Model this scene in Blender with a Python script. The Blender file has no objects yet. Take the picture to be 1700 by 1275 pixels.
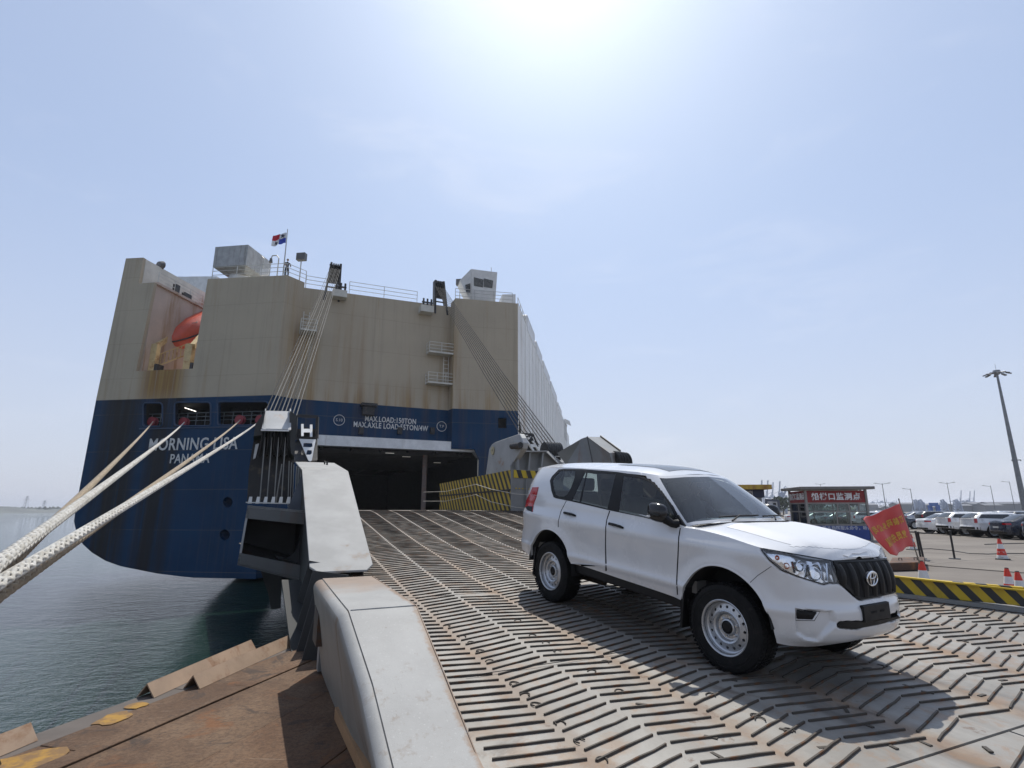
import bpy, bmesh, math, random
from math import sin, cos, tan, pi, radians, degrees, sqrt, atan2, exp, floor
from mathutils import Vector as V, Matrix, geometry, Euler
from mathutils.bvhtree import BVHTree

random.seed(11)
scene = bpy.context.scene
COL = scene.collection

# ------------------------------------------------------------------ camera
FPX, HOR = 900.0, 846.0                      # focal length and horizon row, for a 1700 px wide picture
PITCH = math.atan((HOR - 637.5) / FPX)
cd = bpy.data.cameras.new('camera')
cam = bpy.data.objects.new('camera', cd)
COL.objects.link(cam)
cd.sensor_width = 36.0
cd.lens = 36.0 * FPX / 1700.0
cd.clip_start, cd.clip_end = 0.05, 9000.0
cam.location = (0, 0, 0)                     # eye height is z = 0; the quay lies at -1.72
cam.rotation_euler = (pi / 2 + PITCH, 0, 0)
scene.camera = cam

# ------------------------------------------------------------------ sky, sun, exposure
SUN_EL, SUN_AZ = radians(57.0), radians(6.5)   # azimuth clockwise from +Y
world = bpy.data.worlds.new('World')
scene.world = world
world.use_nodes = True
wn, wl = world.node_tree.nodes, world.node_tree.links
bg = wn['Background']
sky = wn.new('ShaderNodeTexSky')
sky.sky_type = 'NISHITA'
sky.sun_disc = False
sky.sun_elevation = SUN_EL
sky.sun_rotation = SUN_AZ
sky.altitude = 0
sky.air_density = 1.0
sky.dust_density = 1.6
sky.ozone_density = 1.5
# thin high cloud wisps over the whole dome
wt = wn.new('ShaderNodeTexCoord')
wm = wn.new('ShaderNodeMapping')
wm.inputs['Scale'].default_value = (1.4, 1.4, 5.0)
wm.inputs['Rotation'].default_value = (0.25, 0.35, 0.4)
wl.new(wt.outputs['Generated'], wm.inputs['Vector'])
cn = wn.new('ShaderNodeTexNoise')
cn.inputs['Scale'].default_value = 2.3
cn.inputs['Detail'].default_value = 9.0
cn.inputs['Roughness'].default_value = 0.62
cn.inputs['Distortion'].default_value = 0.5
wl.new(wm.outputs['Vector'], cn.inputs['Vector'])
cr = wn.new('ShaderNodeMapRange')
cr.interpolation_type = 'SMOOTHSTEP'
cr.inputs['From Min'].default_value = 0.52
cr.inputs['From Max'].default_value = 0.82
cr.inputs['To Max'].default_value = 0.16
wl.new(cn.outputs['Fac'], cr.inputs['Value'])
hs = wn.new('ShaderNodeHueSaturation')
hs.inputs['Saturation'].default_value = 1.0
tn = wn.new('ShaderNodeMix')                  # cool cast of the sea air
tn.data_type = 'RGBA'
tn.blend_type = 'MULTIPLY'
tn.inputs[0].default_value = 1.0
tn.inputs[7].default_value = (.84, 1.0, 1.08, 1)
wl.new(sky.outputs['Color'], tn.inputs[6])
wl.new(tn.outputs[2], hs.inputs['Color'])
# pale sea haze that thickens towards the horizon all the way round
sx = wn.new('ShaderNodeSeparateXYZ')
wl.new(wt.outputs['Generated'], sx.inputs[0])
hz = wn.new('ShaderNodeMapRange')
hz.interpolation_type = 'SMOOTHSTEP'
hz.inputs['From Min'].default_value = 0.55
hz.inputs['From Max'].default_value = -0.05
hz.inputs['To Min'].default_value = 0.50
hz.inputs['To Max'].default_value = 0.85
wl.new(sx.outputs['Z'], hz.inputs['Value'])
hm = wn.new('ShaderNodeMix')
hm.data_type = 'RGBA'
wl.new(hz.outputs['Result'], hm.inputs[0])
wl.new(hs.outputs['Color'], hm.inputs[6])
hc_ = wn.new('ShaderNodeMix')                 # veil colour: paler and greyer low down
hc_.data_type = 'RGBA'
wl.new(hz.outputs['Result'], hc_.inputs[0])
hc_.inputs[6].default_value = (4.9, 6.5, 10.0, 1)
hc_.inputs[7].default_value = (6.0, 6.0, 6.6, 1)
wl.new(hc_.outputs[2], hm.inputs[7])
cm = wn.new('ShaderNodeMix')
cm.data_type = 'RGBA'
wl.new(cr.outputs['Result'], cm.inputs[0])
wl.new(hm.outputs[2], cm.inputs[6])
cm.inputs[7].default_value = (9.0, 9.0, 9.6, 1)
wl.new(cm.outputs[2], bg.inputs['Color'])
bg.inputs['Strength'].default_value = 0.115

sd = bpy.data.lights.new('sun', 'SUN')
sun = bpy.data.objects.new('sun', sd)
COL.objects.link(sun)
sd.energy = 4.6
sd.angle = radians(0.55)
sd.color = (1.0, 0.955, 0.88)
sdir = V((sin(SUN_AZ) * cos(SUN_EL), cos(SUN_AZ) * cos(SUN_EL), sin(SUN_EL)))
sun.rotation_euler = sdir.to_track_quat('Z', 'Y').to_euler()
sun.location = sdir * 60

vs = scene.view_settings
vs.view_transform = 'Standard'
vs.look = 'None'
vs.gamma = 1.0
vs.use_curve_mapping = False
vs.exposure = 0.0
scene.cycles.volume_bounces = 0
scene.cycles.max_bounces = 10
scene.cycles.transparent_max_bounces = 16
scene.cycles.use_adaptive_sampling = True
scene.cycles.use_denoising = True

# ------------------------------------------------------------------ measuring the place from the photograph
CF = V((0, cos(PITCH), sin(PITCH)))
CU = V((0, -sin(PITCH), cos(PITCH)))
def ray(x, y):
    return V((1, 0, 0)) * ((x - 850) / FPX) + CF - CU * ((y - 637.5) / FPX)
def on_z(x, y, z):
    d = ray(x, y)
    return d * (z / d.z)
def az(a):
    return V((sin(radians(a)), cos(radians(a)), 0))
def on_wall(x, y, p0, dv):                   # upright plane through p0 along dv
    n = V((dv.y, -dv.x, 0))
    d = ray(x, y)
    return d * (n.dot(p0) / n.dot(d))
def at_depth(x, y, dist):                    # horizontal distance along +Y
    d = ray(x, y)
    return d * (dist / d.y)

# ------------------------------------------------------------------ mesh helpers
class MB:
    def __init__(s):
        s.v, s.f, s.sm = [], [], []
    def add(s, vs, fs, smooth=False):
        o = len(s.v)
        s.v += [V(p) for p in vs]
        s.f += [tuple(i + o for i in f) for f in fs]
        s.sm += [smooth] * len(fs)
        return s
    def hexa(s, p):                          # 8 corners: bottom loop then top loop
        return s.add(p, [(3, 2, 1, 0), (4, 5, 6, 7), (0, 1, 5, 4), (1, 2, 6, 5), (2, 3, 7, 6), (3, 0, 4, 7)])
    def box(s, x0, y0, z0, x1, y1, z1):
        return s.hexa([(x0, y0, z0), (x1, y0, z0), (x1, y1, z0), (x0, y1, z0), (x0, y0, z1), (x1, y0, z1), (x1, y1, z1), (x0, y1, z1)])
    def bar(s, a, b, w, h, up=V((0, 0, 1))):  # rectangular bar from a to b
        a, b = V(a), V(b)
        d = (b - a).normalized()
        x = d.cross(up)
        if x.length < 1e-4:
            x = d.cross(V((0, 1, 0)))
        x.normalize()
        z = x.cross(d)
        x, z = x * (w / 2), z * (h / 2)
        return s.hexa([a - x - z, a + x - z, b + x - z, b - x - z, a - x + z, a + x + z, b + x + z, b - x + z])
    def tube(s, pts, r, n=8, caps=True, smooth=True):
        pts = [V(p) for p in pts]
        rs = r if isinstance(r, (list, tuple)) else [r] * len(pts)
        vs, fs = [], []
        ref = None
        for i, p in enumerate(pts):
            d = (pts[min(i + 1, len(pts) - 1)] - pts[max(i - 1, 0)]).normalized()
            if ref is None:
                ref = d.orthogonal().normalized()
            ref = (ref - d * ref.dot(d))
            if ref.length < 1e-5:
                ref = d.orthogonal()
            ref.normalize()
            q = d.cross(ref)
            for k in range(n):
                a = 2 * pi * k / n
                vs.append(p + (ref * cos(a) + q * sin(a)) * rs[i])
        for i in range(len(pts) - 1):
            for k in range(n):
                a, b = i * n + k, i * n + (k + 1) % n
                fs.append((a, b, b + n, a + n))
        s.add(vs, fs, smooth)
        if caps:
            m = (len(pts) - 1) * n
            s.add([vs[k] for k in range(n)], [tuple(range(n - 1, -1, -1))])
            s.add([vs[m + k] for k in range(n)], [tuple(range(n))])
        return s
    def lathe(s, prof, n=32, axis='z', org=(0, 0, 0), smooth=True, flip=False):
        org = V(org)                          # prof: (radius, height)
        vs, fs = [], []
        for r, h in prof:
            for k in range(n):
                a = 2 * pi * k / n
                c, d = r * cos(a), r * sin(a)
                p = (c, d, h) if axis == 'z' else ((c, h, d) if axis == 'y' else (h, c, d))
                vs.append(org + V(p))
        for i in range(len(prof) - 1):
            for k in range(n):
                a, b = i * n + k, i * n + (k + 1) % n
                fs.append((a, b, b + n, a + n) if not flip else (a, a + n, b + n, b))
        return s.add(vs, fs, smooth)
    def prism(s, poly, a, b):                 # poly: 3D points (planar), swept from +a to +b vectors
        n = len(poly)
        a, b = V(a), V(b)
        s.add([V(p) + a for p in poly] + [V(p) + b for p in poly],
              [tuple(range(n - 1, -1, -1)), tuple(range(n, 2 * n))] + [(i, (i + 1) % n, n + (i + 1) % n, n + i) for i in range(n)])
        return s
    def quad(s, *p):
        return s.add(p, [tuple(range(len(p)))])
    def build(s, name, mat, parent=None, world=False, bevel=0, seg=2, fix=True, angle=35):
        me = bpy.data.meshes.new(name)
        vs = s.v
        if world and parent is not None:
            inv = pmat(parent).inverted()
            vs = [inv @ p for p in vs]
        me.from_pydata([tuple(p) for p in vs], [], s.f)
        me.polygons.foreach_set('use_smooth', s.sm)
        for m in (mat if isinstance(mat, (list, tuple)) else [mat]):
            me.materials.append(m)
        if fix:
            bm = bmesh.new()
            bm.from_mesh(me)
            bmesh.ops.remove_doubles(bm, verts=bm.verts, dist=1e-5)
            bmesh.ops.recalc_face_normals(bm, faces=bm.faces)
            bm.to_mesh(me)
            bm.free()
        me.update()
        o = bpy.data.objects.new(name, me)
        COL.objects.link(o)
        if parent is not None:
            o.parent = parent
        if any(s.sm):
            try:
                me.set_sharp_from_angle(angle=radians(angle))
            except Exception:
                pass
        if bevel:
            md = o.modifiers.new('edge', 'BEVEL')
            md.width = bevel
            md.segments = seg
            md.limit_method = 'ANGLE'
            md.angle_limit = radians(40)
            md.harden_normals = False
        return o

PM = {}
def pmat(o):
    if o.name in PM:
        return PM[o.name]
    m = Matrix.Translation(o.location) @ o.rotation_euler.to_matrix().to_4x4()
    return (pmat(o.parent) @ m) if o.parent else m
def thing(name, label, cat, loc=(0, 0, 0), rot=(0, 0, 0), group=None):
    o = bpy.data.objects.new(name, None)
    o.empty_display_size = 0.2
    COL.objects.link(o)
    o.location = loc
    o.rotation_euler = rot if isinstance(rot, (tuple, list)) else (0, 0, rot)
    return tag(o, label, cat, group)
def tag(o, label, cat, group=None, kind=None):
    o['label'] = label
    o['category'] = cat
    if group:
        o['group'] = group
    if kind:
        o['kind'] = kind
    return o
def setting(o, kind='structure', label=None):
    o['kind'] = kind
    if label:
        o['label'] = label
    return o
def copy_tree(o, loc=None, rot=None, parent=None):
    c = o.copy()
    COL.objects.link(c)
    if parent is not None:
        c.parent = parent
    for ch in list(o.children):
        copy_tree(ch, parent=c)
    if loc is not None:
        c.location = loc
    if rot is not None:
        c.rotation_euler = (0, 0, rot)
    return c

def fill(poly, holes=(), step=None):
    """triangulate a 2D polygon with holes; returns points, triangles"""
    pts, edges, faces = [], [], []
    def loop(p):
        q = []
        n = len(p)
        for i in range(n):
            a, b = V(p[i]), V(p[(i + 1) % n])
            k = max(1, int((b - a).length / step)) if step else 1
            q += [a + (b - a) * j / k for j in range(k)]
        o = len(pts)
        pts.extend(q)
        edges.extend([(o + i, o + (i + 1) % len(q)) for i in range(len(q))])
        return q
    outer = loop(poly)
    hl = [loop(h) for h in holes]
    def inside(p, L):
        r = False
        j = len(L) - 1
        for i in range(len(L)):
            a, b = L[i], L[j]
            if (a.y > p.y) != (b.y > p.y) and p.x < (b.x - a.x) * (p.y - a.y) / (b.y - a.y) + a.x:
                r = not r
            j = i
        return r
    if step:
        x0, x1 = min(p.x for p in outer), max(p.x for p in outer)
        y0, y1 = min(p.y for p in outer), max(p.y for p in outer)
        nx, ny = int((x1 - x0) / step), int((y1 - y0) / step)
        allp = list(pts)
        for i in range(1, nx + 1):
            for j in range(1, ny + 1):
                q = V((x0 + (i - .5) * (x1 - x0) / max(nx, 1), y0 + (j - .5) * (y1 - y0) / max(ny, 1)))
                if inside(q, outer) and not any(inside(q, h) for h in hl):
                    if min((q - e).length_squared for e in allp) > (step * .45) ** 2:
                        pts.append(q)
    r = geometry.delaunay_2d_cdt(pts, edges, [], 0, 1e-6)
    vo, fo = r[0], r[2]
    out = []
    for f in fo:
        c = sum((vo[i] for i in f), V((0, 0))) / len(f)
        if inside(c, outer) and not any(inside(c, h) for h in hl):
            out.append(tuple(f))
    return vo, out

def panel(mb, p0, dv, poly, holes=(), depth=0.2, step=None):
    """upright plate: poly in (along dv, z); holes cut right through; thickness goes away from the viewer's side"""
    n = V((-dv.y, dv.x, 0))
    if n.y < 0:
        n = -n
    vo, fo = fill([V(p) for p in poly], [[V(q) for q in h] for h in holes], step)
    P = lambda q, o=0.0: V((p0.x, p0.y, 0)) + dv * q[0] + V((0, 0, q[1])) + n * o
    mb.add([P(q) for q in vo], fo)
    mb.add([P(q, depth) for q in vo], [f[::-1] for f in fo])
    for L in [poly] + list(holes):
        L = [V(q) for q in L]
        k = len(L)
        mb.add([P(q) for q in L] + [P(q, depth) for q in L], [(i, (i + 1) % k, k + (i + 1) % k, k + i) for i in range(k)])
    return mb

def text(body, size, mat, parent, origin, xdir, updir, name='lettering', depth=0.004, align='CENTER', bold=0.0, shear=0.0, space=1.0, sx=1.0):
    cu = bpy.data.curves.new(name, 'FONT')
    cu.body = body
    cu.size = size
    cu.extrude = depth
    cu.offset = bold
    cu.shear = shear
    cu.space_character = space
    cu.align_x = align
    cu.align_y = 'CENTER'
    cu.resolution_u = 3
    tmp = bpy.data.objects.new(name, cu)
    COL.objects.link(tmp)
    dg = bpy.context.evaluated_depsgraph_get()
    me = bpy.data.meshes.new_from_object(tmp.evaluated_get(dg))
    bpy.data.objects.remove(tmp)
    me.materials.clear()
    me.materials.append(mat)
    o = bpy.data.objects.new(name, me)
    COL.objects.link(o)
    x = V(xdir).normalized()
    y = V(updir)
    z = x.cross(y).normalized()
    y = z.cross(x)
    m = Matrix((x * sx, y, z)).transposed().to_4x4()
    m.translation = V(origin)
    if parent is not None:
        o.parent = parent
        m = pmat(parent).inverted() @ m
    o.matrix_basis = m
    return o

# ------------------------------------------------------------------ materials
class NT:
    def __init__(s, name):
        s.m = bpy.data.materials.new(name)
        s.m.use_nodes = True
        s.n, s.l = s.m.node_tree.nodes, s.m.node_tree.links
        s.b = s.n['Principled BSDF']
        s._c = None
    def put(s, sock, val):
        if hasattr(val, 'is_output'):
            s.l.new(val, sock)
        elif isinstance(val, (tuple, list)) and len(val) == 3 and sock.type == 'RGBA':
            sock.default_value = (*val, 1)
        else:
            sock.default_value = val
    def co(s, kind='Object'):
        if s._c is None:
            s._c = s.n.new('ShaderNodeTexCoord')
        return s._c.outputs[kind]
    def mapv(s, vec, scale=(1, 1, 1), loc=(0, 0, 0), rot=(0, 0, 0)):
        m = s.n.new('ShaderNodeMapping')
        s.l.new(vec, m.inputs['Vector'])
        m.inputs['Scale'].default_value = scale
        m.inputs['Location'].default_value = loc
        m.inputs['Rotation'].default_value = rot
        return m.outputs[0]
    def noise(s, vec, scale=5, detail=4, rough=.55, dist=0):
        t = s.n.new('ShaderNodeTexNoise')
        s.l.new(vec, t.inputs['Vector'])
        t.inputs['Scale'].default_value = scale
        t.inputs['Detail'].default_value = detail
        t.inputs['Roughness'].default_value = rough
        t.inputs['Distortion'].default_value = dist
        return t.outputs['Fac']
    def step(s, v, a, b, lo=0.0, hi=1.0):
        m = s.n.new('ShaderNodeMapRange')
        m.interpolation_type = 'SMOOTHSTEP'
        s.put(m.inputs['Value'], v)
        m.inputs['From Min'].default_value = a
        m.inputs['From Max'].default_value = b
        m.inputs['To Min'].default_value = lo
        m.inputs['To Max'].default_value = hi
        return m.outputs['Result']
    def mth(s, op, a, b=0.0, c=0.0):
        m = s.n.new('ShaderNodeMath')
        m.operation = op
        s.put(m.inputs[0], a)
        s.put(m.inputs[1], b)
        s.put(m.inputs[2], c)
        return m.outputs[0]
    def mix(s, f, a, b):
        m = s.n.new('ShaderNodeMix')
        m.data_type = 'RGBA'
        s.put(m.inputs[0], f)
        s.put(m.inputs[6], a)
        s.put(m.inputs[7], b)
        return m.outputs[2]
    def xyz(s, vec):
        m = s.n.new('ShaderNodeSeparateXYZ')
        s.l.new(vec, m.inputs[0])
        return m.outputs
    def bump(s, h, strength=.3, dist=.01, normal=None):
        m = s.n.new('ShaderNodeBump')
        s.put(m.inputs['Height'], h)
        m.inputs['Strength'].default_value = strength
        m.inputs['Distance'].default_value = dist
        if normal is not None:
            s.l.new(normal, m.inputs['Normal'])
        return m.outputs[0]
    def set(s, **k):
        names = dict(col='Base Color', rough='Roughness', metal='Metallic', normal='Normal', coat='Coat Weight', coatr='Coat Roughness',
                     spec='Specular IOR Level', emit='Emission Color', emits='Emission Strength', alpha='Alpha', trans='Transmission Weight', ior='IOR', sheen='Sheen Weight')
        for q, v in k.items():
            s.put(s.b.inputs[names[q]], v)
        return s.m

MATS = {}
def plain(name, col, rough=.5, metal=0.0, var=.12, vs=2.0, bump=0.0, bs=60, dirt=0.0, dirtcol=(.12, .09, .06), spec=.5, coat=0.0, streak=False):
    """one colour with a little tone variation, dirt and grain"""
    if name in MATS:
        return MATS[name]
    t = NT(name)
    c = t.co()
    n1 = t.noise(c, vs, 5, .6)
    dk = tuple(x * (1 - var * 1.6) for x in col)
    lt = tuple(min(1, x * (1 + var)) for x in col)
    colr = t.mix(t.step(n1, .3, .7), dk, lt)
    if dirt:
        cc = t.mapv(c, (1, 1, .12)) if streak else c
        d = t.step(t.noise(cc, vs * 2.3, 7, .68), .56 - dirt * .2, .80 - dirt * .15)
        colr = t.mix(t.mth('MULTIPLY', d, min(1, .4 + dirt)), colr, dirtcol)
    kw = dict(col=colr, rough=t.step(t.noise(c, vs * 4, 3), .2, .8, max(.02, rough - .08), min(1, rough + .08)), metal=metal, spec=spec)
    if coat:
        kw['coat'] = coat
        kw['coatr'] = .04
    if bump:
        kw['normal'] = t.bump(t.noise(c, bs, 3, .6), .5, bump)
    MATS[name] = t.set(**kw)
    return MATS[name]

def rusty(name, col, rust=.5, rough=.45, scale=1.2, rustcol=(.26, .11, .035), rust2=(.09, .04, .02), streak=False, bump=.0008, metal=0.0, spec=.4):
    """painted steel with rust blooms"""
    if name in MATS:
        return MATS[name]
    t = NT(name)
    c = t.co()
    cc = t.mapv(c, (1, 1, .15)) if streak else c
    base = t.mix(t.step(t.noise(c, scale * 1.7, 5, .6), .3, .72), tuple(x * .86 for x in col), tuple(min(1, x * 1.07) for x in col))
    n = t.noise(cc, scale * 1.3, 9, .68, .2)
    m1 = t.step(n, .66 - rust * .22, .80 - rust * .18)
    m2 = t.step(t.noise(c, scale * 9, 6, .7), .55, .72)
    colr = t.mix(t.mth('MULTIPLY', m1, .75), base, rustcol)
    colr = t.mix(t.mth('MULTIPLY', t.mth('MULTIPLY', m1, m2), .8), colr, rust2)
    rg = t.mix(m1, (rough,) * 3, (.8,) * 3)
    MATS[name] = t.set(col=colr, rough=rg, metal=metal, spec=spec, normal=t.bump(t.noise(c, 45, 5, .6), .4, bump))
    return MATS[name]

def emis(name, col, s):
    if name not in MATS:
        t = NT(name)
        MATS[name] = t.set(col=col, emit=col, emits=s)
    return MATS[name]

def glassy(name, tint=(.75, .8, .78), refl=1.0, rough=.0, dust=0.0):
    """thin window pane: tinted see-through plus mirror by Fresnel"""
    if name in MATS:
        return MATS[name]
    t = NT(name)
    out = t.n['Material Output']
    tr = t.n.new('ShaderNodeBsdfTransparent')
    tr.inputs[0].default_value = (*tint, 1)
    gl = t.n.new('ShaderNodeBsdfGlossy')
    gl.inputs['Roughness'].default_value = rough
    fr = t.n.new('ShaderNodeFresnel')
    fr.inputs[0].default_value = 1.52
    k = t.mth('MULTIPLY', fr.outputs[0], refl)
    mx = t.n.new('ShaderNodeMixShader')
    t.l.new(k, mx.inputs[0])
    t.l.new(tr.outputs[0], mx.inputs[1])
    t.l.new(gl.outputs[0], mx.inputs[2])
    if dust:
        df = t.n.new('ShaderNodeBsdfDiffuse')
        df.inputs[0].default_value = (.5, .52, .52, 1)
        m2 = t.n.new('ShaderNodeMixShader')
        m2.inputs[0].default_value = dust
        t.l.new(mx.outputs[0], m2.inputs[1])
        t.l.new(df.outputs[0], m2.inputs[2])
        mx = m2
    t.l.new(mx.outputs[0], out.inputs['Surface'])
    MATS[name] = t.m
    return t.m

def stripes(name, a, b, width, slant, rough=.5, axis=(1, 0, 1)):
    """diagonal hazard stripes painted over a surface, worn"""
    t = NT(name)
    c = t.xyz(t.co())
    v = t.mth('ADD', c[0], t.mth('MULTIPLY', c[2], slant))
    fr = t.mth('FRACT', t.mth('DIVIDE', v, width))
    m = t.step(fr, .5, .515)
    m = t.mth('SUBTRACT', m, t.step(fr, .985, 1.0))
    wear = t.step(t.noise(t.co(), 6, 8, .7), .58, .78)
    dirt = t.step(t.noise(t.mapv(t.co(), (1, 1, .2)), 3, 6, .65), .45, .75)
    col = t.mix(m, a, b)
    col = t.mix(t.mth('MULTIPLY', dirt, .45), col, (.05, .04, .03))
    col = t.mix(t.mth('MULTIPLY', wear, .35), col, (.16, .09, .05))
    return t.set(col=col, rough=rough, normal=t.bump(t.noise(t.co(), 40, 4), .3, .001))
# ================================================================== setting
WATER_Z, QUAY_Z = -4.95, -1.72
t = NT('sea_water')
c = t.co('Object')
w1 = t.noise(t.mapv(c, (1, 1.6, 1), rot=(0, 0, .5)), .55, 3, .55, .6)
w2 = t.noise(t.mapv(c, (1, 1.5, 1), rot=(0, 0, .2)), 2.3, 4, .6, .5)
w3 = t.noise(t.mapv(c, (1, 1.3, 1), rot=(0, 0, .9)), 8.0, 3, .6, .3)
w4 = t.noise(t.mapv(c, (1, 1.8, 1), rot=(0, 0, .35)), 20.0, 2, .6, .3)
hgt = t.mth('ADD', t.mth('MULTIPLY', w1, .10), t.mth('ADD', t.mth('MULTIPLY', w2, .08), t.mth('ADD', t.mth('MULTIPLY', w3, .040), t.mth('MULTIPLY', w4, .010))))
wn_ = t.bump(hgt, .8, 1.0)
t.set(col=(.010, .028, .020), rough=.03, normal=wn_, spec=.5, ior=1.333)
M_water = t.m
m = MB().quad((-3500, -300, WATER_Z), (900, -300, WATER_Z), (900, 5000, WATER_Z), (-3500, 5000, WATER_Z))
setting(m.build('sea', M_water))

# concrete quay
EDGE = V((-2.94, 7.75, 0))
EA, EB = az(15), az(105)
def Q(a, b, z=QUAY_Z):
    p = EDGE + EA * a + EB * b
    return V((p.x, p.y, z))
t = NT('quay_concrete')
c = t.co()
n1 = t.noise(c, .22, 8, .62, .4)
n2 = t.noise(c, 2.5, 8, .65)
n3 = t.noise(t.mapv(c, (1, .14, 1), rot=(0, 0, .75)), .8, 6, .62)
col = t.mix(t.step(n1, .3, .72), (.118, .100, .083), (.175, .153, .128))
col = t.mix(t.mth('MULTIPLY', t.step(n2, .52, .75), .4), col, (.11, .088, .07))
col = t.mix(t.mth('MULTIPLY', t.step(n3, .56, .7), .45), col, (.08, .07, .06))
t.set(col=col, rough=.85, normal=t.bump(t.noise(c, 60, 6, .7), .5, .004))
M_conc = t.m
m = MB()
g = [Q(-60, 0), Q(420, 0), V((2600, 2500, QUAY_Z)), V((2600, -100, QUAY_Z))]
g2 = [V((p.x, p.y, -6.5)) for p in g]
m.hexa([V((p.x, p.y, -7)) for p in g[::-1]] + [V((p.x, p.y, QUAY_Z - .02)) for p in g[::-1]])
ground = setting(m.build('quay_ground', M_conc))
# cast slabs of the vehicle yard: pieces with recessed joints
slab = None
SA, SB = az(60), az(150)
k = 0
for i in range(-2, 12):
    for j in range(-4, 8):
        ctr = V((12, 14, 0)) + SA * (i * 6.0) + SB * (j * 6.0)
        tt = (ctr).dot(az(65)); ss = ctr.dot(az(-25))
        if ctr.y < 4 or (tt < 17.5 and ss < 24):
            continue
        if slab is None:
            mm = MB().box(-2.985, -2.985, 0, 2.985, 2.985, .02)
            slab = mm.build('slab', M_conc, ground)
            o = slab
        else:
            o = slab.copy()
            COL.objects.link(o)
        o.location = (ctr.x, ctr.y, QUAY_Z - .0205 + random.uniform(0, .004))
        o.rotation_euler = (0, 0, radians(30) + pi * random.randint(0, 1))

# rust brown steel apron along the quay edge
t = NT('apron_steel')
c = t.co()
oi = t.n.new('ShaderNodeObjectInfo').outputs['Random']
n1 = t.noise(c, 1.1, 9, .66, .3)
n2 = t.noise(t.mapv(c, (3, .5, 1)), 2.0, 8, .7)
col = t.mix(t.step(n1, .32, .68), (.085, .048, .028), (.165, .105, .064))
col = t.mix(t.mth('MULTIPLY', t.step(n2, .5, .72), .55), col, (.19, .135, .09))
col = t.mix(t.mth('MULTIPLY', t.step(t.noise(c, 4, 9, .75), .58, .7), .7), col, (.05, .03, .02))
col = t.mix(t.mth('MULTIPLY', t.step(t.noise(c, 14, 4, .8), .70, .74), .5), col, (.34, .29, .24))
col = t.mix(t.mth('MULTIPLY', oi, .28), col, (.14, .065, .03))
fine = t.noise(c, 34, 8, .78)
col = t.mix(t.mth('MULTIPLY', t.step(fine, .42, .62), .55), col, (.045, .027, .018))
scr = t.noise(t.mapv(c, (1.2, 14, 1), rot=(0, 0, .35)), 2.2, 7, .75)
col = t.mix(t.mth('MULTIPLY', t.step(scr, .60, .68), .55), col, (.26, .20, .15))
blot = t.noise(c, 2.6, 9, .74, .8)
col = t.mix(t.mth('MULTIPLY', t.step(blot, .54, .64), .75), col, (.042, .032, .027))
col = t.mix(t.mth('MULTIPLY', t.step(t.noise(c, 1.7, 8, .7, .5), .55, .66), .6), col, (.17, .066, .022))
t.set(col=col, rough=.82, spec=.25, normal=t.bump(t.mth('ADD', fine, t.mth('MULTIPLY', blot, 2.0)), .8, .008))
M_apron = t.m
M_yellow_worn = rusty('worn_yellow_paint', (.30, .165, .025), 1.15, .8, 5.5, (.13, .075, .04))
M_edge = rusty('quay_edge_strip', (.10, .085, .075), .5, .85, 2.0, (.18, .09, .05))
rows = [(0.0, .26), (.262, .62), (.63, .80), (.808, 1.62), (1.628, 2.5), (2.508, 3.6)]
apron = setting(MB().add([Q(-9, 0, QUAY_Z - .012), Q(14, 0, QUAY_Z - .012), Q(14, 3.6, QUAY_Z - .012), Q(-9, 3.6, QUAY_Z - .012)], [(0, 1, 2, 3)]).build('quay_apron', plain('apron_gap', (.03, .022, .018), .9)))
for ri, (b0, b1) in enumerate(rows):
    a = -9.0 + random.uniform(0, 1)
    while a < 13.5:
        ln = random.uniform(3.0, 6.5)
        h = QUAY_Z + random.uniform(0, .007) + (.012 if ri == 2 else 0)
        p = [Q(a, b0, QUAY_Z - .012), Q(a + ln, b0, QUAY_Z - .012), Q(a + ln, b1, QUAY_Z - .012), Q(a, b1, QUAY_Z - .012)]
        q = [V((x.x, x.y, h + random.uniform(-.003, .003))) for x in p]
        o = MB().hexa(p[::-1] + q[::-1]).build('steel_plate', M_edge if ri == 0 else M_apron, apron, world=True, bevel=.004, seg=1)
        a += ln + random.uniform(.003, .007)
for px, py, w, l in ((226, 1171, .13, .10), (190, 1192, .17, .16), (55, 1262, .30, .20)):
    p = on_z(px, py, QUAY_Z + .012)
    n = 14
    m = MB()
    ring = []
    for i in range(n):
        a = 2 * pi * i / n
        rr = 1 + random.uniform(-.22, .18)
        q = p + EA * (cos(a) * l * rr) + EB * (sin(a) * w * .7 * rr)
        ring.append(V((q.x, q.y, QUAY_Z + .0125)))
    m.add(ring + [V((q.x, q.y, QUAY_Z + .009)) for q in ring], [tuple(range(n))] + [(i, (i + 1) % n, n + (i + 1) % n, n + i) for i in range(n)])
    m.build('paint_patch', M_yellow_worn, apron)

# rusty angle irons welded along the quay edge
M_angle = rusty('angle_iron_rust', (.30, .21, .14), .75, .6, 2.2, (.20, .10, .05))
def angle_iron(pa, pb, label, h=.12):
    a, b = on_z(*pa, QUAY_Z + .008), on_z(*pb, QUAY_Z + .008)
    d = (b - a).normalized()
    x = d.cross(V((0, 0, 1))).normalized()
    th = .012
    m = MB()
    for sgn in (-1, 1):
        top = V((0, 0, h))
        off = x * (sgn * h * .75)
        inn = x * (-sgn * th)
        m.hexa([a + off, a + off + inn * 1.2, b + off + inn * 1.2, b + off, a + top + x * (sgn * .001), a + top - V((0, 0, th * 1.4)) + x * (sgn * .001), b + top - V((0, 0, th * 1.4)) + x * (sgn * .001), b + top + x * (sgn * .001)])
    o = m.build('angle_iron', M_angle)
    tag(o, label, 'steel bar', 'angle irons on the quay edge')
angle_iron((241, 1158), (415, 1079), 'long rusty angle iron lying along the quay edge beside the open water')
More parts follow.
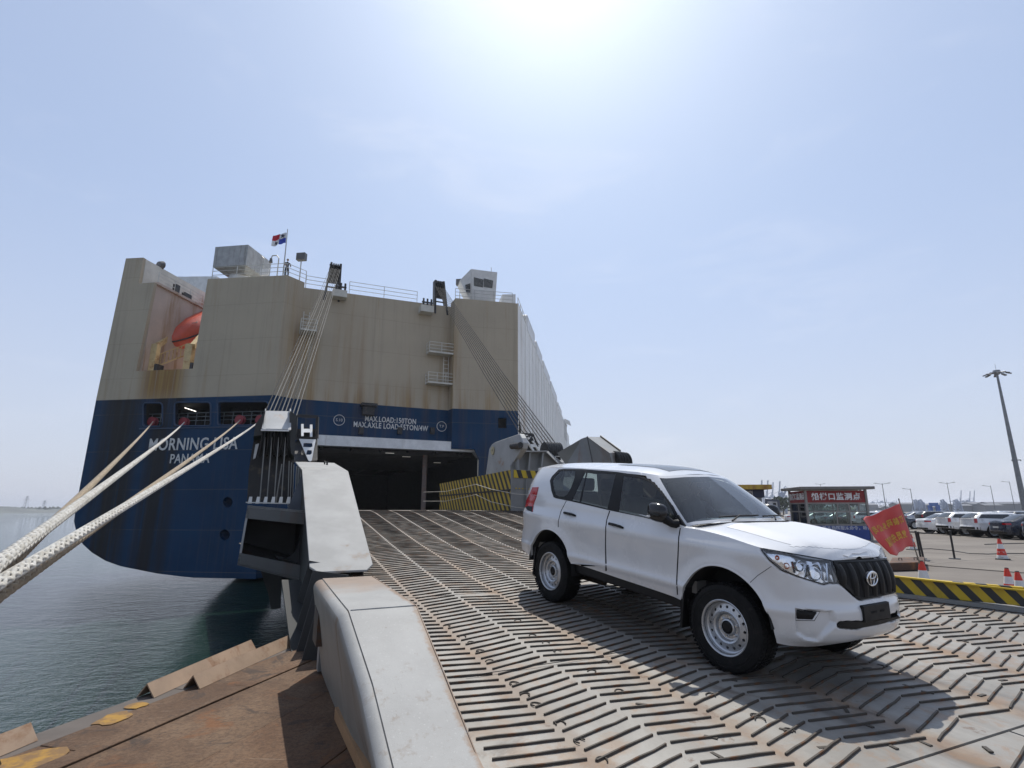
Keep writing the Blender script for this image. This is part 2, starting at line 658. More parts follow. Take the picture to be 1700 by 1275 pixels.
angle_iron((318, 1143), (520, 1052), 'rusty angle iron running in behind the longer bar and into the ramp shadow')
angle_iron((-60, 1272), (46, 1228), 'short pale angle iron on the quay edge below the mooring ropes')

# far shore over the water: low land and tree line
M_far = plain('far_land', (.11, .12, .11), .9, var=.3, vs=.01)
m = MB()
rs = random.Random(5)
prev = None
N = 120
pts = []
for i in range(N + 1):
    a = -62 + 52 * i / N
    d = 1150 + 120 * sin(i * .11)
    p = az(a) * d
    h = WATER_Z + 8 + 2.2 * sin(i * .21) + 1.5 * sin(i * .57 + 1) + rs.uniform(0, 1.4)
    pts.append((p, h, az(a)))
vs_, fs_ = [], []
for p, h, dr in pts:
    vs_ += [V((p.x, p.y, WATER_Z - .5)), V((p.x, p.y, WATER_Z + 1.2)) + dr * 14, V((p.x, p.y, 0)) + dr * 90 + V((0, 0, h)), V((p.x, p.y, WATER_Z)) + dr * 500]
for i in range(N):
    for k in range(3):
        a = i * 4 + k
        fs_.append((a, a + 4, a + 5, a + 1))
setting(m.add(vs_, fs_, True).build('far_shore', M_far))
m = MB()
for i in range(900):
    a = -62 + 52 * rs.random()
    d = 1190 + 60 * rs.random()
    p = az(a) * d
    z0 = WATER_Z + 3
    r = rs.uniform(2, 5)
    hh = rs.uniform(3, 7.5)
    n = 5
    ring = [V((p.x + r * cos(2 * pi * k / n + i), p.y + r * sin(2 * pi * k / n + i), z0 + hh * .55)) for k in range(n)]
    m.add(ring + [V((p.x, p.y, z0 + hh)), V((p.x, p.y, z0))], [(k, (k + 1) % n, n) for k in range(n)] + [((k + 1) % n, k, n + 1) for k in range(n)])
setting(m.build('far_trees', plain('far_tree_leaf', (.05, .065, .045), .9)), 'stuff')
for a, h in ((-36.5, 30), (-41.2, 34), (-40.1, 24)):
    p = az(a) * 1210
    m = MB()
    b = V((p.x, p.y, WATER_Z + 3))
    h *= .7
    for sx, sy in ((-1, -1), (1, -1), (1, 1), (-1, 1)):
        m.bar(b + V((sx * 3, sy * 3, 0)), b + V((sx * .4, sy * .4, h)), .35, .35)
    for q in range(3):
        m.bar(b + V((-5 + q, 0, h * (.75 + .1 * q))), b + V((5 - q, 0, h * (.75 + .1 * q))), .4, .4)
    for q in range(5):
        f0, f1 = q / 5, (q + 1) / 5
        w0, w1 = 3 - 2.6 * f0, 3 - 2.6 * f1
        m.bar(b + V((-w0, -w0, h * f0)), b + V((w1, -w1, h * f1)), .25, .25)
        m.bar(b + V((w0, -w0, h * f0)), b + V((-w1, -w1, h * f1)), .25, .25)
    tag(m.build('power_pylon', plain('pylon_steel', (.35, .36, .38), .6)), {30: 'faint lattice power pylon on the far shore, closest to the ship', 34: 'tallest faint power pylon on the far shore, nearest the left edge', 24: 'smallest faint power pylon standing between the two others on the far shore'}[round(h / .7)], 'pylon', 'pylons on the far shore')
# ================================================================== the car carrier
SA_T, SA_M, SA_R, SA_S = 98, 66, 78, 9.2     # plan directions: transom, door wall, right block, ship side
C1 = V((-18.0, 40.15, 0))
dT, dM, dR, dS = az(SA_T), az(SA_M), az(SA_R), az(SA_S)
C2 = V((-17.05, 41.56, 0))
C3 = V((-5.226, 46.823, 0))
C4 = V((.324, 48.0, 0))
def TA(x, y):
    p = on_wall(x, y, C1, dT); return ((p - C1).dot(dT), p.z)
def MA(x, y):
    p = on_wall(x, y, C2, dM); return ((p - C2).dot(dM), p.z)
def RA(x, y):
    p = on_wall(x, y, C3, dR); return ((p - C3).dot(dR), p.z)
fwdn = V((-dT.y, dT.x, 0))                    # into the ship
ship = thing('car_carrier', 'huge cream and blue car carrier ship with stained stern and its stern door open', 'ship', (-8.5, 38.0, WATER_Z), (0, 0, 0))

# --- paint
def hull_paint(name, split, cream, blue):
    t = NT(name)
    c = t.co()
    x, y, z = t.xyz(c)[0], t.xyz(c)[1], t.xyz(c)[2]
    z = t.mth('ADD', z, WATER_Z)
    isb = t.step(z, split + .02, split - .02)
    st = t.noise(t.mapv(c, (1, 1, .045)), 1.4, 9, .66)            # long vertical runs
    st2 = t.noise(t.mapv(c, (1, 1, .02)), 4.0, 6, .6)
    big = t.noise(c, .25, 6, .6)
    cr = t.mix(t.step(big, .3, .7), tuple(v * .90 for v in cream), cream)
    # plate seams, level strakes
    seam = t.mth('FRACT', t.mth('DIVIDE', z, 2.9))
    sm = t.mth('SUBTRACT', 1.0, t.step(t.mth('ABSOLUTE', t.mth('SUBTRACT', seam, .5)), .004, .012))
    bl = t.mix(t.step(big, .3, .7), tuple(v * .75 for v in blue), blue)
    col = t.mix(isb, cr, bl)
    col = t.mix(t.mth('MULTIPLY', sm, .25), col, (.2, .17, .12))
    def band(cx, w):
        return t.step(t.mth('ABSOLUTE', t.mth('SUBTRACT', x, cx)), w, w * .35)
    X0 = ship.location.x
    bay = band(-27.5 - X0, 2.6)                                   # below the lifeboat bay
    rz = t.mth('MULTIPLY', t.step(z, 11.7, 11.0), t.step(z, 6.5, 9.5))
    m_bay = t.mth('MULTIPLY', t.mth('MULTIPLY', bay, rz), t.step(st2, .18, .46))
    corner = t.mth('MAXIMUM', t.mth('MAXIMUM', band(-16.6 - X0, 1.5), band(-5.5 - X0, 1.3)), t.mth('MULTIPLY', band(-13.5 - X0, 2.0), .5))
    m_cor = t.mth('MULTIPLY', t.mth('MULTIPLY', corner, t.step(st, .38, .68)), t.step(z, 18.6, 12))
    low = t.mth('MULTIPLY', t.mth('MULTIPLY', t.step(z, 11.5, 8.6), t.step(st, .42, .66)), t.step(x, -18.5 - X0, -17 - X0))
    m_gen = t.mth('MULTIPLY', t.step(st, .54, .74), .55)
    mr = t.mth('MAXIMUM', t.mth('MAXIMUM', m_bay, t.mth('MULTIPLY', m_cor, .8)), t.mth('MAXIMUM', m_gen, t.mth('MULTIPLY', low, .7)))
    ocol = t.mix(t.step(st2, .35, .65), (.20, .09, .02), (.36, .22, .06))
    col = t.mix(t.mth('MULTIPLY', mr, t.mth('SUBTRACT', .85, t.mth('MULTIPLY', isb, .70))), col, ocol)
    dark = t.mth('MAXIMUM', t.mth('MULTIPLY', band(-30.5 - X0, 2.4), 1.0), t.mth('MULTIPLY', band(-26.6 - X0, 1.9), .95))
    dk = t.mth('MULTIPLY', t.mth('MULTIPLY', t.mth('MULTIPLY', dark, isb), t.step(st, .25, .55)), .88)
    col = t.mix(dk, col, (.02, .017, .012))
    # faint run stains everywhere
    col = t.mix(t.mth('MULTIPLY', t.step(st2, .5, .8), .22), col, (.10, .085, .06))
    wob = t.noise(t.mapv(c, (.5, .5, .35)), 1.0, 2, .5)
    return t.set(col=col, spec=.16, rough=t.mth('ADD', .55, t.mth('MULTIPLY', mr, .4)), normal=t.bump(wob, .35, .06))
M_hull = hull_paint('hull_paint', 8.45, (.445, .378, .278), (.005, .040, .100))
M_side = hull_paint('hull_side_lit_paint', 4.5, (.85, .84, .80), (.012, .055, .15))  # side white lifted in the colour, standing in for sunlight along it
M_cream = rusty('cream_paint', (.60, .575, .50), .35, .5, .7, (.30, .17, .06), streak=True)
M_white = rusty('ship_white_paint', (.72, .72, .70), .25, .45, .9, (.30, .17, .07), streak=True)
M_bay = plain('bay_wall_warm_lit', (.50, .40, .33), .6, var=.1, vs=.4, dirt=.5, dirtcol=(.30, .17, .07), streak=True)  # tint warmed for light reflected inside the bay, under dirt streaks
M_davit = rusty('davit_yellow_paint', (.58, .44, .22), .7, .5, 1.5, (.30, .14, .04))
M_black = plain('black_steel', (.02, .02, .021), .55, dirt=.3)
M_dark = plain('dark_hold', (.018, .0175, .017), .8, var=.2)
M_rail = plain('rail_paint', (.50, .50, .47), .5)
M_red = plain('roller_red', (.26, .02, .03), .5)
M_orange = plain('lifeboat_red', (.62, .10, .05), .38, var=.06)
M_lamp = emis('lit_tube', (1, .97, .9), 2.2)
M_letter = rusty('white_letter_paint', (.62, .62, .60), .55, .5, 2.0, (.22, .13, .06), streak=True)
M_wire = plain('wire_rope', (.16, .155, .15), .45, metal=.5)
M_glassdark = plain('cab_glass', (.02, .024, .026), .08, spec=.8)

def rrect(f, x0, y0, x1, y1, r=5, n=4):
    """rounded opening given by photo corners, as wall coordinates"""
    out = []
    for cx, cy, a0 in ((x1 - r, y0 + r, -90), (x1 - r, y1 - r, 0), (x0 + r, y1 - r, 90), (x0 + r, y0 + r, 180)):
        for k in range(n + 1):
            a = radians(a0 + 90 * k / n)
            out.append(f(cx + r * cos(a), cy + r * sin(a)))
    return out
def circ(f, cx, cy, rx, ry, n=14):
    return [f(cx + rx * cos(2 * pi * k / n), cy + ry * sin(2 * pi * k / n)) for k in range(n)]

# --- transom, left of the door wall
TZ = -5.2
out_px = [(300, 957), (260, 952), (230, 946), (200, 940), (175, 931), (152, 917), (137, 903), (127, 885), (123, 866), (125, 848), (137, 783), (160, 661), (209, 429),
          (238, 427.5), (230, 470.5), (256.5, 468.7), (248, 510), (226, 616), (320, 612), (345, 463)]
poly = [(0.0, -4.75), (-5, -4.72)] + [TA(*p) for p in out_px] + [(0.0, TA(475, 457)[1])]
holes = [rrect(TA, 238, 669, 270, 708), rrect(TA, 290, 668, 350, 707), rrect(TA, 362, 667, 446, 706), circ(TA, 378, 834, 8, 9), circ(TA, 373, 888, 8.5, 9)]
panel(MB(), C1, dT, poly, holes, .3).build('transom', M_hull, ship, world=True)
# two round draught recesses
for cx, cy in ((378, 834), (373, 888)):
    m = MB()
    c_ = circ(TA, cx, cy, 8.5, 9.2)
    P = lambda q, o: C1 + dT * q[0] + V((0, 0, q[1])) + fwdn * o
    n = len(c_)
    m.add([P(q, .28) for q in c_] + [P(((q[0] - TA(cx, cy)[0]) * .6 + TA(cx, cy)[0], (q[1] - TA(cx, cy)[1]) * .6 + TA(cx, cy)[1]), .9) for q in c_], [(i, (i + 1) % n, n + (i + 1) % n, n + i) for i in range(n)] + [tuple(range(n, 2 * n))])
    m.build('round_recess', plain('recess_blue', (.012, .04, .10), .5), ship, world=True)
# block corner between transom and door wall, door wall, right block
d12 = (C2 - C1).normalized(); l12 = (C2 - C1).length
panel(MB(), C1, d12, [(0.002, -4.7), (l12, -4.7), (l12, 18.2), (0.002, 18.25)], (), .25).build('corner_wall', M_hull, ship, world=True)
top_m = 17.75
wm_end = MA(746, 600)[0]
door = [(2.0, -.6), (2.0, 5.0), (wm_end - .01, 5.0), (wm_end - .01, -.6)]
poly = [(0, -4.7), (1.95, -4.7), (1.95, 5.0), (wm_end, 5.0), (wm_end, 18.05), (0, top_m)]
panel(MB(), C2, dM, poly, (), .25).build('door_wall', M_hull, ship, world=True)
C3f = V((C3.x, C3.y, 0)) * .978
E3 = C2 + dM * wm_end
d3 = (C3f - E3).normalized(); l3 = (C3f - E3).length
panel(MB(), E3, d3, [(0, 5.0), (l3, 5.0), (l3, 18.5), (0, 18.4)], (), .2).build('block_return', M_hull, ship, world=True)
lR = (C4 - C3f).dot(dR)
C4 = C3f + dR * lR
aD = 2.35
poly = [(0, 5.0), (aD - .4, 5.0), (aD, 4.2), (aD, -4.7), (lR, -4.7), (lR, 18.5), (0, 18.55)]
ha = (lambda x, y: ((on_wall(x, y, C3f, dR) - C3f).dot(dR), on_wall(x, y, C3f, dR).z))
panel(MB(), C3f, dR, poly, [[ha(827, 694), ha(841, 694), ha(841, 711), ha(827, 711)]], .25).build('quarter_wall', M_hull, ship, world=True)
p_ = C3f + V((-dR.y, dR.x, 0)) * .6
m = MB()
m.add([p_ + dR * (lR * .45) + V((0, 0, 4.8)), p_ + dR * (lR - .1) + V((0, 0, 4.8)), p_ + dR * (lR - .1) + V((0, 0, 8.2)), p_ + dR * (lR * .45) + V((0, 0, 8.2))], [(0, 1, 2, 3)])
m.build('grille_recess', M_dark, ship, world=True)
# starboard side, with a sheer at the bow
L = 68.0
poly = [(0.0, -5.2), (150, -5.2), (158, 2), (150, 8), (118, 9), (118, 12.6), (L, 12.8), (L, 16.9), (0.0, 18.5)]
sp = C4
holes = [[(.45, 5.7), (1.7, 5.4), (1.7, 7.3), (.45, 8.0)]]
m = MB()
vo, fo = fill([V(q) for q in poly], [[V(q) for q in h] for h in holes])
sn = V((-dS.y, dS.x, 0))
if sn.x > 0: sn = -sn
S_ = lambda q, o: V((sp.x, sp.y, 0)) + dS * q[0] + V((0, 0, q[1])) + sn * o
for o_ in (0, .25):
    m.add([S_(q, o_) for q in vo], [f if not o_ else f[::-1] for f in fo])
m.build('ship_side', M_side, ship, world=True)
# ribs standing proud on the side plating, every frame
m = MB()
for i in range(22):
    a = 1.8 + i * 3.0
    if a < L:
        m.hexa([S_((a, 5.4), -.0), S_((a + .10, 5.4), 0), S_((a + .10, 5.4), -.05), S_((a, 5.4), -.05), S_((a, 16.7 + (L - a) / L * 1.6), 0), S_((a + .1, 16.7 + (L - a) / L * 1.6), 0), S_((a + .1, 16.7 + (L - a) / L * 1.6), -.05), S_((a, 16.7 + (L - a) / L * 1.6), -.05)])
m.build('side_frames', M_side, ship, world=True)['kind'] = 'stuff'
# port side and shell below
PL = C1 + dT * TA(160, 661)[0]
PL2 = C1 + dT * TA(209, 429)[0]
m = MB()
bl = [V((C1.x, C1.y, 0)) + dT * a + V((0, 0, z)) for a, z in [TA(*p) for p in out_px[:13]]]
m.add(bl + [p + dS * 150 for p in bl], [(i, i + 1, len(bl) + i + 1, len(bl) + i) for i in range(len(bl) - 1)], True)
m.build('port_side', M_hull, ship, world=True)
m = MB()
b0 = C1 + V((0, 0, -4.74)); b1 = C1 + dT * -5 + V((0, 0, -4.74))
m.quad(b0, b1, b1 + dS * 60 + V((0, 0, -2)), b0 + dS * 60 + V((0, 0, -2)))
m.build('counter_bottom', M_hull, ship, world=True)
# upper deck
m = MB()
dk = [C2 + fwdn * .3, E3 + fwdn * .3, C3f + fwdn * .3, C4 + sn * .3, C4 + dS * 66 + sn * .3, C1 + dT * -4.6 + dS * 80, C1 + dT * -4.6 + dS * .4, C1 + dS * .4]
dk = [V((p.x, p.y, 17.55)) for p in dk]
m.add(dk + [p + V((0, 0, -.25)) for p in dk], [tuple(range(8)), tuple(range(15, 7, -1))])
m.build('upper_deck', M_cream, ship, world=True)

# --- lifeboat bay
aL, zL = TA(248, 510)
aF, zF = TA(226, 616)
aR2, zR2 = TA(320, 612)
zTop = TA(256.5, 468.7)[1]
BL = lambda a, o, z: C1 + dT * a + fwdn * o + V((0, 0, z))
aIn = TA(249, 500)[0]
m = MB().hexa([BL(aIn - .5, .3, zF - .1), BL(aIn, .3, zF - .1), BL(aIn, 24, zF - .1), BL(aIn - .5, 24, zF - .1), BL(aIn - .5, .3, zTop - .05), BL(aIn, .3, zTop - .05), BL(aIn, 24, zTop - .05), BL(aIn - .5, 24, zTop - .05)])
m.build('bay_wall', M_bay, ship, world=True)
MB().hexa([BL(aIn - .6, .31, zTop - .049), BL(aIn + .2, .31, zTop - .049), BL(aIn + .2, 24, zTop - .049), BL(aIn - .6, 24, zTop - .049), BL(aIn - .6, .31, zTop + .15), BL(aIn + .2, .31, zTop + .15), BL(aIn + .2, 24, zTop + .15), BL(aIn - .6, 24, zTop + .15)]).build('bay_coaming', M_bay, ship, world=True)
MB().hexa([BL(aIn, .3, zF - .2), BL(aR2 + .1, .3, zF - .2), BL(aR2 + .1, 24, zF - .2), BL(aIn, 24, zF - .2), BL(aIn, .3, zF), BL(aR2 + .1, .3, zF), BL(aR2 + .1, 24, zF), BL(aIn, 24, zF)]).build('bay_floor', M_bay, ship, world=True)
MB().hexa([BL(aR2 + .2, .3, zF - .2), BL(aR2 + .5, .3, zF - .2), BL(aR2 + .5, 24, zF - .2), BL(aR2 + .2, 24, zF - .2), BL(aR2 + .2, .3, 18.3), BL(aR2 + .5, .3, 18.3), BL(aR2 + .5, 24, 18.3), BL(aR2 + .2, 24, 18.3)]).build('bay_inner_wall', M_bay, ship, world=True)
MB().hexa([BL(aIn - .5, 24, zF - .2), BL(aR2 + .5, 24, zF - .2), BL(aR2 + .5, 24.3, zF - .2), BL(aIn - .5, 24.3, zF - .2), BL(aIn - .5, 24, 17.5), BL(aR2 + .5, 24, 17.5), BL(aR2 + .5, 24.3, 17.5), BL(aIn - .5, 24.3, 17.5)]).build('bay_back_wall', M_bay, ship, world=True)
# side bulwark at the port corner, receding
aP = TA(238, 427.5)[0]
MB().hexa([BL(aP - 1.6, .3, 18.4), BL(aP, .3, 18.4), BL(aP, 9.5, 18.4), BL(aP - 1.6, 9.5, 18.4), BL(aP - 1.5, .3, 20.66), BL(aP, .3, 20.62), BL(aP, 9.5, 20.62), BL(aP - 1.5, 9.5, 20.66)]).build('port_bulwark', M_cream, ship, world=True)
# white houses on the port side deck beyond
for x0, y0, x1, y1, o, dp in ((288, 459, 313, 505, 19, 5), (313, 459, 352, 520, 15, 6)):
    P0 = C1 + fwdn * o
    a = on_wall(x0, y0, P0, dT); b = on_wall(x1, y1, P0, dT)
    q = [a, V((b.x, b.y, a.z - .2)), V((b.x, b.y, zTop)), V((a.x, a.y, zTop))]
    MB().prism(q, (0, 0, 0), fwdn * dp).build('deck_house', M_white, ship, world=True)
# railings: (points along the deck edge) -> posts and three rails each
def railing(pts, h=1.05, step=1.6, r=.028, name='railing', mat=None):
    m = MB()
    for i in range(len(pts) - 1):
        a, b = V(pts[i]), V(pts[i + 1])
        n = max(1, round((b - a).length / step))
        for k in range(n + 1):
            p = a + (b - a) * k / n
            m.bar(p, p + V((0, 0, h)), r * 1.5, r * 1.5, V((0, 1, 0)))
        for f in (.38, .7, 1.0):
            m.bar(a + V((0, 0, h * f)), b + V((0, 0, h * f)), r * 1.3, r * 1.3)
    return m.build(name, mat or M_rail, ship, world=True)
railing([BL(aIn - .1, .6, zTop + .15), BL(aIn - .1, 23, zTop + .15)], step=1.8)
# slide and davit posts
mt = lambda x, y, o: on_wall(x, y, C1 + fwdn * o, dT)
MB().bar(mt(257, 577, 1.0), mt(346, 508, 9.0), .34, .42).build('slide_rail', M_davit, ship, world=True)
MB().bar(mt(320, 575, 1.0), mt(376, 510, 9.0), .34, .42).build('slide_rail', M_davit, ship, world=True)
for x in (259, 317):
    a = mt(x, 572, 1.1)
    MB().bar(V((a.x, a.y, zF)), a, .55, .5, V((0, 1, 0))).build('davit_post', M_davit, ship, world=True)
    b = mt(x - 10, 602, .9)
    MB().prism([V((b.x, b.y, zF)), V((b.x, b.y, zF + .8)), V((b.x, b.y, zF + .8)) + dT * .7, V((b.x, b.y, zF)) + dT * .7], (0, 0, 0), fwdn * .7).build('winch_box', M_black, ship, world=True)
m = MB()
a, b = mt(252, 582, 1.5), mt(312, 556, 4.5)
m.bar(a, b, .12, .15)
a, b = mt(258, 609, 1.5), mt(312, 588, 3.5)
m.bar(a, b, .3, .12)
for k in range(9):
    p = a + (b - a) * (k / 8)
    m.bar(p, p + V((0, 0, 1.0)), .06, .06, V((0, 1, 0)))
m.bar(a + V((0, 0, 1.0)), b + V((0, 0, 1.0)), .07, .07)
m.build('bay_walkway', M_davit, ship, world=True)
# the lifeboat, nose down on its slide
lb = thing('lifeboat', 'red orange enclosed lifeboat hanging nose down in the cream stern bay', 'lifeboat', mt(338, 547, 6.6))
LBm = Matrix.Translation(lb.location) @ az(SA_S).to_track_quat('Y', 'Z').to_matrix().to_4x4() @ Matrix.Rotation(radians(33), 4, 'X') @ Matrix.Scale(1.0, 4)
m = MB()
prof = [(-4.4, .02, 0), (-4.2, .5, .02), (-3.5, 1.0, .05), (-2.0, 1.38, .1), (0, 1.5, .12), (2.2, 1.45, .12), (3.6, 1.25, .1), (4.2, .9, .05), (4.3, .02, 0)]
n = 18
vs_, fs_ = [], []
for y, r, o in prof:
    for k in range(n):
        a = 2 * pi * k / n
        zz = sin(a) * r * (1.05 if sin(a) > 0 else .95)
        vs_.append(LBm @ V((cos(a) * r, y, zz + o)))
for i in range(len(prof) - 1):
    for k in range(n):
        fs_.append((i * n + k, i * n + (k + 1) % n, (i + 1) * n + (k + 1) % n, (i + 1) * n + k))
m.add(vs_, fs_, True).build('boat_hull', M_orange, lb, world=True)
m = MB()
rim = [LBm @ V((cos(0) * r * 1.03 * sg, y, o)) for sg in (1,) for y, r, o in prof] + [LBm @ V((-r * 1.03, y, o)) for y, r, o in prof[::-1]]
m.tube(rim, .07, 5).build('rubbing_strake', M_black, lb, world=True)
for y in (-2.4, -1.0, .4, 1.8):
    MB().tube([LBm @ V((.95, y, 1.15)), LBm @ V((1.2, y + .35, 1.1)), LBm @ V((.95, y + .7, 1.15))], .03, 5).build('grab_line', M_black, lb, world=True)
m = MB()
m.tube([LBm @ V((0, -4.2, .5)), LBm @ V((0, -4.0, 1.1)), LBm @ V((0, -3.2, 1.2))], .035, 5)
m.build('grab_line', M_black, lb, world=True)
m = MB()
m.prism([LBm @ V(p) for p in ((-.7, 1.6, 1.3), (.7, 1.6, 1.3), (.6, 1.9, 2.1), (-.6, 1.9, 2.1))], (0, 0, 0), LBm.to_3x3() @ V((0, 1.8, 0)))
m.build('conning_tower', M_orange, lb, world=True)

# --- mooring deck behind the openings
a0, a1 = TA(232, 700)[0], -.2
z0, z1 = TA(290, 709)[1], TA(290, 664)[1]
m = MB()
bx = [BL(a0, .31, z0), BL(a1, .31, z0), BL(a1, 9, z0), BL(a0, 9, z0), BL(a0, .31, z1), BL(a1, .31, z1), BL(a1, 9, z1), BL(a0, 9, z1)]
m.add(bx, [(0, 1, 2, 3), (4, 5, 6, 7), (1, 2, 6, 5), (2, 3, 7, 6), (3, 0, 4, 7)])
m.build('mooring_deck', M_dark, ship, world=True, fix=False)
m = MB()
for f in (.28, .42, .56):
    m.bar(BL(a0 + .1, .7, z0 + (z1 - z0) * f), BL(a1 - .1, .7, z0 + (z1 - z0) * f), .05, .05)
for k in range(14):
    a = a0 + (a1 - a0) * (k + .5) / 14
    m.bar(BL(a, .7, z0), BL(a, .7, z0 + (z1 - z0) * .56), .05, .05, V((0, 1, 0)))
m.build('mooring_rail', plain('mooring_rail_paint', (.10, .12, .13), .5), ship, world=True)
m = MB()
for k in range(7):
    a = a0 + (a1 - a0) * (k + .3) / 7
    m.bar(BL(a, 3.5, z1 - .25), BL(a + .05, 8.9, z1 - .25), .25, .4)
    m.bar(BL(a, 6, z0), BL(a, 6, z1), .3, .3, V((0, 1, 0)))
m.build('deck_beams', M_dark, ship, world=True)
MB().bar(mt(307, 677, 2.6), mt(325, 683, 2.6), .09, .06).build('tube_light', M_lamp, ship, world=True)
ROPE_PX = [(252, 703), (304, 704), (397, 700), (431, 700)]
for i, (x, y) in enumerate(ROPE_PX):
    p = mt(x + 2, y - 3, .55)
    mb = MB()
    mb.lathe([(.02, -.18), (.36, -.18), (.36, -.12), (.25, -.08), (.25, .08), (.36, .12), (.36, .18), (.02, .18)], 18, 'y', (0, 0, 0))
    mb.v = [p + az(SA_T) * q.x + fwdn * q.y + V((0, 0, q.z)) for q in mb.v]
    mb.build('fairlead_roller', M_red, ship, world=True)
# frames round the mooring openings
for h in holes[:0]:
    pass
for x0, y0, x1, y1 in ((238, 669, 270, 708), (290, 668, 350, 707), (362, 667, 446, 706)):
    ring = rrect(TA, x0, y0, x1, y1)
    m = MB().tube([BL(a, -.02, z) for a, z in ring + ring[:1]], .06, 5)
    m.build('opening_rim', plain('rim_blue', (.01, .04, .10), .45), ship, world=True)
m = MB().bar(BL(TA(232, 709)[0], -.03, z0 - .08), BL(-.3, -.03, z0 - .08), .08, .08)
m.build('fender_strip', plain('rim_blue', (.01, .04, .10), .45), ship, world=True)

# --- ship's name and port
def on_T(x, y, o=-.04):
    p = on_wall(x, y, C1, dT); return p - fwdn * .03
text('MORNING LISA', 1.28, M_letter, ship, on_T(320, 738), dT, (0, 0, 1), 'ship_name', .012, bold=.018, space=1.06, sx=.80)
text('PANAMA', .98, M_letter, ship, on_T(315, 762), dT, (0, 0, 1), 'port_name', .012, bold=.012, space=1.05, sx=.80)
mn = V((-dM.y, dM.x, 0))
def on_M(x, y, o=.03):
    return on_wall(x, y, C2, dM) - mn * o
text('MAX.LOAD:150TON', .62, M_letter, ship, on_M(649, 698), dM, (0, 0, 1), 'load_mark', .012, bold=.012, space=1.08, sx=.72)
text('MAX.AXLE LOAD:55TON/4W', .62, M_letter, ship, on_M(650, 708.5), dM, (0, 0, 1), 'load_mark', .012, bold=.012, space=1.08, sx=.72)
for x, y, s in ((563, 697.5, 'S.10'), (733, 708, 'T.P')):
    p = on_M(x, y, .035)
    text(s, .32, M_letter, ship, p, dM, (0, 0, 1), 'mark_text', .008)
    ring = [p + dM * (.42 * cos(2 * pi * k / 20)) + V((0, 0, .42 * sin(2 * pi * k / 20))) for k in range(21)]
    MB().tube(ring, .03, 4, caps=False).build('round_mark', M_letter, ship, world=True)

# --- stern door: header, chamfered jamb, hold with deckhead beams and lamps
hd = MB()
oM = -mn * .9
t0, t1 = on_wall(526, 719, C2 + oM, dM), on_wall(794, 731, C2 + oM, dM)
hgt_ = .80
a, b = V((t0.x, t0.y, 0)), V((t1.x, t1.y, 0))
zt = 5.62
prof = [(a, zt), (b, zt), (b + dM * .55, zt - .9 - .4), (b + dM * .30, zt - .9 - .5), (b - dM * .25, zt - hgt_), (a, zt - hgt_)]
hd.prism([p + V((0, 0, z)) for p, z in prof], mn * 0, mn * .85)
hd.build('door_header', M_white, ship, world=True)
m = MB()
q = [a + V((0, 0, 4.9)), b + V((0, 0, 4.9)), b + mn * 40 + V((0, 0, 4.9)), a + mn * 40 + V((0, 0, 4.9))]
lo = lambda p, z: V((p.x, p.y, z))
aa, bb = a - dM * .6 + mn * .9, b + dM * .15 + mn * .5
far = 38
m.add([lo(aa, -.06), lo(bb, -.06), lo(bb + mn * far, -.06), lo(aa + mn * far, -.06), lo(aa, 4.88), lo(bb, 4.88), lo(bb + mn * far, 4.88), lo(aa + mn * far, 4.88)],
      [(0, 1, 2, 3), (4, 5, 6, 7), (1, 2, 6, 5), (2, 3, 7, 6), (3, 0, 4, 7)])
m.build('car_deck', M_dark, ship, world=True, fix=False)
m = MB()
for k in range(14):
    o = 1.5 + k * 1.5
    m.bar(lo(aa + mn * o, 4.7), lo(bb + mn * o, 4.7), .18, .34)
for k in range(6):
    p = aa + (bb - aa) * (k + .5) / 6
    m.bar(lo(p + mn * .5, 4.78), lo(p + mn * 30, 4.78), .2, .2)
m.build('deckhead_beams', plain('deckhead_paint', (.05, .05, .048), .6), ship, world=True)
for x, y in ((640, 752), (668, 758), (720, 768), (757, 774)):
    d = ray(x, y)
    p = d * (4.5 / d.z)
    if (p - C2).dot(mn) < 36:
        MB().bar(p, p + dM * .7, .06, .04).build('deck_lamp', emis('lit_lamp_warm', (1, .95, .85), .22), ship, world=True)
p = on_wall(703, 840, C2 + mn * 1.2, dM)
MB().bar(lo(p, -.05), lo(p, 4.6), .35, .4, V((0, 1, 0))).build('hold_pillar', rusty('pillar_paint', (.16, .12, .10), .6, .6, 2), ship, world=True)
for x in (506, 599, 663, 717, 773):
    p = on_M(x, 716, .15)
    MB().prism([p + dM * -.18 + V((0, 0, -.25)), p + dM * .18 + V((0, 0, -.25)), p + dM * .18 + V((0, 0, .3)), p + dM * -.18 + V((0, 0, .3))], mn * -.15, mn * .15).build('header_lug', M_black, ship, world=True)
p = on_M(611, 680, .3)
m = MB().prism([p + dM * -.65 + V((0, 0, .2)), p + dM * .62 + V((0, 0, .2)), p + dM * .62 + V((0, 0, .42)), p + dM * -.65 + V((0, 0, .42))], mn * -.5, mn * .3)
m.prism([p + dM * -.5 + V((0, 0, -.5)), p + dM * .45 + V((0, 0, -.5)), p + dM * .45 + V((0, 0, .2)), p + dM * -.5 + V((0, 0, .2))], mn * -.25, mn * .3)
m.build('flood_lamp_box', M_black, ship, world=True)

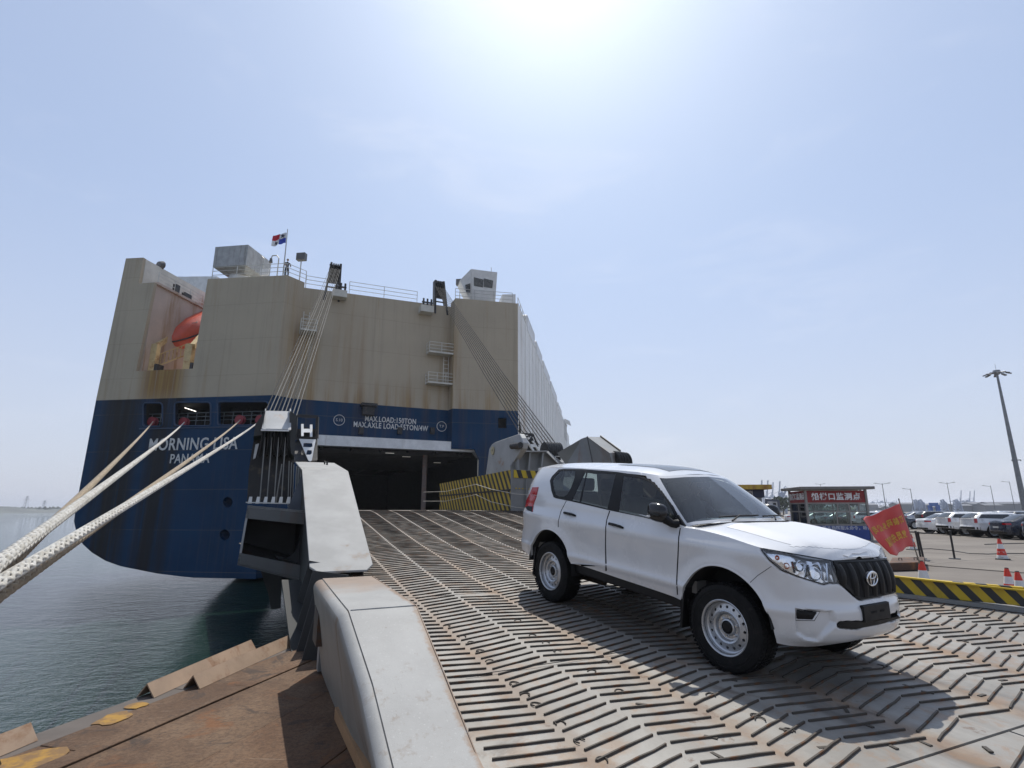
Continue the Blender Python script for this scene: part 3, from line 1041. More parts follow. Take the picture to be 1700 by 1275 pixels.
# --- ladder platforms on the door wall
def platform(x0, x1, y, rail=.95, brackets=True, depth=.9, ladder=None):
    a, b = on_M(x0, y, 0), on_M(x1, y, 0)
    a, b = lo(a, b.z), b
    m = MB().prism([a, b, b + V((0, 0, .14)), a + V((0, 0, .14))], -mn * depth, mn * .0)
    m.build('ladder_platform', M_cream, ship, world=True)
    railing([a + mn * -.05, a - mn * depth, b - mn * depth, b + mn * -.05], rail, .9, .03, 'platform_rail', M_cream)
platform(708, 748, 593)
platform(706, 749, 642.5)
platform(497, 523, 558, depth=1.3)
for x, y0, y1 in ((738, 642, 593), (506, 556, 519)):
    m = MB()
    a, b = on_M(x, y0, .25), on_M(x, y1, .25)
    for o in (-.22, .22):
        m.bar(a + dM * o, lo(a, b.z) + dM * o, .05, .05, V((0, 1, 0)))
    for k in range(int((b.z - a.z) / .35)):
        q = a + V((0, 0, .2 + k * .35))
        m.bar(q - dM * .22, q + dM * .22, .035, .035)
    m.build('wall_ladder', M_cream, ship, world=True)

# --- gear on top
def lerp3(a, b, f):
    return a + (b - a) * f
for o_, w_, h_ in ((2.5, .5, .8), (3.6, .9, .5), (8, .8, .5), (10.5, 1.2, .6), (13, .7, .9)):
    q = BL(aIn - .35, o_, zTop + .16)
    MB().prism([q, q + dT * .3, q + dT * .3 + V((0, 0, h_)), q + V((0, 0, h_))], (0, 0, 0), fwdn * w_).build('deck_fitting', M_black, ship, world=True)
# sheave posts that carry the ramp wires
POST = []
for (xb, yb, xt, yt, w) in ((551, 488, 558, 438, .75), (733, 511, 729, 467, .75)):
    b, tp = on_M(xb, yb, -.3), on_M(xt, yt, -.1)
    m = MB()
    for o in (-.5, .5):
        m.bar(b + dM * o * 1.15 + V((0, 0, -.6)), tp + dM * o * .75, .16, .7, mn)
    for k in range(6):
        f = .25 + .14 * k
        c_ = b + (tp - b) * f
        m.bar(c_ - dM * .5, c_ + dM * .5, .1, .1)
    m.build('sheave_post', M_black, ship, world=True)
    q_ = lerp3(b, tp, .45), lerp3(b, tp, .97)
    MB().prism([q_[0] - dM * .5, q_[0] + dM * .5, q_[1] + dM * .4, q_[1] - dM * .4], mn * .25, mn * .30).build('post_plate', M_black, ship, world=True)
    m = MB()
    for k in range(5):
        m2 = MB().lathe([(.01, -.05), (.42, -.05), (.36, 0), (.42, .05), (.01, .05)], 16, 'x')
        m2.v = [tp + dM * (q.x - .36 + .18 * k) + mn * q.y + V((0, 0, q.z - .35)) for q in m2.v]
        m.add(m2.v, m2.f, True)
    m.build('sheave', plain('sheave_steel', (.05, .05, .05), .5), ship, world=True)
    POST.append(tp + V((0, 0, -.35)))
    c_ = on_M(xb + (12 if xb < 600 else -27), yb + (1 if xb < 600 else 3), .5)
    m = MB().prism([c_ + dM * -.6 + V((0, 0, -.5)), c_ + dM * .55 + V((0, 0, -.5)), c_ + dM * .55 + V((0, 0, .1)), c_ + dM * -.6 + V((0, 0, .1))], mn * -.4, mn * .6)
    m.build('roller_bracket', M_cream, ship, world=True)
    m = MB()
    for o in (-.3, .05, .4):
        m.bar(c_ + dM * o, c_ + dM * o + V((0, 0, .85)), .14, .14, V((0, 1, 0)))
    m.bar(c_ + dM * -.45 + V((0, 0, .5)), c_ + dM * .5 + V((0, 0, .5)), .12, .12)
    m.build('roller_stand', M_black, ship, world=True)
railing([on_M(580, 487, -.2), on_M(693, 503, -.2)], 1.15, 2.6)
zb = TA(400, 460)[1]
railing([BL(TA(349, 460)[0], .2, zb), BL(-.15, .2, zb - .05), lo(C2 - d12 * .1 + fwdn * .3, 18.2)], 1.1, 2.4)
railing([lo(C2 + dM * .1 + mn * .2, 17.8), lo(on_M(541, 487, -.2), 17.8)], 1.1, 1.2)
railing([lo(C3f + dR * .1 + mn * .3, 18.5), lo(C3f + dR * 5.4 + mn * .3, 18.5)], 1.1, 1.6)
# grey ventilation housing on a round trunk
vb = lambda x, y, o: on_wall(x, y, C1 + fwdn * o, dT)
a, b = vb(353, 444, 1.0), vb(408, 441, 1.0)
zlo, zhi = vb(355, 443, 1.0).z, vb(358, 410, 1.0).z
dep = fwdn * 3.4
zz = zlo - .9
P4 = [lo(a, zlo), lo(b, zlo), lo(b, zhi), lo(a, zhi)]
m = MB().prism(P4, (0, 0, 0), dep)
mid = (a + b) / 2
ins = [lo(mid + (p - mid) * .62 + fwdn * o, zlo - .42) for p, o in ((a, .7), (b, .7), (b, 2.7), (a, 2.7))]
m.hexa(ins + [lo(a, zlo - .003), lo(b, zlo - .003), lo(b + dep, zlo - .003), lo(a + dep, zlo - .003)])
m.build('vent_housing', plain('housing_grey', (.36, .365, .36), .5, dirt=.3, streak=True), ship, world=True)
m = MB().lathe([(1.0, 0), (1.0, zlo - .42 - zb), (1.1, zlo - .38 - zb)], 20, 'z', lo(mid + fwdn * 1.7, zb))
m.build('vent_trunk', M_white, ship, world=True)
# flagstaff, flag
fp = vb(470, 455, .6)
ftop = vb(471, 381, .6)
MB().tube([lo(fp, zb), lo(fp, ftop.z)], [.06, .035], 8).build('flagstaff', M_rail, ship, world=True)
flag = thing('ensign', 'small red white and blue quartered flag with stars on the stern flagstaff', 'flag', lo(fp, vb(470, 403, .6).z))
m_cols = [plain('flag_white', (.75, .75, .75), .8), plain('flag_blue', (.01, .05, .42), .8), plain('flag_red', (.55, .01, .03), .8)]
fw, fh = (vb(470, 395, .6) - vb(448, 395, .6)).length, vb(460, 387, .6).z - vb(460, 404, .6).z
nx, nz = 12, 8
quad_mb = {0: MB(), 1: MB(), 2: MB()}
FP = lambda i, j: lo(fp, 0) - dT * (fw * i / nx + .06) + fwdn * (.10 * sin(i * .9 + j * .2) * (i / nx)) + V((0, 0, vb(470, 404, .6).z + fh * j / nz - .22 * (i / nx) ** 1.5 + .05 * sin(i * 1.1)))
for i in range(nx):
    for j in range(nz):
        up, near_ = j >= nz / 2, i < nx / 2
        k = (0 if near_ else 2) if up else (1 if near_ else 0)
        quad_mb[k].add([FP(i, j), FP(i + 1, j), FP(i + 1, j + 1), FP(i, j + 1)], [(0, 1, 2, 3)], True)
for k, nm in ((0, 'flag_white_quarter'), (1, 'flag_blue_quarter'), (2, 'flag_red_quarter')):
    quad_mb[k].build(nm, m_cols[k], flag, world=True)
for (i, j, c_) in ((3, 6, 1), (9, 2, 2)):
    ctr = FP(i, j) - fwdn * .03
    pts = []
    for k in range(10):
        rr = .22 if k % 2 == 0 else .09
        an = pi / 2 + k * pi / 5
        pts.append(ctr + dT * (rr * cos(an)) + V((0, 0, rr * sin(an))))
    MB().prism(pts, fwdn * -.01, fwdn * .01).build('star', plain('star_ink', (.02, .02, .05), .8), flag, world=True)
# deck lamps on bent poles, floodlights
def deck_pole(x, yb, yt, o, bend=0, head='lamp', side=1):
    b, tp = vb(x, yb, o), vb(x, yt, o)
    pts = [lo(b, zb - .3 if x < 520 else 17.8)]
    pts.append(lo(b, tp.z - .25))
    if bend:
        pts += [lo(b, tp.z) + dT * bend * .35, lo(b, tp.z) + dT * bend, lo(b, tp.z - .25) + dT * bend * 1.15]
    MB().tube(pts, .05, 6).build('lamp_pole', M_rail, ship, world=True)
    e = pts[-1]
    m = MB()
    if head == 'flood':
        m.hexa([e + dT * x_ * .38 + fwdn * y_ * .2 + V((0, 0, z_)) for z_, s_ in ((.0, 1), (.62, 1)) for x_, y_ in ((-1, -1), (1, -1), (1, 1), (-1, 1))])
    elif head == 'round':
        m2 = MB().lathe([(.02, -.2), (.25, -.18), (.42, .12), (.40, .16), (.02, .10)], 16, 'y')
        m.add([e + dT * q.x + fwdn * q.y + V((0, 0, q.z + .2)) for q in m2.v], m2.f, True)
    else:
        m.tube([e, e + V((0, 0, -.35))], [.1, .16], 8)
    m.build('deck_lamp_head', plain('lamp_head_grey', (.09, .09, .09), .5), ship, world=True)
deck_pole(435, 458, 425, 3.0, -.7)
deck_pole(460, 457, 424, 1.2, -.6)
deck_pole(497, 466, 428, 1.8, 0, 'flood')
deck_pole(250, 468, 440, 2.0, .6, 'round')
deck_pole(763, 505, 470, 12.0, 0, 'flood')
# red pennant behind the housing
p = vb(430, 428, 5)
MB().prism([lo(p, p.z), lo(p, p.z + .45) - dT * .9, lo(p, p.z + .1) + dT * .4], fwdn * -.02, fwdn * .02).build('signal_pennant', plain('pennant_red', (.12, .01, .02), .8), ship, world=True)
a = vb(432, 449, 1); b = vb(446, 449, 1)
MB().prism([lo(a, zb + .55), lo(b, zb + .55), lo(b, zb + 1.15), lo(a, zb + 1.15)], (0, 0, 0), fwdn * .1).build('rail_board', M_white, ship, world=True)
# ramp control cab on the right block
cb = lambda x, y, o=.6: on_wall(x, y, C3f + V((-dR.y, dR.x, 0)) * o, dR)
rn = V((-dR.y, dR.x, 0))
zr = 18.5
bot = [lo(cb(783, 500), zr), lo(cb(822, 500), zr)]
topz = cb(800, 452).z
t0, t1 = lo(cb(781, 451), topz), lo(cb(824, 455), topz - .1)
m = MB()
dp = 2.2
m.hexa([bot[0], bot[1], bot[1] + rn * dp, bot[0] + rn * dp, t0 - rn * .5, t1 - rn * .5, t1 + rn * (dp + .1), t0 + rn * (dp + .1)])
lw = lo(cb(771, 470), 0)
m.build('control_cab', M_white, ship, world=True)
kx = lambda f, g, o: (bot[0] + (bot[1] - bot[0]) * f) * (1 - g) + ((t0 - rn * .5) + ((t1 - t0)) * f) * g - rn * o
for f0, f1 in ((.10, .46), (.49, .84)):
    MB().prism([kx(f0, .50, 0), kx(f1, .48, 0), kx(f1 + .02, .72, 0), kx(f0, .76, 0)], -rn * .03, rn * .02).build('cab_window', M_glassdark, ship, world=True)
# cab wing on its left, flared
m = MB()
w0, w1 = bot[0] + rn * .4, bot[0] + rn * 1.9
m.hexa([bot[0] - dR * .02, bot[0] - dR * .04 + rn * .1, bot[0] - dR * .04 + rn * 1.9, bot[0] - dR * .02 + rn * 1.91, t0 - rn * .48 - dR * .02, lo(t0 - dR * .95 + rn * .2, topz - .9), lo(t0 - dR * .95 + rn * 1.9, topz - .9), t0 + rn * 1.95])
m.build('cab_wing', M_white, ship, world=True)
g0, g1 = bot[0] - dR * .06, t0 - rn * .3 - dR * .5
e0 = bot[0] * .45 + lo(t0 - dR * .95 + rn * .2, topz - .9) * .55
MB().prism([e0 - rn * .32 + V((0, 0, -.35)) + dR * .05, e0 - rn * .25 + V((0, 0, -.3)) + dR * .45, e0 - rn * .45 + V((0, 0, .5)) + dR * .40, e0 - rn * .35 + V((0, 0, .35)) - dR * .05], -rn * .06, rn * .02).build('cab_window', M_glassdark, ship, world=True)
MB().tube([t1 + rn * .5 - dR * .4, t1 + rn * .5 - dR * .4 + V((0, 0, .9))], .03, 6).build('cab_aerial', M_rail, ship, world=True)
# house and casings along the top of the side: a stepped row of boxes
a, b = cb(834, 500, 1.5), cb(856, 500, 1.5)
m = MB().prism([lo(a, 18.3), lo(b, 18.3), lo(b, cb(850, 488, 1.5).z), lo(a, cb(838, 489, 1.5).z)], (0, 0, 0), rn * 4)
m.build('side_house', M_white, ship, world=True)
for i, (a0_, a1_, h) in enumerate(((6.5, 13, 1.5), (14.5, 21, 1.35), (22.5, 32, 1.35), (33.5, 45, 1.4), (47, 56, 1.1), (57, 66, .6))):
    zz = 18.5 - 1.6 * a0_ / L
    q = [S_((a0_, 16), -.04), S_((a1_, 16), -.04), S_((a1_, 16), 3.2), S_((a0_, 16), 3.2)]
    MB().hexa([lo(x, zz - .35) for x in q] + [lo(x, zz + h) for x in q]).build('deck_casing', M_white, ship, world=True, bevel=.12, seg=1)
m = MB()
for i in range(40):
    a0_ = 1 + i * 1.6
    zz = 18.5 - 1.6 * a0_ / L
    m.bar(S_((a0_, zz), .15), S_((a0_, zz + 1.0), .15), .05, .05, V((0, 1, 0)))
for f in (.5, 1.0):
    m.bar(S_((1, 18.5 + f), .15), S_((65, 16.95 + f), .15), .04, .04)
m.build('side_railing', M_rail, ship, world=True)
for a0_, a1_, z0_, z1_ in ((L + 2, L + 12, 12.5, 16.8), (L + 13, L + 24, 12.5, 15.2), (L + 26, L + 36, 12.4, 14.2), (L + 38, L + 49, 12, 13.4)):
    q = [S_((a0_, 0), .05), S_((a1_, 0), .05), S_((a1_, 0), 8), S_((a0_, 0), 8)]
    MB().hexa([lo(x, z0_) for x in q] + [lo(x, z1_) for x in q]).build('deck_casing', M_white, ship, world=True, bevel=.1, seg=1)
# rescue boat davit and life raft rack on the side
m = MB()
for k in range(4):
    a0_ = L - 5 + k * 1.6
    m.bar(S_((a0_, 14), -.1), S_((a0_, 18.0), -.1), .22, .3, V((0, 1, 0)))
    m.bar(S_((a0_, 17.9), -.1), S_((a0_, 17.4), -1.1), .2, .25)
m.bar(S_((L - 5, 17.3), -.2), S_((L, 17.3), -.2), .2, .3)
m.build('side_davit', M_white, ship, world=True)
# ================================================================== the stern ramp
RU, RV = az(-25), az(65)
def R(s, t, z):
    return RU * s + RV * t + V((0, 0, z))
PROF = [(0.55, -1.715), (2.5, -1.58), (4, -1.47), (5, -1.39), (7.6, -1.155), (11.6, -.71), (16.4, -.1), (17.4, -.025)]
def rz_(s):
    for (a, za), (b, zb_) in zip(PROF, PROF[1:]):
        if s <= b:
            return za + (zb_ - za) * (s - a) / (b - a)
    return PROF[-1][1]
def rslope(s):
    return (rz_(s + .02) - rz_(s - .02)) / .04
def on_t(x, y, t):
    d = ray(x, y); return d * (t / d.dot(RV))
def on_s(x, y, s):
    d = ray(x, y); return d * (s / d.dot(RU))
ramp = thing('stern_ramp', 'grey rust stained steel vehicle ramp with chevron tread bars leading up into the ship', 'ramp', R(1.0, 5.0, -1.72), (0, 0, radians(25)))

# worn grey deck paint: rust gathers along the lane joints and beside the bars
t = NT('ramp_deck_paint')
c = t.co()                                     # local: x across (t - 5), y along (s - 1)
x, y, z = t.xyz(c)
lane = t.mth('FRACT', t.mth('DIVIDE', t.mth('ADD', x, 5 - 2.07 + 12.0), 1.2))      # 0 at a valley joint
dv = t.mth('SUBTRACT', .5, t.mth('ABSOLUTE', t.mth('SUBTRACT', lane, .5)))
nj = t.noise(c, 2.0, 6, .65)
valley = t.step(t.mth('SUBTRACT', dv, t.mth('MULTIPLY', t.mth('SUBTRACT', nj, .5), .30)), .17, .0)
near = t.step(y, 13, 1)
n1 = t.noise(c, .9, 8, .65, .3)
n2 = t.noise(c, 6, 7, .7)
n3 = t.noise(t.mapv(c, (1, .25, 1)), 3.2, 6, .65)
base = t.mix(t.step(n1, .3, .7), (.195, .182, .162), (.295, .282, .255))
base = t.mix(t.mth('MULTIPLY', t.step(n3, .48, .75), .5), base, (.125, .115, .10))
rm = t.mth('MAXIMUM', t.mth('MULTIPLY', valley, t.step(n1, .34, .62, .30, 1.0)), t.mth('MULTIPLY', t.step(n1, .55, .75), t.step(n2, .38, .62)))
rightward = t.step(x, -3.6, 2.0, .75, 1.0)
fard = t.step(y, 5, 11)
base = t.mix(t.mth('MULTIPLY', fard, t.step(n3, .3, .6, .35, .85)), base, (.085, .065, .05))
rm = t.mth('MULTIPLY', rm, rightward)
rc = t.mix(t.step(n2, .35, .65), (.24, .155, .085), (.155, .075, .03))
rm = t.mth('MULTIPLY', rm, t.step(y, 13, 3, .35, 1.0))
col = t.mix(t.mth('MULTIPLY', rm, .80), base, rc)
col = t.mix(t.mth('MULTIPLY', t.step(t.noise(c, 3.1, 9, .72), .60, .68), .7), col, (.10, .05, .025))
def track(cx, w):
    return t.step(t.mth('ABSOLUTE', t.mth('SUBTRACT', t.mth('ADD', x, t.mth('MULTIPLY', y, .09)), cx)), w, w * .3)
trk = t.mth('MULTIPLY', t.mth('MAXIMUM', track(-.55, .20), track(1.05, .22)), t.step(n3, .3, .6, .1, .55))
col = t.mix(trk, col, (.055, .048, .042))
mot = t.step(t.noise(c, 2.7, 8, .72, .4), .50, .64)
col = t.mix(t.mth('MULTIPLY', mot, .50), col, (.23, .135, .07))
oil = t.step(t.noise(c, 1.35, 7, .7, .6), .60, .70)
col = t.mix(t.mth('MULTIPLY', oil, .55), col, (.075, .055, .04))
chip = t.step(t.noise(c, 22, 4, .75), .66, .70)
col = t.mix(t.mth('MULTIPLY', chip, .55), col, (.13, .06, .03))
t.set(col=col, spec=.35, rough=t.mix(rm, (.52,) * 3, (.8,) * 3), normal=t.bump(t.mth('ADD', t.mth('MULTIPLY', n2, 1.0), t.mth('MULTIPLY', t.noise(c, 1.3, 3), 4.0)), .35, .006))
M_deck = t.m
M_bar = rusty('tread_bar_steel', (.075, .066, .056), .75, .6, 5.0, (.12, .055, .025), (.04, .02, .012), spec=.15)
M_grey = rusty('ramp_grey_paint', (.36, .365, .36), .42, .42, .9, (.32, .17, .07), streak=False)
M_greyd = rusty('ramp_grey_web', (.27, .28, .28), .45, .5, 1.0, (.24, .12, .05), streak=True)
M_shade = rusty('ramp_web_shade', (.045, .047, .047), .35, .75, 1.0, (.10, .05, .025), streak=True)  # webs and brackets darkened in the colour, standing in for shade
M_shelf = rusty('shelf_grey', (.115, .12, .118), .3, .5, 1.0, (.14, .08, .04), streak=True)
M_dgrey = rusty('ramp_dark_grey', (.20, .205, .20), .35, .5, 1.0, (.20, .10, .05), streak=True)

def tlim(s):                                   # plan outline of the deck
    l = 1.02 if s > 3 else 1.0
    r = 10.6 if s < 8.2 else 10.6 - (s - 8.2) / 9.2 * 2.4
    return l, r
# toe flaps with open joints
tj = [1.0, 2.35, 3.75, 5.2, 6.7, 8.2, 9.5, 10.6]
SE = 2.50
for a, b in zip(tj, tj[1:]):
    g_ = .012
    dz = random.uniform(-.012, .012)
    p = [R(.55, a + g_, -1.718), R(.55, b - g_, -1.718), R(SE - .007, b - g_, rz_(SE) - .09), R(SE - .007, a + g_, rz_(SE) - .09)]
    q = [R(.55, a + g_, rz_(.55)), R(.55, b - g_, rz_(.55)), R(SE - .007, b - g_, rz_(SE) + dz), R(SE - .007, a + g_, rz_(SE) + dz)]
    MB().hexa(p + q).build('toe_flap', M_deck, ramp, world=True)
ss = [SE + .007, 3.2, 4, 4.5, 5, 5.6, 6.3, 7.0, 7.6 - .012]
def deck_part(ss):
    m = MB()
    vs_, fs_ = [], []
    for s in ss:
        l, r = tlim(s)
        z = rz_(s)
        vs_ += [R(s, l, z), R(s, r, z), R(s, r, z - .30), R(s, l, z - .30)]
    for i in range(len(ss) - 1):
        for k in range(4):
            fs_.append((i * 4 + k, i * 4 + (k + 1) % 4, (i + 1) * 4 + (k + 1) % 4, (i + 1) * 4 + k))
    n = len(vs_)
    fs_ += [(3, 2, 1, 0), (n - 4, n - 3, n - 2, n - 1)]
    m.add(vs_, fs_)
    return m.build('deck_plate', M_deck, ramp, world=True)
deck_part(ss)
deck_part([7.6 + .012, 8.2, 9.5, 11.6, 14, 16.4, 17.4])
MB().hexa([R(7.4, 1.1, rz_(7.5) - .28), R(7.8, 1.1, rz_(7.7) - .28), R(7.8, 10.5, rz_(7.7) - .28), R(7.4, 10.5, rz_(7.5) - .28),
           R(7.4, 1.1, rz_(7.5) - .05), R(7.8, 1.1, rz_(7.7) - .05), R(7.8, 10.5, rz_(7.7) - .05), R(7.4, 10.5, rz_(7.5) - .05)]).build('hinge_bar', M_dgrey, ramp, world=True)
# inner bridge from the crest to the door sill
dl = C2 + dM * 2.3
dr_ = C2 + dM * 13.8
MB().hexa([V((p.x, p.y, -.55)) for p in (R(17.4, 1.3, 0), R(17.4, 8.2, 0), dr_, dl)] + [V((p.x, p.y, -.03)) for p in (R(17.4, 1.3, 0), R(17.4, 8.2, 0), dr_, dl)]).build('inner_bridge', M_deck, ramp, world=True)

# tread bars: short proud bars in herringbone lanes
cand = []
for k in range(-1, 15):
    ta = 2.07 + .6 * k
    tb = ta + .6
    up = (k % 2 == 0)
    s = .72 + random.uniform(0, .1)
    while s < 17.25:
        l, r = tlim(s)
        a, b = max(ta + .018, l + .36), min(tb - .030, r - .05)
        if b - a > .15:
            dsl = .27 if up else -.14
            sa, sb = s + dsl * (a - ta), s + dsl * (b - ta)
            if not (abs(sa - SE) < .07 or abs(sb - SE) < .07 or abs(s - 7.6) < .05) and min(sa, sb) > .62 and (sa < SE) == (sb < SE):
                cand.append((sa, a, sb, b, up))
        s += .1385 * random.uniform(.97, 1.03)
def bar_shape(ln, seed):
    """one bar lying along x, slightly uneven as hand-welded bars are"""
    rr = random.Random(seed)
    m = MB()
    vs_, fs_ = [], []
    n = 4
    for i in range(n + 1):
        x_ = ln * i / n
        o = rr.uniform(-.004, .004)
        h = .0170 + rr.uniform(-.004, .002) if 0 < i < n else .015
        w = .0076
        vs_ += [V((x_, o - w, -.004)), V((x_, o + w, -.004)), V((x_, o + w * .8, h)), V((x_, o - w * .8, h))]
    for i in range(n):
        for k in (1, 2, 3):
            fs_.append((i * 4 + k, i * 4 + (k + 1) % 4, i * 4 + 4 + (k + 1) % 4, i * 4 + 4 + k))
    fs_ += [(0, 1, 2, 3), (n * 4 + 3, n * 4 + 2, n * 4 + 1, n * 4)]
    m.add(vs_, fs_)
    return m
def in_view(p):
    d = p.dot(CF)
    if d < .3: return False
    return abs(p.x / d) < .97 and abs(p.dot(CU) / d) < .73
shapes = {}
stuff = MB()
cand.sort(key=lambda q: (not in_view(R(q[0], (q[1] + q[3]) / 2, rz_(q[0]))), R(q[0], (q[1] + q[3]) / 2, rz_(q[0])).length))
rinv = pmat(ramp).inverted()
for i, (sa, a, sb, b, up) in enumerate(cand):
    pa, pb = R(sa, a, rz_(sa)), R(sb, b, rz_(sb))
    xd = (pb - pa).normalized()
    nrm = V((-rslope(sa) * RU.x, -rslope(sa) * RU.y, 1)).normalized()
    yd = nrm.cross(xd).normalized()
    zd = xd.cross(yd)
    mt_ = Matrix((xd, yd, zd)).transposed().to_4x4()
    mt_.translation = pa
    ln = (pb - pa).length
    if i < 300:
        key = (round(ln, 1), i % 9)
        if key not in shapes:
            o = bar_shape(ln, i).build('tread_bar', M_bar, ramp)
            shapes[key] = (o, ln)
            o.matrix_basis = rinv @ mt_
        else:
            src, l0 = shapes[key]
            o = src.copy()
            COL.objects.link(o)
            o.matrix_basis = rinv @ mt_ @ Matrix.Diagonal((ln / l0, 1, 1, 1))
    else:
        bs = bar_shape(ln, i)
        stuff.add([mt_ @ q for q in bs.v], bs.f)
o = stuff.build('tread_bars', M_bar, ramp, world=True, fix=False)
o['kind'] = 'stuff'

# lashing rings and stray weld tabs lying on the deck
def on_ramp(px, py):
    d = ray(px, py)
    lam = 1.0
    for k in range(4000):
        p = d * lam
        if p.z < rz_(p.dot(RU)):
            break
        lam += .01
    return d * lam
ring0 = None
for px, py in ((742, 1040), (768, 1058), (782, 1068), (797, 1082), (813, 1099), (853, 1136), (872, 1155), (889, 1171), (930, 1203), (962, 1232), (999, 1264), (722, 1016),
               (823, 1015), (860, 1031), (884, 1056), (906, 1068), (925, 1082), (983, 1116), (1028, 1149), (1255, 1190), (1262, 1196), (1310, 1215), (1005, 1100), (1180, 1155)):
    p = on_ramp(px, py)
    if ring0 is None:
        pts = [V((.036 * cos(a), .05 * sin(a) - .01, .006)) for a in [pi * k / 9 * 1.15 - .2 for k in range(10)]]
        ring0 = MB().tube(pts, .0055, 6).build('lashing_ring', M_bar, ramp)
        o = ring0
    else:
        o = ring0.copy()
        COL.objects.link(o)
    o.matrix_basis = rinv @ Matrix.Translation(p + V((0, 0, .004))) @ Matrix.Rotation(random.uniform(-.5, .9), 4, 'Z')
tab0 = None
for px, py in ((1465, 1105), (1440, 1110), (1508, 1140), (1540, 1150), (1630, 1155), (1665, 1130), (1560, 1050), (1600, 1065), (1440, 1205), (1480, 1240), (1535, 1235), (1305, 1213), (1640, 1245), (1368, 1242), (1180, 1225), (1215, 1130), (1190, 1255), (1065, 1170), (1612, 1172), (1490, 1060), (1405, 1180)):
    p = on_ramp(px, py)
    if tab0 is None:
        tab0 = MB().box(-.045, -.014, 0, .045, .014, .010).build('weld_tab', M_bar, ramp)
        o = tab0
    else:
        o = tab0.copy()
        COL.objects.link(o)
    o.matrix_basis = rinv @ Matrix.Translation(p + V((0, 0, -.002))) @ Matrix.Rotation(random.choice((.3, 1.2, 2.0, 2.6)) + random.uniform(-.2, .2), 4, 'Z')
pts = [on_ramp(774 + 272 * k / 12, 1127 - 43 * k / 12) + V((0, 0, .016 + random.uniform(0, .006))) for k in range(13)]
MB().tube(pts, .0035, 5).build('loose_wire', M_black, ramp, world=True)

M_gside = rusty('girder_side_shaded', (.20, .19, .165), .42, .55, 1.6, (.17, .10, .05), streak=True)  # girder paint darkened in the colour for the shaded outer side, plus rust
# --- left edge girder, outer section: tapering box with a rolled outer edge
def girder(st, zb_, name, mat, roll=.10):
    """st: (s, t left, t right, z top)"""
    vs_, fs_ = [], []
    prof_n = 7
    for s, tl, tr, zt in st:
        hgt = max(.10, zt - zb_(s))
        r = min(roll, hgt * .45)
        loop = [R(s, tr, zb_(s)), R(s, tr, zt)]
        loop.append(R(s, tl + r * 1.12, zt))
        loop.append(R(s, tl + r * 1.06, zt - .012))
        for k in range(prof_n):
            a = pi / 2 * k / (prof_n - 1)
            loop.append(R(s, tl + r * .95 - r * .95 * sin(a), zt - r * .95 + r * .95 * cos(a) - .012))
        loop.append(R(s, tl, zt - r * .95 - .03))
        loop.append(R(s, tl + .15, zb_(s)))
        vs_ += loop
    n = prof_n + 6
    for i in range(len(st) - 1):
        for k in range(n):
            fs_.append((i * n + k, i * n + (k + 1) % n, (i + 1) * n + (k + 1) % n, (i + 1) * n + k))
    fs_ += [tuple(range(n)), tuple(range(len(st) * n - 1, len(st) * n - n - 1, -1))]
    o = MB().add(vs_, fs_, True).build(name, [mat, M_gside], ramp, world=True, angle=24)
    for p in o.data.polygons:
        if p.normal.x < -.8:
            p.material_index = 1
    return o
t = NT('girder_top_paint')
c = t.co()
y_ = t.xyz(c)[1]
x_ = t.xyz(c)[0]
n1 = t.noise(c, 1.6, 7, .62)
edge_r = t.step(t.mth('ADD', x_, t.mth('MULTIPLY', t.mth('SUBTRACT', t.noise(c, 9, 8, .78), .5), .16)), -3.735, -3.685)
far_r = t.step(t.mth('ADD', t.mth('ADD', y_, t.mth('MULTIPLY', x_, .45)), t.mth('MULTIPLY', t.mth('SUBTRACT', n1, .5), 2.0)), 2.55, 3.5)
base = t.mix(t.step(n1, .3, .7), (.25, .25, .242), (.31, .31, .30))
base = t.mix(t.mth('MULTIPLY', t.step(t.noise(c, 60, 3, .6), .62, .7), .35), base, (.45, .45, .44))
base = t.mix(t.mth('MULTIPLY', t.step(t.noise(c, 5, 8, .7), .6, .75), .35), base, (.2, .16, .12))
rust = t.mth('MAXIMUM', t.mth('MULTIPLY', edge_r, .75), t.mth('MULTIPLY', far_r, .62))
col = t.mix(rust, base, t.mix(t.step(t.noise(c, 3, 6), .3, .7), (.24, .145, .08), (.16, .08, .03)))
scr = t.noise(t.mapv(c, (9, 1.1, 3), rot=(0, 0, .12)), 3.0, 7, .75)
col = t.mix(t.mth('MULTIPLY', t.step(scr, .62, .70), .45), col, (.16, .14, .12))
col = t.mix(t.mth('MULTIPLY', t.step(t.noise(c, 11, 7, .8), .64, .69), .7), col, (.12, .06, .03))
runs = t.step(t.noise(t.mapv(c, (4, 4, .35)), 2.2, 7, .7), .54, .72)
zz_ = t.xyz(c)[2]
col = t.mix(t.mth('MULTIPLY', t.mth('MULTIPLY', runs, t.step(zz_, .9, .45)), .6), col, (.17, .125, .09))
dent = t.noise(c, 3.2, 2, .5)
t.set(col=col, rough=.62, spec=.3, normal=t.bump(t.mth('ADD', t.mth('MULTIPLY', dent, 6.0), t.noise(c, 75, 4, .6)), .4, .0022))
M_gtop = t.m
zb0 = lambda s: -1.71 if s < 7 else -1.75
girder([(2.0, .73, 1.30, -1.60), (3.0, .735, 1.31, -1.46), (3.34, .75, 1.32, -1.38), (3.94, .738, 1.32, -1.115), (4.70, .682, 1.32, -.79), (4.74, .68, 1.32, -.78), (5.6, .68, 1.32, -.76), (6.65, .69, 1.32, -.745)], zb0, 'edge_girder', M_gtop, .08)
MB().bar(R(2.5, .86, -1.66), R(5.2, .81, -1.66), .05, .09).build('rubbing_bar', rusty('rubbing_bar_rust', (.34, .2, .1), .8, .6, 2), ramp, world=True)
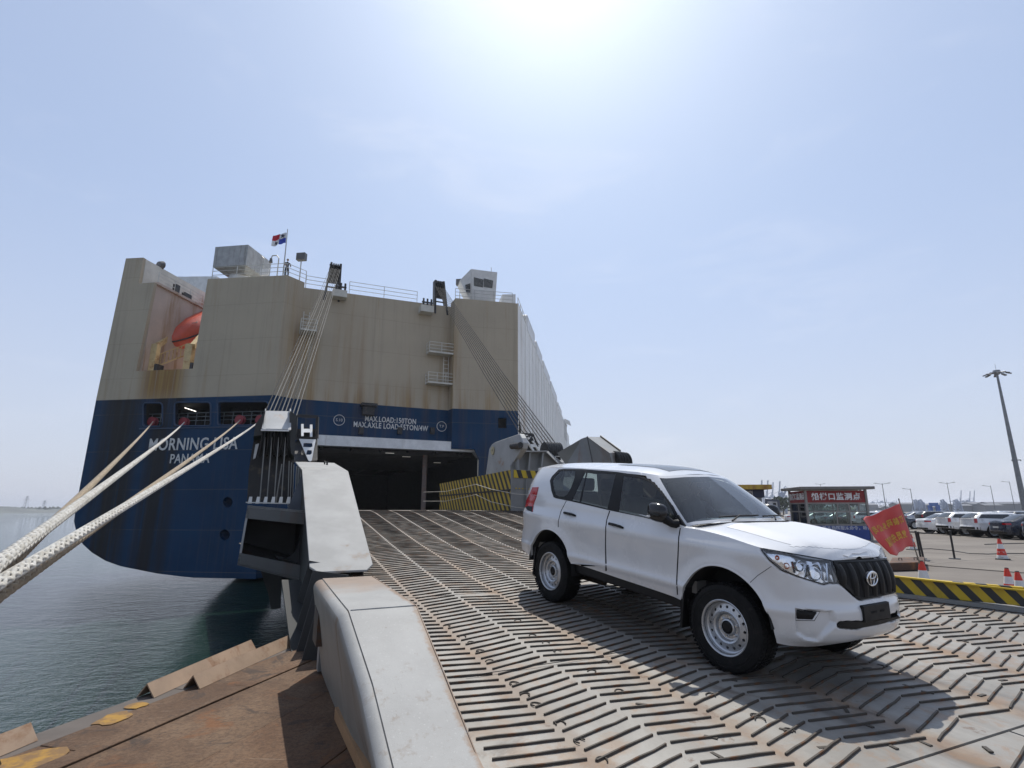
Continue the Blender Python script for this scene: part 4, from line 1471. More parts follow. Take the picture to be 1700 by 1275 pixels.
# weld beads along the top plate and round the kink
bead = lambda q: MB().tube(q, .006, 5)
bead([R(3.3, 1.318, -1.398), R(3.9, 1.318, -1.128), R(4.72, 1.318, -.783), R(6.6, 1.318, -.743)]).build('weld_bead', M_gtop, ramp, world=True)
bead([R(4.725, .785 + .53 * k / 8, -.782 + random.uniform(-.001, .001)) for k in range(9)]).build('weld_bead', M_gtop, ramp, world=True)
m = MB().lathe([(.0, 0), (.022, 0), (.022, .02), (.0, .02)], 10, 'x')
m.v = [R(3.25, .80, -1.56) + V((-q.x, q.y, q.z)) for q in m.v]
m.build('bolt_boss', M_bar, ramp, world=True)
m = MB()
# rusty end cap and bracket at the joint between the two girders
m.hexa([R(6.66, .80, -1.7), R(6.66, 1.32, -1.7), R(6.80, 1.32, -1.7), R(6.80, .80, -1.7), R(6.66, .80, -.80), R(6.66, 1.32, -.80), R(6.80, 1.32, -.84), R(6.80, .80, -.84)])
m.build('girder_end', M_dgrey, ramp, world=True)
m = MB().prism([R(6.2, .74, -1.35), R(6.55, .74, -1.35), R(6.55, .74, -1.0), R(6.2, .74, -1.05)], RV * -.03, RV * .04)
m.build('hinge_lug', M_bar, ramp, world=True)

# --- upper section: sloping wide cover plate on webs
tl, tr = .84, 1.70
up = [(8.72, -.885), (12.0, .80), (14.4, 1.15)]
m = MB()
def plate(s0, z0_, s1, z1_, a0_, a1_, th=.03, ch=0):
    pts = [R(s0, a0_ + ch, z0_), R(s0, a1_ - ch, z0_), R(s0 + ch * 1.2, a1_, z0_ + (z1_ - z0_) * ch * 1.2 / (s1 - s0)), R(s1, a1_, z1_), R(s1, a0_, z1_), R(s0 + ch * 1.2, a0_, z0_ + (z1_ - z0_) * ch * 1.2 / (s1 - s0))]
    MB().prism(pts, (0, 0, -th), (0, 0, 0)).build('cover_plate', M_gtop2, ramp, world=True, bevel=.006, seg=1)
M_gtop2 = rusty('cover_plate_paint', (.31, .31, .30), .40, .62, 1.1, (.30, .19, .10), spec=.2)
plate(8.72, -.885, 12.0, .80, tl, tr + .06, ch=.11)
plate(12.02, .80, 14.4, 1.15, tl, tr + .06)
for tt in (tl + .06, tr - .05):
    pts = [R(9.05, tt, -1.25), R(9.05, tt, -.76), R(12.0, tt, .755), R(14.35, tt, 1.1), R(14.35, tt, -.6), R(12, tt, -1.4)]
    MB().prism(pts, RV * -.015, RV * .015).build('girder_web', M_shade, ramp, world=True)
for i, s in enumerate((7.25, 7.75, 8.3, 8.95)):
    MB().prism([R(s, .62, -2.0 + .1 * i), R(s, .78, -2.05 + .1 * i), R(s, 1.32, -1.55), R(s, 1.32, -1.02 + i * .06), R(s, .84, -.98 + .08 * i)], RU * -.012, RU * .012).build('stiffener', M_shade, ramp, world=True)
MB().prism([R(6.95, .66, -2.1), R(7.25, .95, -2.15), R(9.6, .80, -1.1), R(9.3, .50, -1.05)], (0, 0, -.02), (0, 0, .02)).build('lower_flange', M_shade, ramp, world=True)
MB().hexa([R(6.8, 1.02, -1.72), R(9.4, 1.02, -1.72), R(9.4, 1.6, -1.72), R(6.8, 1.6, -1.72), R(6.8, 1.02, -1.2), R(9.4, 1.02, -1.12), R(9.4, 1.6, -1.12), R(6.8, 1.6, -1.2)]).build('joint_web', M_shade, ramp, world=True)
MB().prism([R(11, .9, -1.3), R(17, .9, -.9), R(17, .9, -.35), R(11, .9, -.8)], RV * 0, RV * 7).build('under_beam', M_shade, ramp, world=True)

# --- outrigger shelf on the left
S1 = 11.0
pTL, pTR, pBR, pBL = on_s(411, 839, S1), on_s(508, 848, S1), on_s(500, 965, S1), on_s(394, 938, S1)
def lerp(a, b, f): return a + (b - a) * f
bk = RU * 1.9
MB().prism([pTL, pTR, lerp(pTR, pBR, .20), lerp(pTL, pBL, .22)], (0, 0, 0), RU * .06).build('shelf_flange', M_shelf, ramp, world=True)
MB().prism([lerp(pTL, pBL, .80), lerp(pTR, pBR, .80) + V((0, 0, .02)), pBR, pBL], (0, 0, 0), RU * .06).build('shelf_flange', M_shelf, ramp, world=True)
MB().prism([pTL, pTR, pTR + bk, pTL + bk], (0, 0, .002), (0, 0, -.04)).build('shelf_top', M_grey, ramp, world=True)
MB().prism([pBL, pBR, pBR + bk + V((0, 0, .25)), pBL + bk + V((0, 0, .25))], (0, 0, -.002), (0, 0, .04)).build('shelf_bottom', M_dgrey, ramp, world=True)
MB().prism([pTL, pBL, pBL + bk + V((0, 0, .25)), pTL + bk], RV * 0, RV * .035).build('shelf_side', M_grey, ramp, world=True)
MB().prism([pTL + bk, pTR + bk, pBR + bk, pBL + bk], (0, 0, 0), RU * .04).build('shelf_back', plain('shelf_back_paint', (.045, .05, .055), .5), ramp, world=True)
# rounded gusset inside the shelf
m = MB()
arc = []
cR, cB = lerp(pTR, pBR, .2), lerp(pTR, pBR, .80)
for k in range(9):
    a = pi / 2 * k / 8
    arc.append(lerp(pBL, pBR, .98) + V((0, 0, .34)) - RV * (.32 * (1 - sin(a)) - .30) + V((0, 0, .32 * (1 - cos(a)))) - RV * .34 + RU * .5)
m.prism([cR + RU * .5, cB + RU * .5, lerp(pBL, pBR, .55) + V((0, 0, .3)) + RU * .5] + arc, (0, 0, 0), RU * .04)
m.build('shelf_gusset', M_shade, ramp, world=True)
pm = on_s(445, 965, 12.2)
MB().prism([on_s(432, 945, 12.2), on_s(468, 950, 12.2), on_s(466, 1010, 12.2), on_s(450, 1012, 12.2), on_s(445, 985, 12.2)], (0, 0, 0), RU * .5).build('shelf_leg', M_shade, ramp, world=True)

# --- sheave housing standing on the shelf
S2 = 11.9
o2 = lambda x, y, ds=0: on_s(x, y, S2 + ds)
hT = [o2(441, 682, .55), o2(481, 683, .55), o2(479, 713, -.18), o2(434, 712, -.18)]
MB().prism(hT, RU * -.02, RU * .03).build('housing_face', M_grey, ramp, world=True, bevel=.01, seg=1)
MB().bar(o2(433, 714, -.2), o2(480, 715, -.2), .05, .03).build('housing_lip', M_white, ramp, world=True)
for x0, x1 in ((440, 441.5), (481, 483)):
    MB().prism([o2(x0, 679, .55), o2(x1, 679, .55), o2(x1, 714, -.18), o2(x0 - 3, 714, -.18)], RU * -.05, RU * .06).build('housing_rib', M_grey, ramp, world=True)
# cheeks either side, black back
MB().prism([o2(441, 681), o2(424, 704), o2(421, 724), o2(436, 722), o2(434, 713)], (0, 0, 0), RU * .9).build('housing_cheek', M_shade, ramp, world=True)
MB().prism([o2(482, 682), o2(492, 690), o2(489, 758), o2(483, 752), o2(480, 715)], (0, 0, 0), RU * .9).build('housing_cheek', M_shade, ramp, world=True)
MB().prism([o2(424, 712, .8), o2(490, 712, .8), o2(486, 836, .8), o2(410, 834, .8), o2(413, 780, .8)], (0, 0, 0), RU * .1).build('housing_back', M_black, ramp, world=True)
for i in range(5):
    m = MB().lathe([(.02, -.035), (.33, -.035), (.28, 0), (.33, .035), (.02, .035)], 20, 'x')
    ctr = o2(436 + i * 10.6, 732, .32)
    m.v = [ctr + RV * q.x + RU * q.y + V((0, 0, q.z)) for q in m.v]
    m.build('sheave_disc', plain('sheave_steel', (.05, .05, .05), .5), ramp, world=True)
M_wireL = plain('wire_bright', (.22, .22, .21), .5, metal=.3)
for i in range(4):
    MB().tube([o2(440 + i * 11.3, 726, .02), o2(431 + i * 12.0, 834, .1)], .012, 6).build('hoist_wire', M_wireL, ramp, world=True)
MB().tube([o2(468, 770, .05), o2(458, 834, .1)], .012, 6).build('hoist_wire', M_wireL, ramp, world=True)
for i in range(6):
    a = o2(411 + i * 12.8, 836, -.1)
    MB().prism([a, a + RV * .07, a + RV * .07 + V((0, 0, .13)), a + RV * .02 + V((0, 0, .13))], (0, 0, 0), RU * .12).build('wire_clamp', M_white, ramp, world=True)
MB().bar(o2(408, 834, -.12), o2(480, 836, -.12), .02, .02).build('clamp_rod', M_rail, ramp, world=True)
MB().prism([o2(424, 738), o2(430, 736), o2(424, 760), o2(420, 762)], (0, 0, 0), RU * .2).build('cheek_bracket', M_grey, ramp, world=True)
# triangular bracket between housing and girder with its wire guard
MB().prism([o2(507, 776), o2(507, 848), o2(478, 846)], RU * .25, RU * .3).build('bracket_plate', plain('bracket_blue_grey', (.10, .12, .15), .5), ramp, world=True)
for i in range(7):
    MB().bar(o2(480 + i * 4, 765 + i * 3, .5), o2(478 + i * 4, 842 - i * 6, .5), .012, .012, V((0, 1, 0))).build('guard_rod', M_greyd, ramp, world=True)

# --- lashing head on the girder: black frame, white H, white holed plate
S3 = 14.4
o3 = lambda x, y, ds=0: on_s(x, y, S3 + ds)
for a, b in (((492, 690), (527, 692)), ((492, 690), (490, 728)), ((527, 692), (526, 728)), ((490, 728), (526, 728))):
    MB().bar(o3(*a, .6), o3(*b, .6), .07, .07, V((0, 1, 0)) if a[0] == b[0] or abs(a[0] - b[0]) < 4 else V((0, 0, 1))).build('frame_bar', M_black, ramp, world=True)
MB().prism([o3(493, 712, .7), o3(525, 712, .7), o3(525, 728, .7), o3(493, 728, .7)], RU * 0, RU * .05).build('frame_panel', M_black, ramp, world=True)
M_hwhite = rusty('head_white_paint', (.70, .70, .68), .4, .5, 2.0, (.35, .2, .1))
for p in ([(500, 704), (504, 704), (504, 724), (500, 724)], [(514.5, 705), (518.5, 705), (518.5, 725), (514.5, 725)], [(504, 712), (514.5, 712), (514.5, 718), (504, 718)]):
    MB().prism([o3(*q, (745 - q[1]) * .018) for q in p], RU * -.03, RU * .05).build('head_bar', M_hwhite, ramp, world=True)
tri = [(499, 725), (527.5, 726), (518, 764), (515, 766), (512, 764)]
holes_px = [[(506, 733), (510, 732.5), (521, 733), (521, 739), (518, 740.5), (505, 740)], [(512, 745.5), (519, 746), (519, 751), (516, 754), (509, 754), (510.5, 749)]]
P0 = R(S3, 0, 0)
def to_tz(q):
    p = o3(*q, -.04); return (p.dot(RV), p.z)
vo, fo = fill([V(to_tz(q)) for q in tri], [[V(to_tz(q)) for q in h] for h in holes_px])
m = MB()
for o_ in (0, .05):
    m.add([R(S3 - .04 + o_ + (q.y - 1.15) * .75, q.x, q.y) for q in vo], [f if o_ else f[::-1] for f in fo])
for L_ in [tri] + holes_px:
    k = len(L_)
    w_ = [to_tz(q) for q in L_]
    m.add([R(S3 - .04 + (q[1] - 1.15) * .75, *q) for q in w_] + [R(S3 + .01 + (q[1] - 1.15) * .75, *q) for q in w_], [(i, (i + 1) % k, k + (i + 1) % k, k + i) for i in range(k)])
m.build('head_plate', M_hwhite, ramp, world=True)
MB().prism([o3(499, 726, .7), o3(512, 765, .06), o3(490, 765, .06), o3(488, 735, .6)], RU * 0, RU * .5).build('head_side', M_black, ramp, world=True)
MB().prism([o3(527, 727, .7), o3(527, 764, .06), o3(517, 765, .06)], RU * .0, RU * .5).build('head_side', M_black, ramp, world=True)
MB().tube([o3(539, 771, -2), o3(539, 766, -2), o3(543, 766, -2), o3(543, 772, -2)], .02, 6).build('grab_handle', M_black, ramp, world=True)

# --- right side of the ramp: striped guard wall, cheek plate, sheaves, girder
M_stripe = stripes('guard_wall_stripes', (.42, .29, .012), (.014, .014, .014), .36, .72)
TW = 7.95
gw = [on_t(730, 846, TW), on_t(848, 850, TW), on_t(848, 780, TW), on_t(730, 803, TW)]
root_off = pmat(ramp)
pw = MB()
gwl = [V((q.dot(RV), q.dot(RU), q.z)) for q in gw]
wall = bpy.data.objects.new('guard_wall', None)
def local_plate(name, pts, thick, mat, axis_x, origin, parent=ramp):
    """plate with its own axes, so that printed stripes run along it"""
    axis_x = axis_x.normalized()
    n = axis_x.cross(V((0, 0, 1))).normalized()
    mt_ = Matrix((axis_x, n, V((0, 0, 1)))).transposed().to_4x4()
    mt_.translation = origin
    iv = mt_.inverted()
    m = MB().prism([iv @ p for p in pts], V((0, -thick, 0)), V((0, 0, 0)))
    o = m.build(name, mat, parent)
    o.matrix_basis = pmat(parent).inverted() @ mt_
    return o
bpy.data.objects.remove(wall)
local_plate('guard_wall', gw, .05, M_stripe, RU * -1, gw[0])
for f in (.52,):
    a, b = lerp(gw[0], gw[3], f), lerp(gw[1], gw[2], f)
    MB().bar(a - RV * .03, b - RV * .03, .04, .05).build('wall_rib', M_stripe2 if False else M_stripe, ramp, world=True)
for k in range(5):
    a = lerp(gw[0], gw[1], k / 4)
    b = lerp(gw[3], gw[2], k / 4)
    MB().bar(a + RV * .08, V((a.x, a.y, b.z)) + RV * .08, .08, .08, V((0, 1, 0))).build('wall_post', M_dgrey, ramp, world=True)
c0 = gw[1] + RV * .02
fb = [on_s(849, 853, 17.0), on_s(935, 862, 17.0), on_s(935, 783, 17.0), on_s(849, 779, 17.0)]
local_plate('front_panel', fb, .06, M_dgrey, RV, fb[0])
M_stripe3 = stripes('front_stripes', (.50, .36, .015), (.016, .016, .016), .36, .35)
bnd = [on_s(853, 793, 16.97), on_s(935, 796, 16.97), on_s(935, 784, 16.97), on_s(853, 780, 16.97)]
local_plate('stripe_band', bnd, .01, M_stripe3, RV, bnd[0])
for k in range(7):
    a = on_s(856 + k * 5.5, 811.5 + k * .3, 16.96)
    MB().prism([a, a + RV * .05, a + RV * .05 + V((0, 0, .035)), a + V((0, 0, .035))], RU * 0, RU * .02).build('yellow_mark', plain('yellow_mark_paint', (.5, .36, .02), .6), ramp, world=True)
for x in (874, 899, 920):
    MB().bar(on_s(x, 855, 16.95), on_s(x, 796, 16.95), .05, .06, V((0, 1, 0))).build('panel_post', M_dgrey, ramp, world=True)
# safety lines with sag along the wall
for pts in ([(703, 817), (740, 816), (790, 804), (815, 812), (855, 820), (908, 824)], [(703, 832), (740, 832), (790, 821), (815, 833), (855, 842), (908, 848)]):
    q = [on_t(x, y, TW - .25 - (.3 if x < 720 else 0)) for x, y in pts[:-2]] + [on_s(x, y, 16.6) for x, y in pts[-2:]]
    MB().tube(q, .011, 5).build('safety_line', plain('safety_line_rope', (.45, .42, .36), .7), ramp, world=True)

TC = 8.6
ct = lambda x, y, o=0: on_t(x, y, TC + o)
chk = [(806, 790), (812, 745), (816, 738), (822, 734), (862, 720), (866, 727), (868.5, 735), (867, 745), (850, 771), (848, 800)]
MB().prism([ct(*q) for q in chk], RV * 0, RV * .22).build('cheek_plate', M_grey, ramp, world=True, bevel=.02, seg=1)
ctr = ct(818, 748, -.02)
m = MB().lathe([(.05, 0), (.05, -.02), (.17, -.02), (.17, 0)], 16, 'x')
m.v = [ctr + RV * q.x + RU * q.y + V((0, 0, q.z)) for q in m.v]
m.build('pin_boss', rusty('pin_boss_paint', (.45, .40, .25), .5), ramp, world=True)
a, b = ct(850, 741, -.12), ct(864, 739, -.12)
MB().tube([a, b], .115, 10).build('side_lamp', M_black, ramp, world=True)
# lattice and H head on the right
SR = 18.6
r3 = lambda x, y, ds=0: on_s(x, y, SR + ds)
for a, b in (((866, 720), (885, 721)), ((885, 721), (893, 742)), ((866, 728), (884, 722)), ((868, 734), (888, 734)), ((873, 742), (885, 722))):
    MB().bar(r3(*a), r3(*b), .06, .06, V((0, 1, .01))).build('frame_bar', M_black, ramp, world=True)
MB().prism([r3(868, 735, .3), r3(884, 726, .3), r3(893, 748, .3), r3(872, 748, .3)], RU * 0, RU * .05).build('frame_panel', M_black, ramp, world=True)
for p in ([(872.5, 731), (875.5, 731), (887, 748), (884, 748)], [(883, 732), (885.5, 732), (896, 748), (893, 748)], [(877, 737), (887, 738), (889, 742), (881, 743)]):
    MB().prism([r3(*q, -.1) for q in p], RU * -.03, RU * .05).build('head_bar', M_hwhite, ramp, world=True)
# stiffened cross girder
xg = [(861, 751), (905, 749), (934, 768), (950, 792), (849, 792), (849, 772)]
MB().prism([r3(*q, -.3) for q in xg], RU * .02, RU * .1).build('cross_girder', M_dgrey, ramp, world=True)
for x0, x1 in ((860, 861.5), (880.5, 878), (902, 899)):
    MB().prism([r3(x0 - 1.2, 751, -.5), r3(x0 + 1.2, 751, -.5), r3(x1 + 1.2, 780, -.5), r3(x1 - 1.2, 780, -.5)], RU * 0, RU * .25).build('stiffener', M_greyd, ramp, world=True)
MB().bar(r3(861, 750, -.45), r3(906, 749.5, -.45), .3, .04).build('girder_flange', M_grey, ramp, world=True)
MB().prism([r3(906, 749.5, -.5), r3(919, 749.5, .6), r3(939, 768, .6), r3(926, 769, -.5)], (0, 0, -.02), (0, 0, .02)).build('cover_plate', M_gtop2, ramp, world=True)
MB().tube([r3(922, 763, -.4), r3(922.5, 757.5, -.4), r3(931, 758, -.4), r3(931.5, 764, -.4)], .02, 6).build('grab_handle', M_rail, ramp, world=True)
for i in range(6):
    m = MB().lathe([(.02, -.05), (.36, -.05), (.31, 0), (.36, .05), (.02, .05)], 18, 'x')
    ctr = r3(905 + i * 4.2, 749 + i * .1, .2)
    m.v = [ctr + RV * q.x + RU * q.y + V((0, 0, q.z)) for q in m.v]
    m.build('sheave_disc', plain('sheave_steel', (.05, .05, .05), .5), ramp, world=True)

# right hand girder head, seen over the car roof
SG = 13.5
g3 = lambda x, y, ds=0: on_s(x, y, SG + ds)
A_, B_, Cc, D_, E_ = g3(925, 752, 1.2), g3(966, 728, .7), g3(975, 725, .5), g3(984, 772, .3), g3(940, 772, 1.0)
b1, b2, b3 = g3(1012, 752, -.9), g3(1018, 775, -.9), g3(997, 725.5, 1.2)
b4 = g3(1030, 750, -.2)
MB().add([A_, B_, Cc, D_, E_], [(0, 1, 2, 3, 4)]).add([Cc, b1, b2, D_], [(0, 1, 2, 3)]).add([Cc, b3, b4, b1], [(0, 1, 2, 3)]).add([B_, b3, Cc], [(0, 1, 2)]).add([b1, b4, g3(1032, 775, -.2), b2], [(0, 1, 2, 3)]).add([A_, B_, b3, b4, g3(1032, 775, -.2), E_], [(0, 1, 2, 3, 4, 5)]).build('girder_head', M_dgrey, ramp, world=True, fix=False)
MB().bar(b3 + V((0, 0, .03)), b4 + V((0, 0, .03)), .03, .05).build('head_rail', M_black, ramp, world=True)
MB().bar(Cc + V((0, 0, .01)), D_ + V((0, 0, .01)) - RU * .03, .03, .02).build('head_seam', M_black, ramp, world=True)
for i in range(5):
    m = MB().lathe([(.02, -.03), (.34, -.03), (.30, 0), (.34, .03), (.02, .03)], 18, 'x')
    ctr = g3(1019 + i * 4.6, 768 + i * .4, -.45 + .12 * i)
    m.v = [ctr + RV * q.x + RU * q.y + V((0, 0, q.z)) for q in m.v]
    m.build('sheave_disc', plain('sheave_steel', (.05, .05, .05), .5), ramp, world=True)
MB().tube([g3(1036, 764, -.2), g3(1046, 774, -.2)], .02, 6).build('wire_end', M_black, ramp, world=True)

M_wireG = plain('grey_wire', (.13, .125, .115), .75, spec=.15)
M_wireD = plain('greased_wire', (.035, .034, .033), .8, spec=.1)
# --- hoisting wires between the ship's sheave posts and the ramp
for i in range(9):
    top = POST[0] + dM * (-.42 + .10 * i)
    bot = o2(438 + i * 7.0, 686, .62) + RU * (.25 + .05 * (i % 3))
    m_ = lerp(top, bot, .5) + V((0, 0, -.12))
    MB().tube([top, m_, bot], .0120, 5).build('hoist_wire', M_wireG if i % 3 else M_wireD, ramp, world=True)
for i in range(9):
    top = POST[1] + dM * (-.4 + .10 * i)
    bot = r3(876 + i * 6.2, 738 + (abs(i - 4) * .6), .2 + .05 * (i % 2))
    m_ = lerp(top, bot, .5) + V((0, 0, -.35))
    q1, q2 = lerp(lerp(top, m_, .5), lerp(m_, bot, .5), .25), lerp(lerp(top, m_, .5), lerp(m_, bot, .5), .75)
    MB().tube([top, lerp(top, m_, .55), lerp(m_, bot, .45), bot], .019, 5).build('hoist_wire', M_wireD, ramp, world=True)
# ================================================================== car building kit
def catmull(pts, t):
    n = len(pts) - 1
    i = min(int(t), n - 1)
    u = t - i
    p1, p2 = pts[i], pts[i + 1]
    p0 = pts[i - 1] if i > 0 else p1 * 2 - p2
    p3 = pts[i + 2] if i + 2 <= n else p2 * 2 - p1
    return ((p1 * 2) + (p2 - p0) * u + (p0 * 2 - p1 * 5 + p2 * 4 - p3) * u * u + (p1 * 3 - p0 - p2 * 3 + p3) * u ** 3) * .5
def curve1(tab, x):
    """smooth interpolation in a table of (x, y)"""
    if x <= tab[0][0]: return tab[0][1]
    if x >= tab[-1][0]: return tab[-1][1]
    for i in range(len(tab) - 1):
        (a, ya), (b, yb) = tab[i], tab[i + 1]
        if x <= b:
            u = (x - a) / (b - a)
            ma = 0 if i == 0 else (yb - tab[i - 1][1]) / (b - tab[i - 1][0])
            mb = 0 if i + 2 >= len(tab) else (tab[i + 2][1] - ya) / (tab[i + 2][0] - a)
            h = b - a
            return (2 * u ** 3 - 3 * u * u + 1) * ya + (u ** 3 - 2 * u * u + u) * h * ma + (-2 * u ** 3 + 3 * u * u) * yb + (u ** 3 - u * u) * h * mb
def smooth(a, b, x):
    u = max(0.0, min(1.0, (x - a) / (b - a)))
    return u * u * (3 - 2 * u)

class Shell:
    """a car body described by plan contours and profiles; right half is y < 0"""
    def __init__(s, sp):
        s.sp = sp
        pl = [V(p) for p in sp['plan']]                # (x, |y|) rear centre -> front centre
        dense = [catmull(pl, i * (len(pl) - 1) / 400) for i in range(401)]
        acc = [0]
        for a, b in zip(dense, dense[1:]):
            acc.append(acc[-1] + (b - a).length)
        s.dense, s.acc = dense, acc
        s.gb = [V((*p, curve1(sp['belt'], p[0]))) for p in sp['gb']]
        s.gt = [V((*p, s.roof(p[0], p[1]))) for p in sp['gt']]
    def roof(s, x, y):
        return curve1(s.sp['roofz'], x) - s.sp['crown'] * (abs(y) / s.sp['gw']) ** 2.4
    def plan(s, c):
        L = c * s.acc[-1]
        lo, hi = 0, 400
        while hi - lo > 1:
            m = (lo + hi) // 2
            if s.acc[m] <= L: lo = m
            else: hi = m
        f = (L - s.acc[lo]) / max(1e-9, s.acc[hi] - s.acc[lo])
        p = s.dense[lo].lerp(s.dense[hi], f)
        a, b = s.dense[max(0, lo - 2)], s.dense[min(400, hi + 2)]
        t = (b - a).normalized()
        return p, V((-t.y, t.x))
    def low(s, c, f):
        sp = s.sp
        p, n = s.plan(c)
        if n.dot(V((0, 1))) < -1e-3 and abs(n.y) > .5: n = -n
        wf, wr = smooth(.15, .95, n.x), smooth(.15, .95, -n.x)
        ws = max(0, 1 - wf - wr)
        zb = curve1(sp['zb'], p.x)
        zt = curve1(sp['zt'], p.x)
        f *= 1 + .06 * smooth(sp['cowl'], sp['cowl'] - .15, p.x) * smooth(sp.get('boot', -9), sp.get('boot', -9) + .15, p.x)
        z = zb + (zt - zb) * f
        d = ws * curve1(sp['dside'], z) + wf * curve1(sp['dfront'], z) + wr * curve1(sp['drear'], z)
        for ax in sp['axles']:
            r = sqrt((p.x - ax) ** 2 + (z - sp['ac']) ** 2)
            d += ws * sp.get('flare', .022) * exp(-((r - sp['arch']) / .09) ** 2)
        q = p + n * d
        return V((q.x, -max(0, q.y), z))
    def top(s, c, r):
        k = c * (len(s.gb) - 1)
        b, t = catmull(s.gb, k), catmull(s.gt, k)
        q = b.lerp(t, r)
        g = catmull(s.gb, min(k + .02, len(s.gb) - 1)) - catmull(s.gb, max(0, k - .02))
        n = V((-g.y, g.x, 0))
        if n.length: n.normalize()
        if n.y < -.2: n = -n
        q += n * (s.sp.get('bulge', .03) * 4 * r * (1 - r))
        return V((q.x, -max(0, q.y), q.z))
    def grid(s, fn, cs, fs):
        return [[fn(c, f) for c in cs] for f in fs]

def grid_mesh(mb, g, keep=None, mirror=True, smooth_=True, wrap=None):
    """quads of a point grid, both halves of the car"""
    R_, C_ = len(g), len(g[0])
    for sgn in ((1, -1) if mirror else (1,)):
        vs = [V((p.x, p.y * sgn, p.z)) for row in g for p in row]
        fs = []
        for i in range(R_ - 1):
            for j in range(C_ - 1):
                if keep is None or keep(i, j):
                    f = (i * C_ + j, i * C_ + j + 1, (i + 1) * C_ + j + 1, (i + 1) * C_ + j)
                    fs.append(f if sgn > 0 else f[::-1])
        used = sorted({k for f in fs for k in f})
        mp = {k: n for n, k in enumerate(used)}
        mb.add([vs[k] for k in used], [tuple(mp[k] for k in f) for f in fs], smooth_)
    return mb

def arch_cut(g, sp, R=None):
    """returns keep(i, j) after pulling vertices near a wheel opening on to its edge"""
    R = R or sp['arch']
    rows, cols = len(g), len(g[0])
    inside = [[False] * cols for _ in range(rows)]
    for i in range(rows):
        for j in range(cols):
            p = g[i][j]
            for ax in sp['axles']:
                if abs(p.y) > sp['plan_w'] * .75 and ((p.x - ax) ** 2 + (p.z - sp['ac']) ** 2) < R * R:
                    inside[i][j] = True
    dead = [[inside[i][j] and inside[i + 1][j] and inside[i][j + 1] and inside[i + 1][j + 1] for j in range(cols - 1)] for i in range(rows - 1)]
    for i in range(rows):
        for j in range(cols):
            if inside[i][j]:
                p = g[i][j]
                ax = min(sp['axles'], key=lambda a: abs(p.x - a))
                v = V((p.x - ax, p.z - sp['ac']))
                if v.length > .02:
                    v = v.normalized() * R
                    g[i][j] = V((ax + v.x, p.y, sp['ac'] + v.y))
    return lambda i, j: not dead[i][j]

def wheel_parts(parent, R, W, rim, mats, holes=16, n=40, detail=True):
    """tyre > rim; axis along y, outer face at -y; returns the tyre"""
    m = MB()
    h = W / 2
    m.lathe([(rim * .98, -h * .80), (rim * 1.04, -h * .93), (rim * 1.2, -h), (R * .90, -h * .97), (R * .965, -h * .86), (R * .992, -h * .66), (R, -h * .3), (R, h * .3), (R * .992, h * .66), (R * .965, h * .86), (R * .9, h * .97), (rim * 1.2, h), (rim * .98, h * .8), (rim * .96, -h * .8)], n, 'y')
    if detail:                                   # tread blocks
        for k in range(64):
            a = 2 * pi * k / 64
            for o in (-.72, -.25, .25, .72):
                w = .2
                a0, a1 = a + (.02 if o < 0 else .05), a + .068 + (.02 if o < 0 else .05)
                r0, r1 = R * .985, R * (1.012 if abs(o) < .5 else 1.0)
                pts = [V((rr * cos(q), h * (o + s_ * w), rr * sin(q))) for rr in (r0, r1) for q, s_ in ((a0, -1), (a1, -1), (a1, 1), (a0, 1))]
                m.hexa(pts)
        for k in range(2):                       # sidewall ribs
            rr = R * (.80 + .06 * k)
            m.lathe([(rr - .006, -h * 1.0), (rr, -h * 1.02), (rr + .006, -h * .995)], n, 'y')
    tyre = m.build('tyre', mats['tyre'], parent, fix=False)
    return tyre
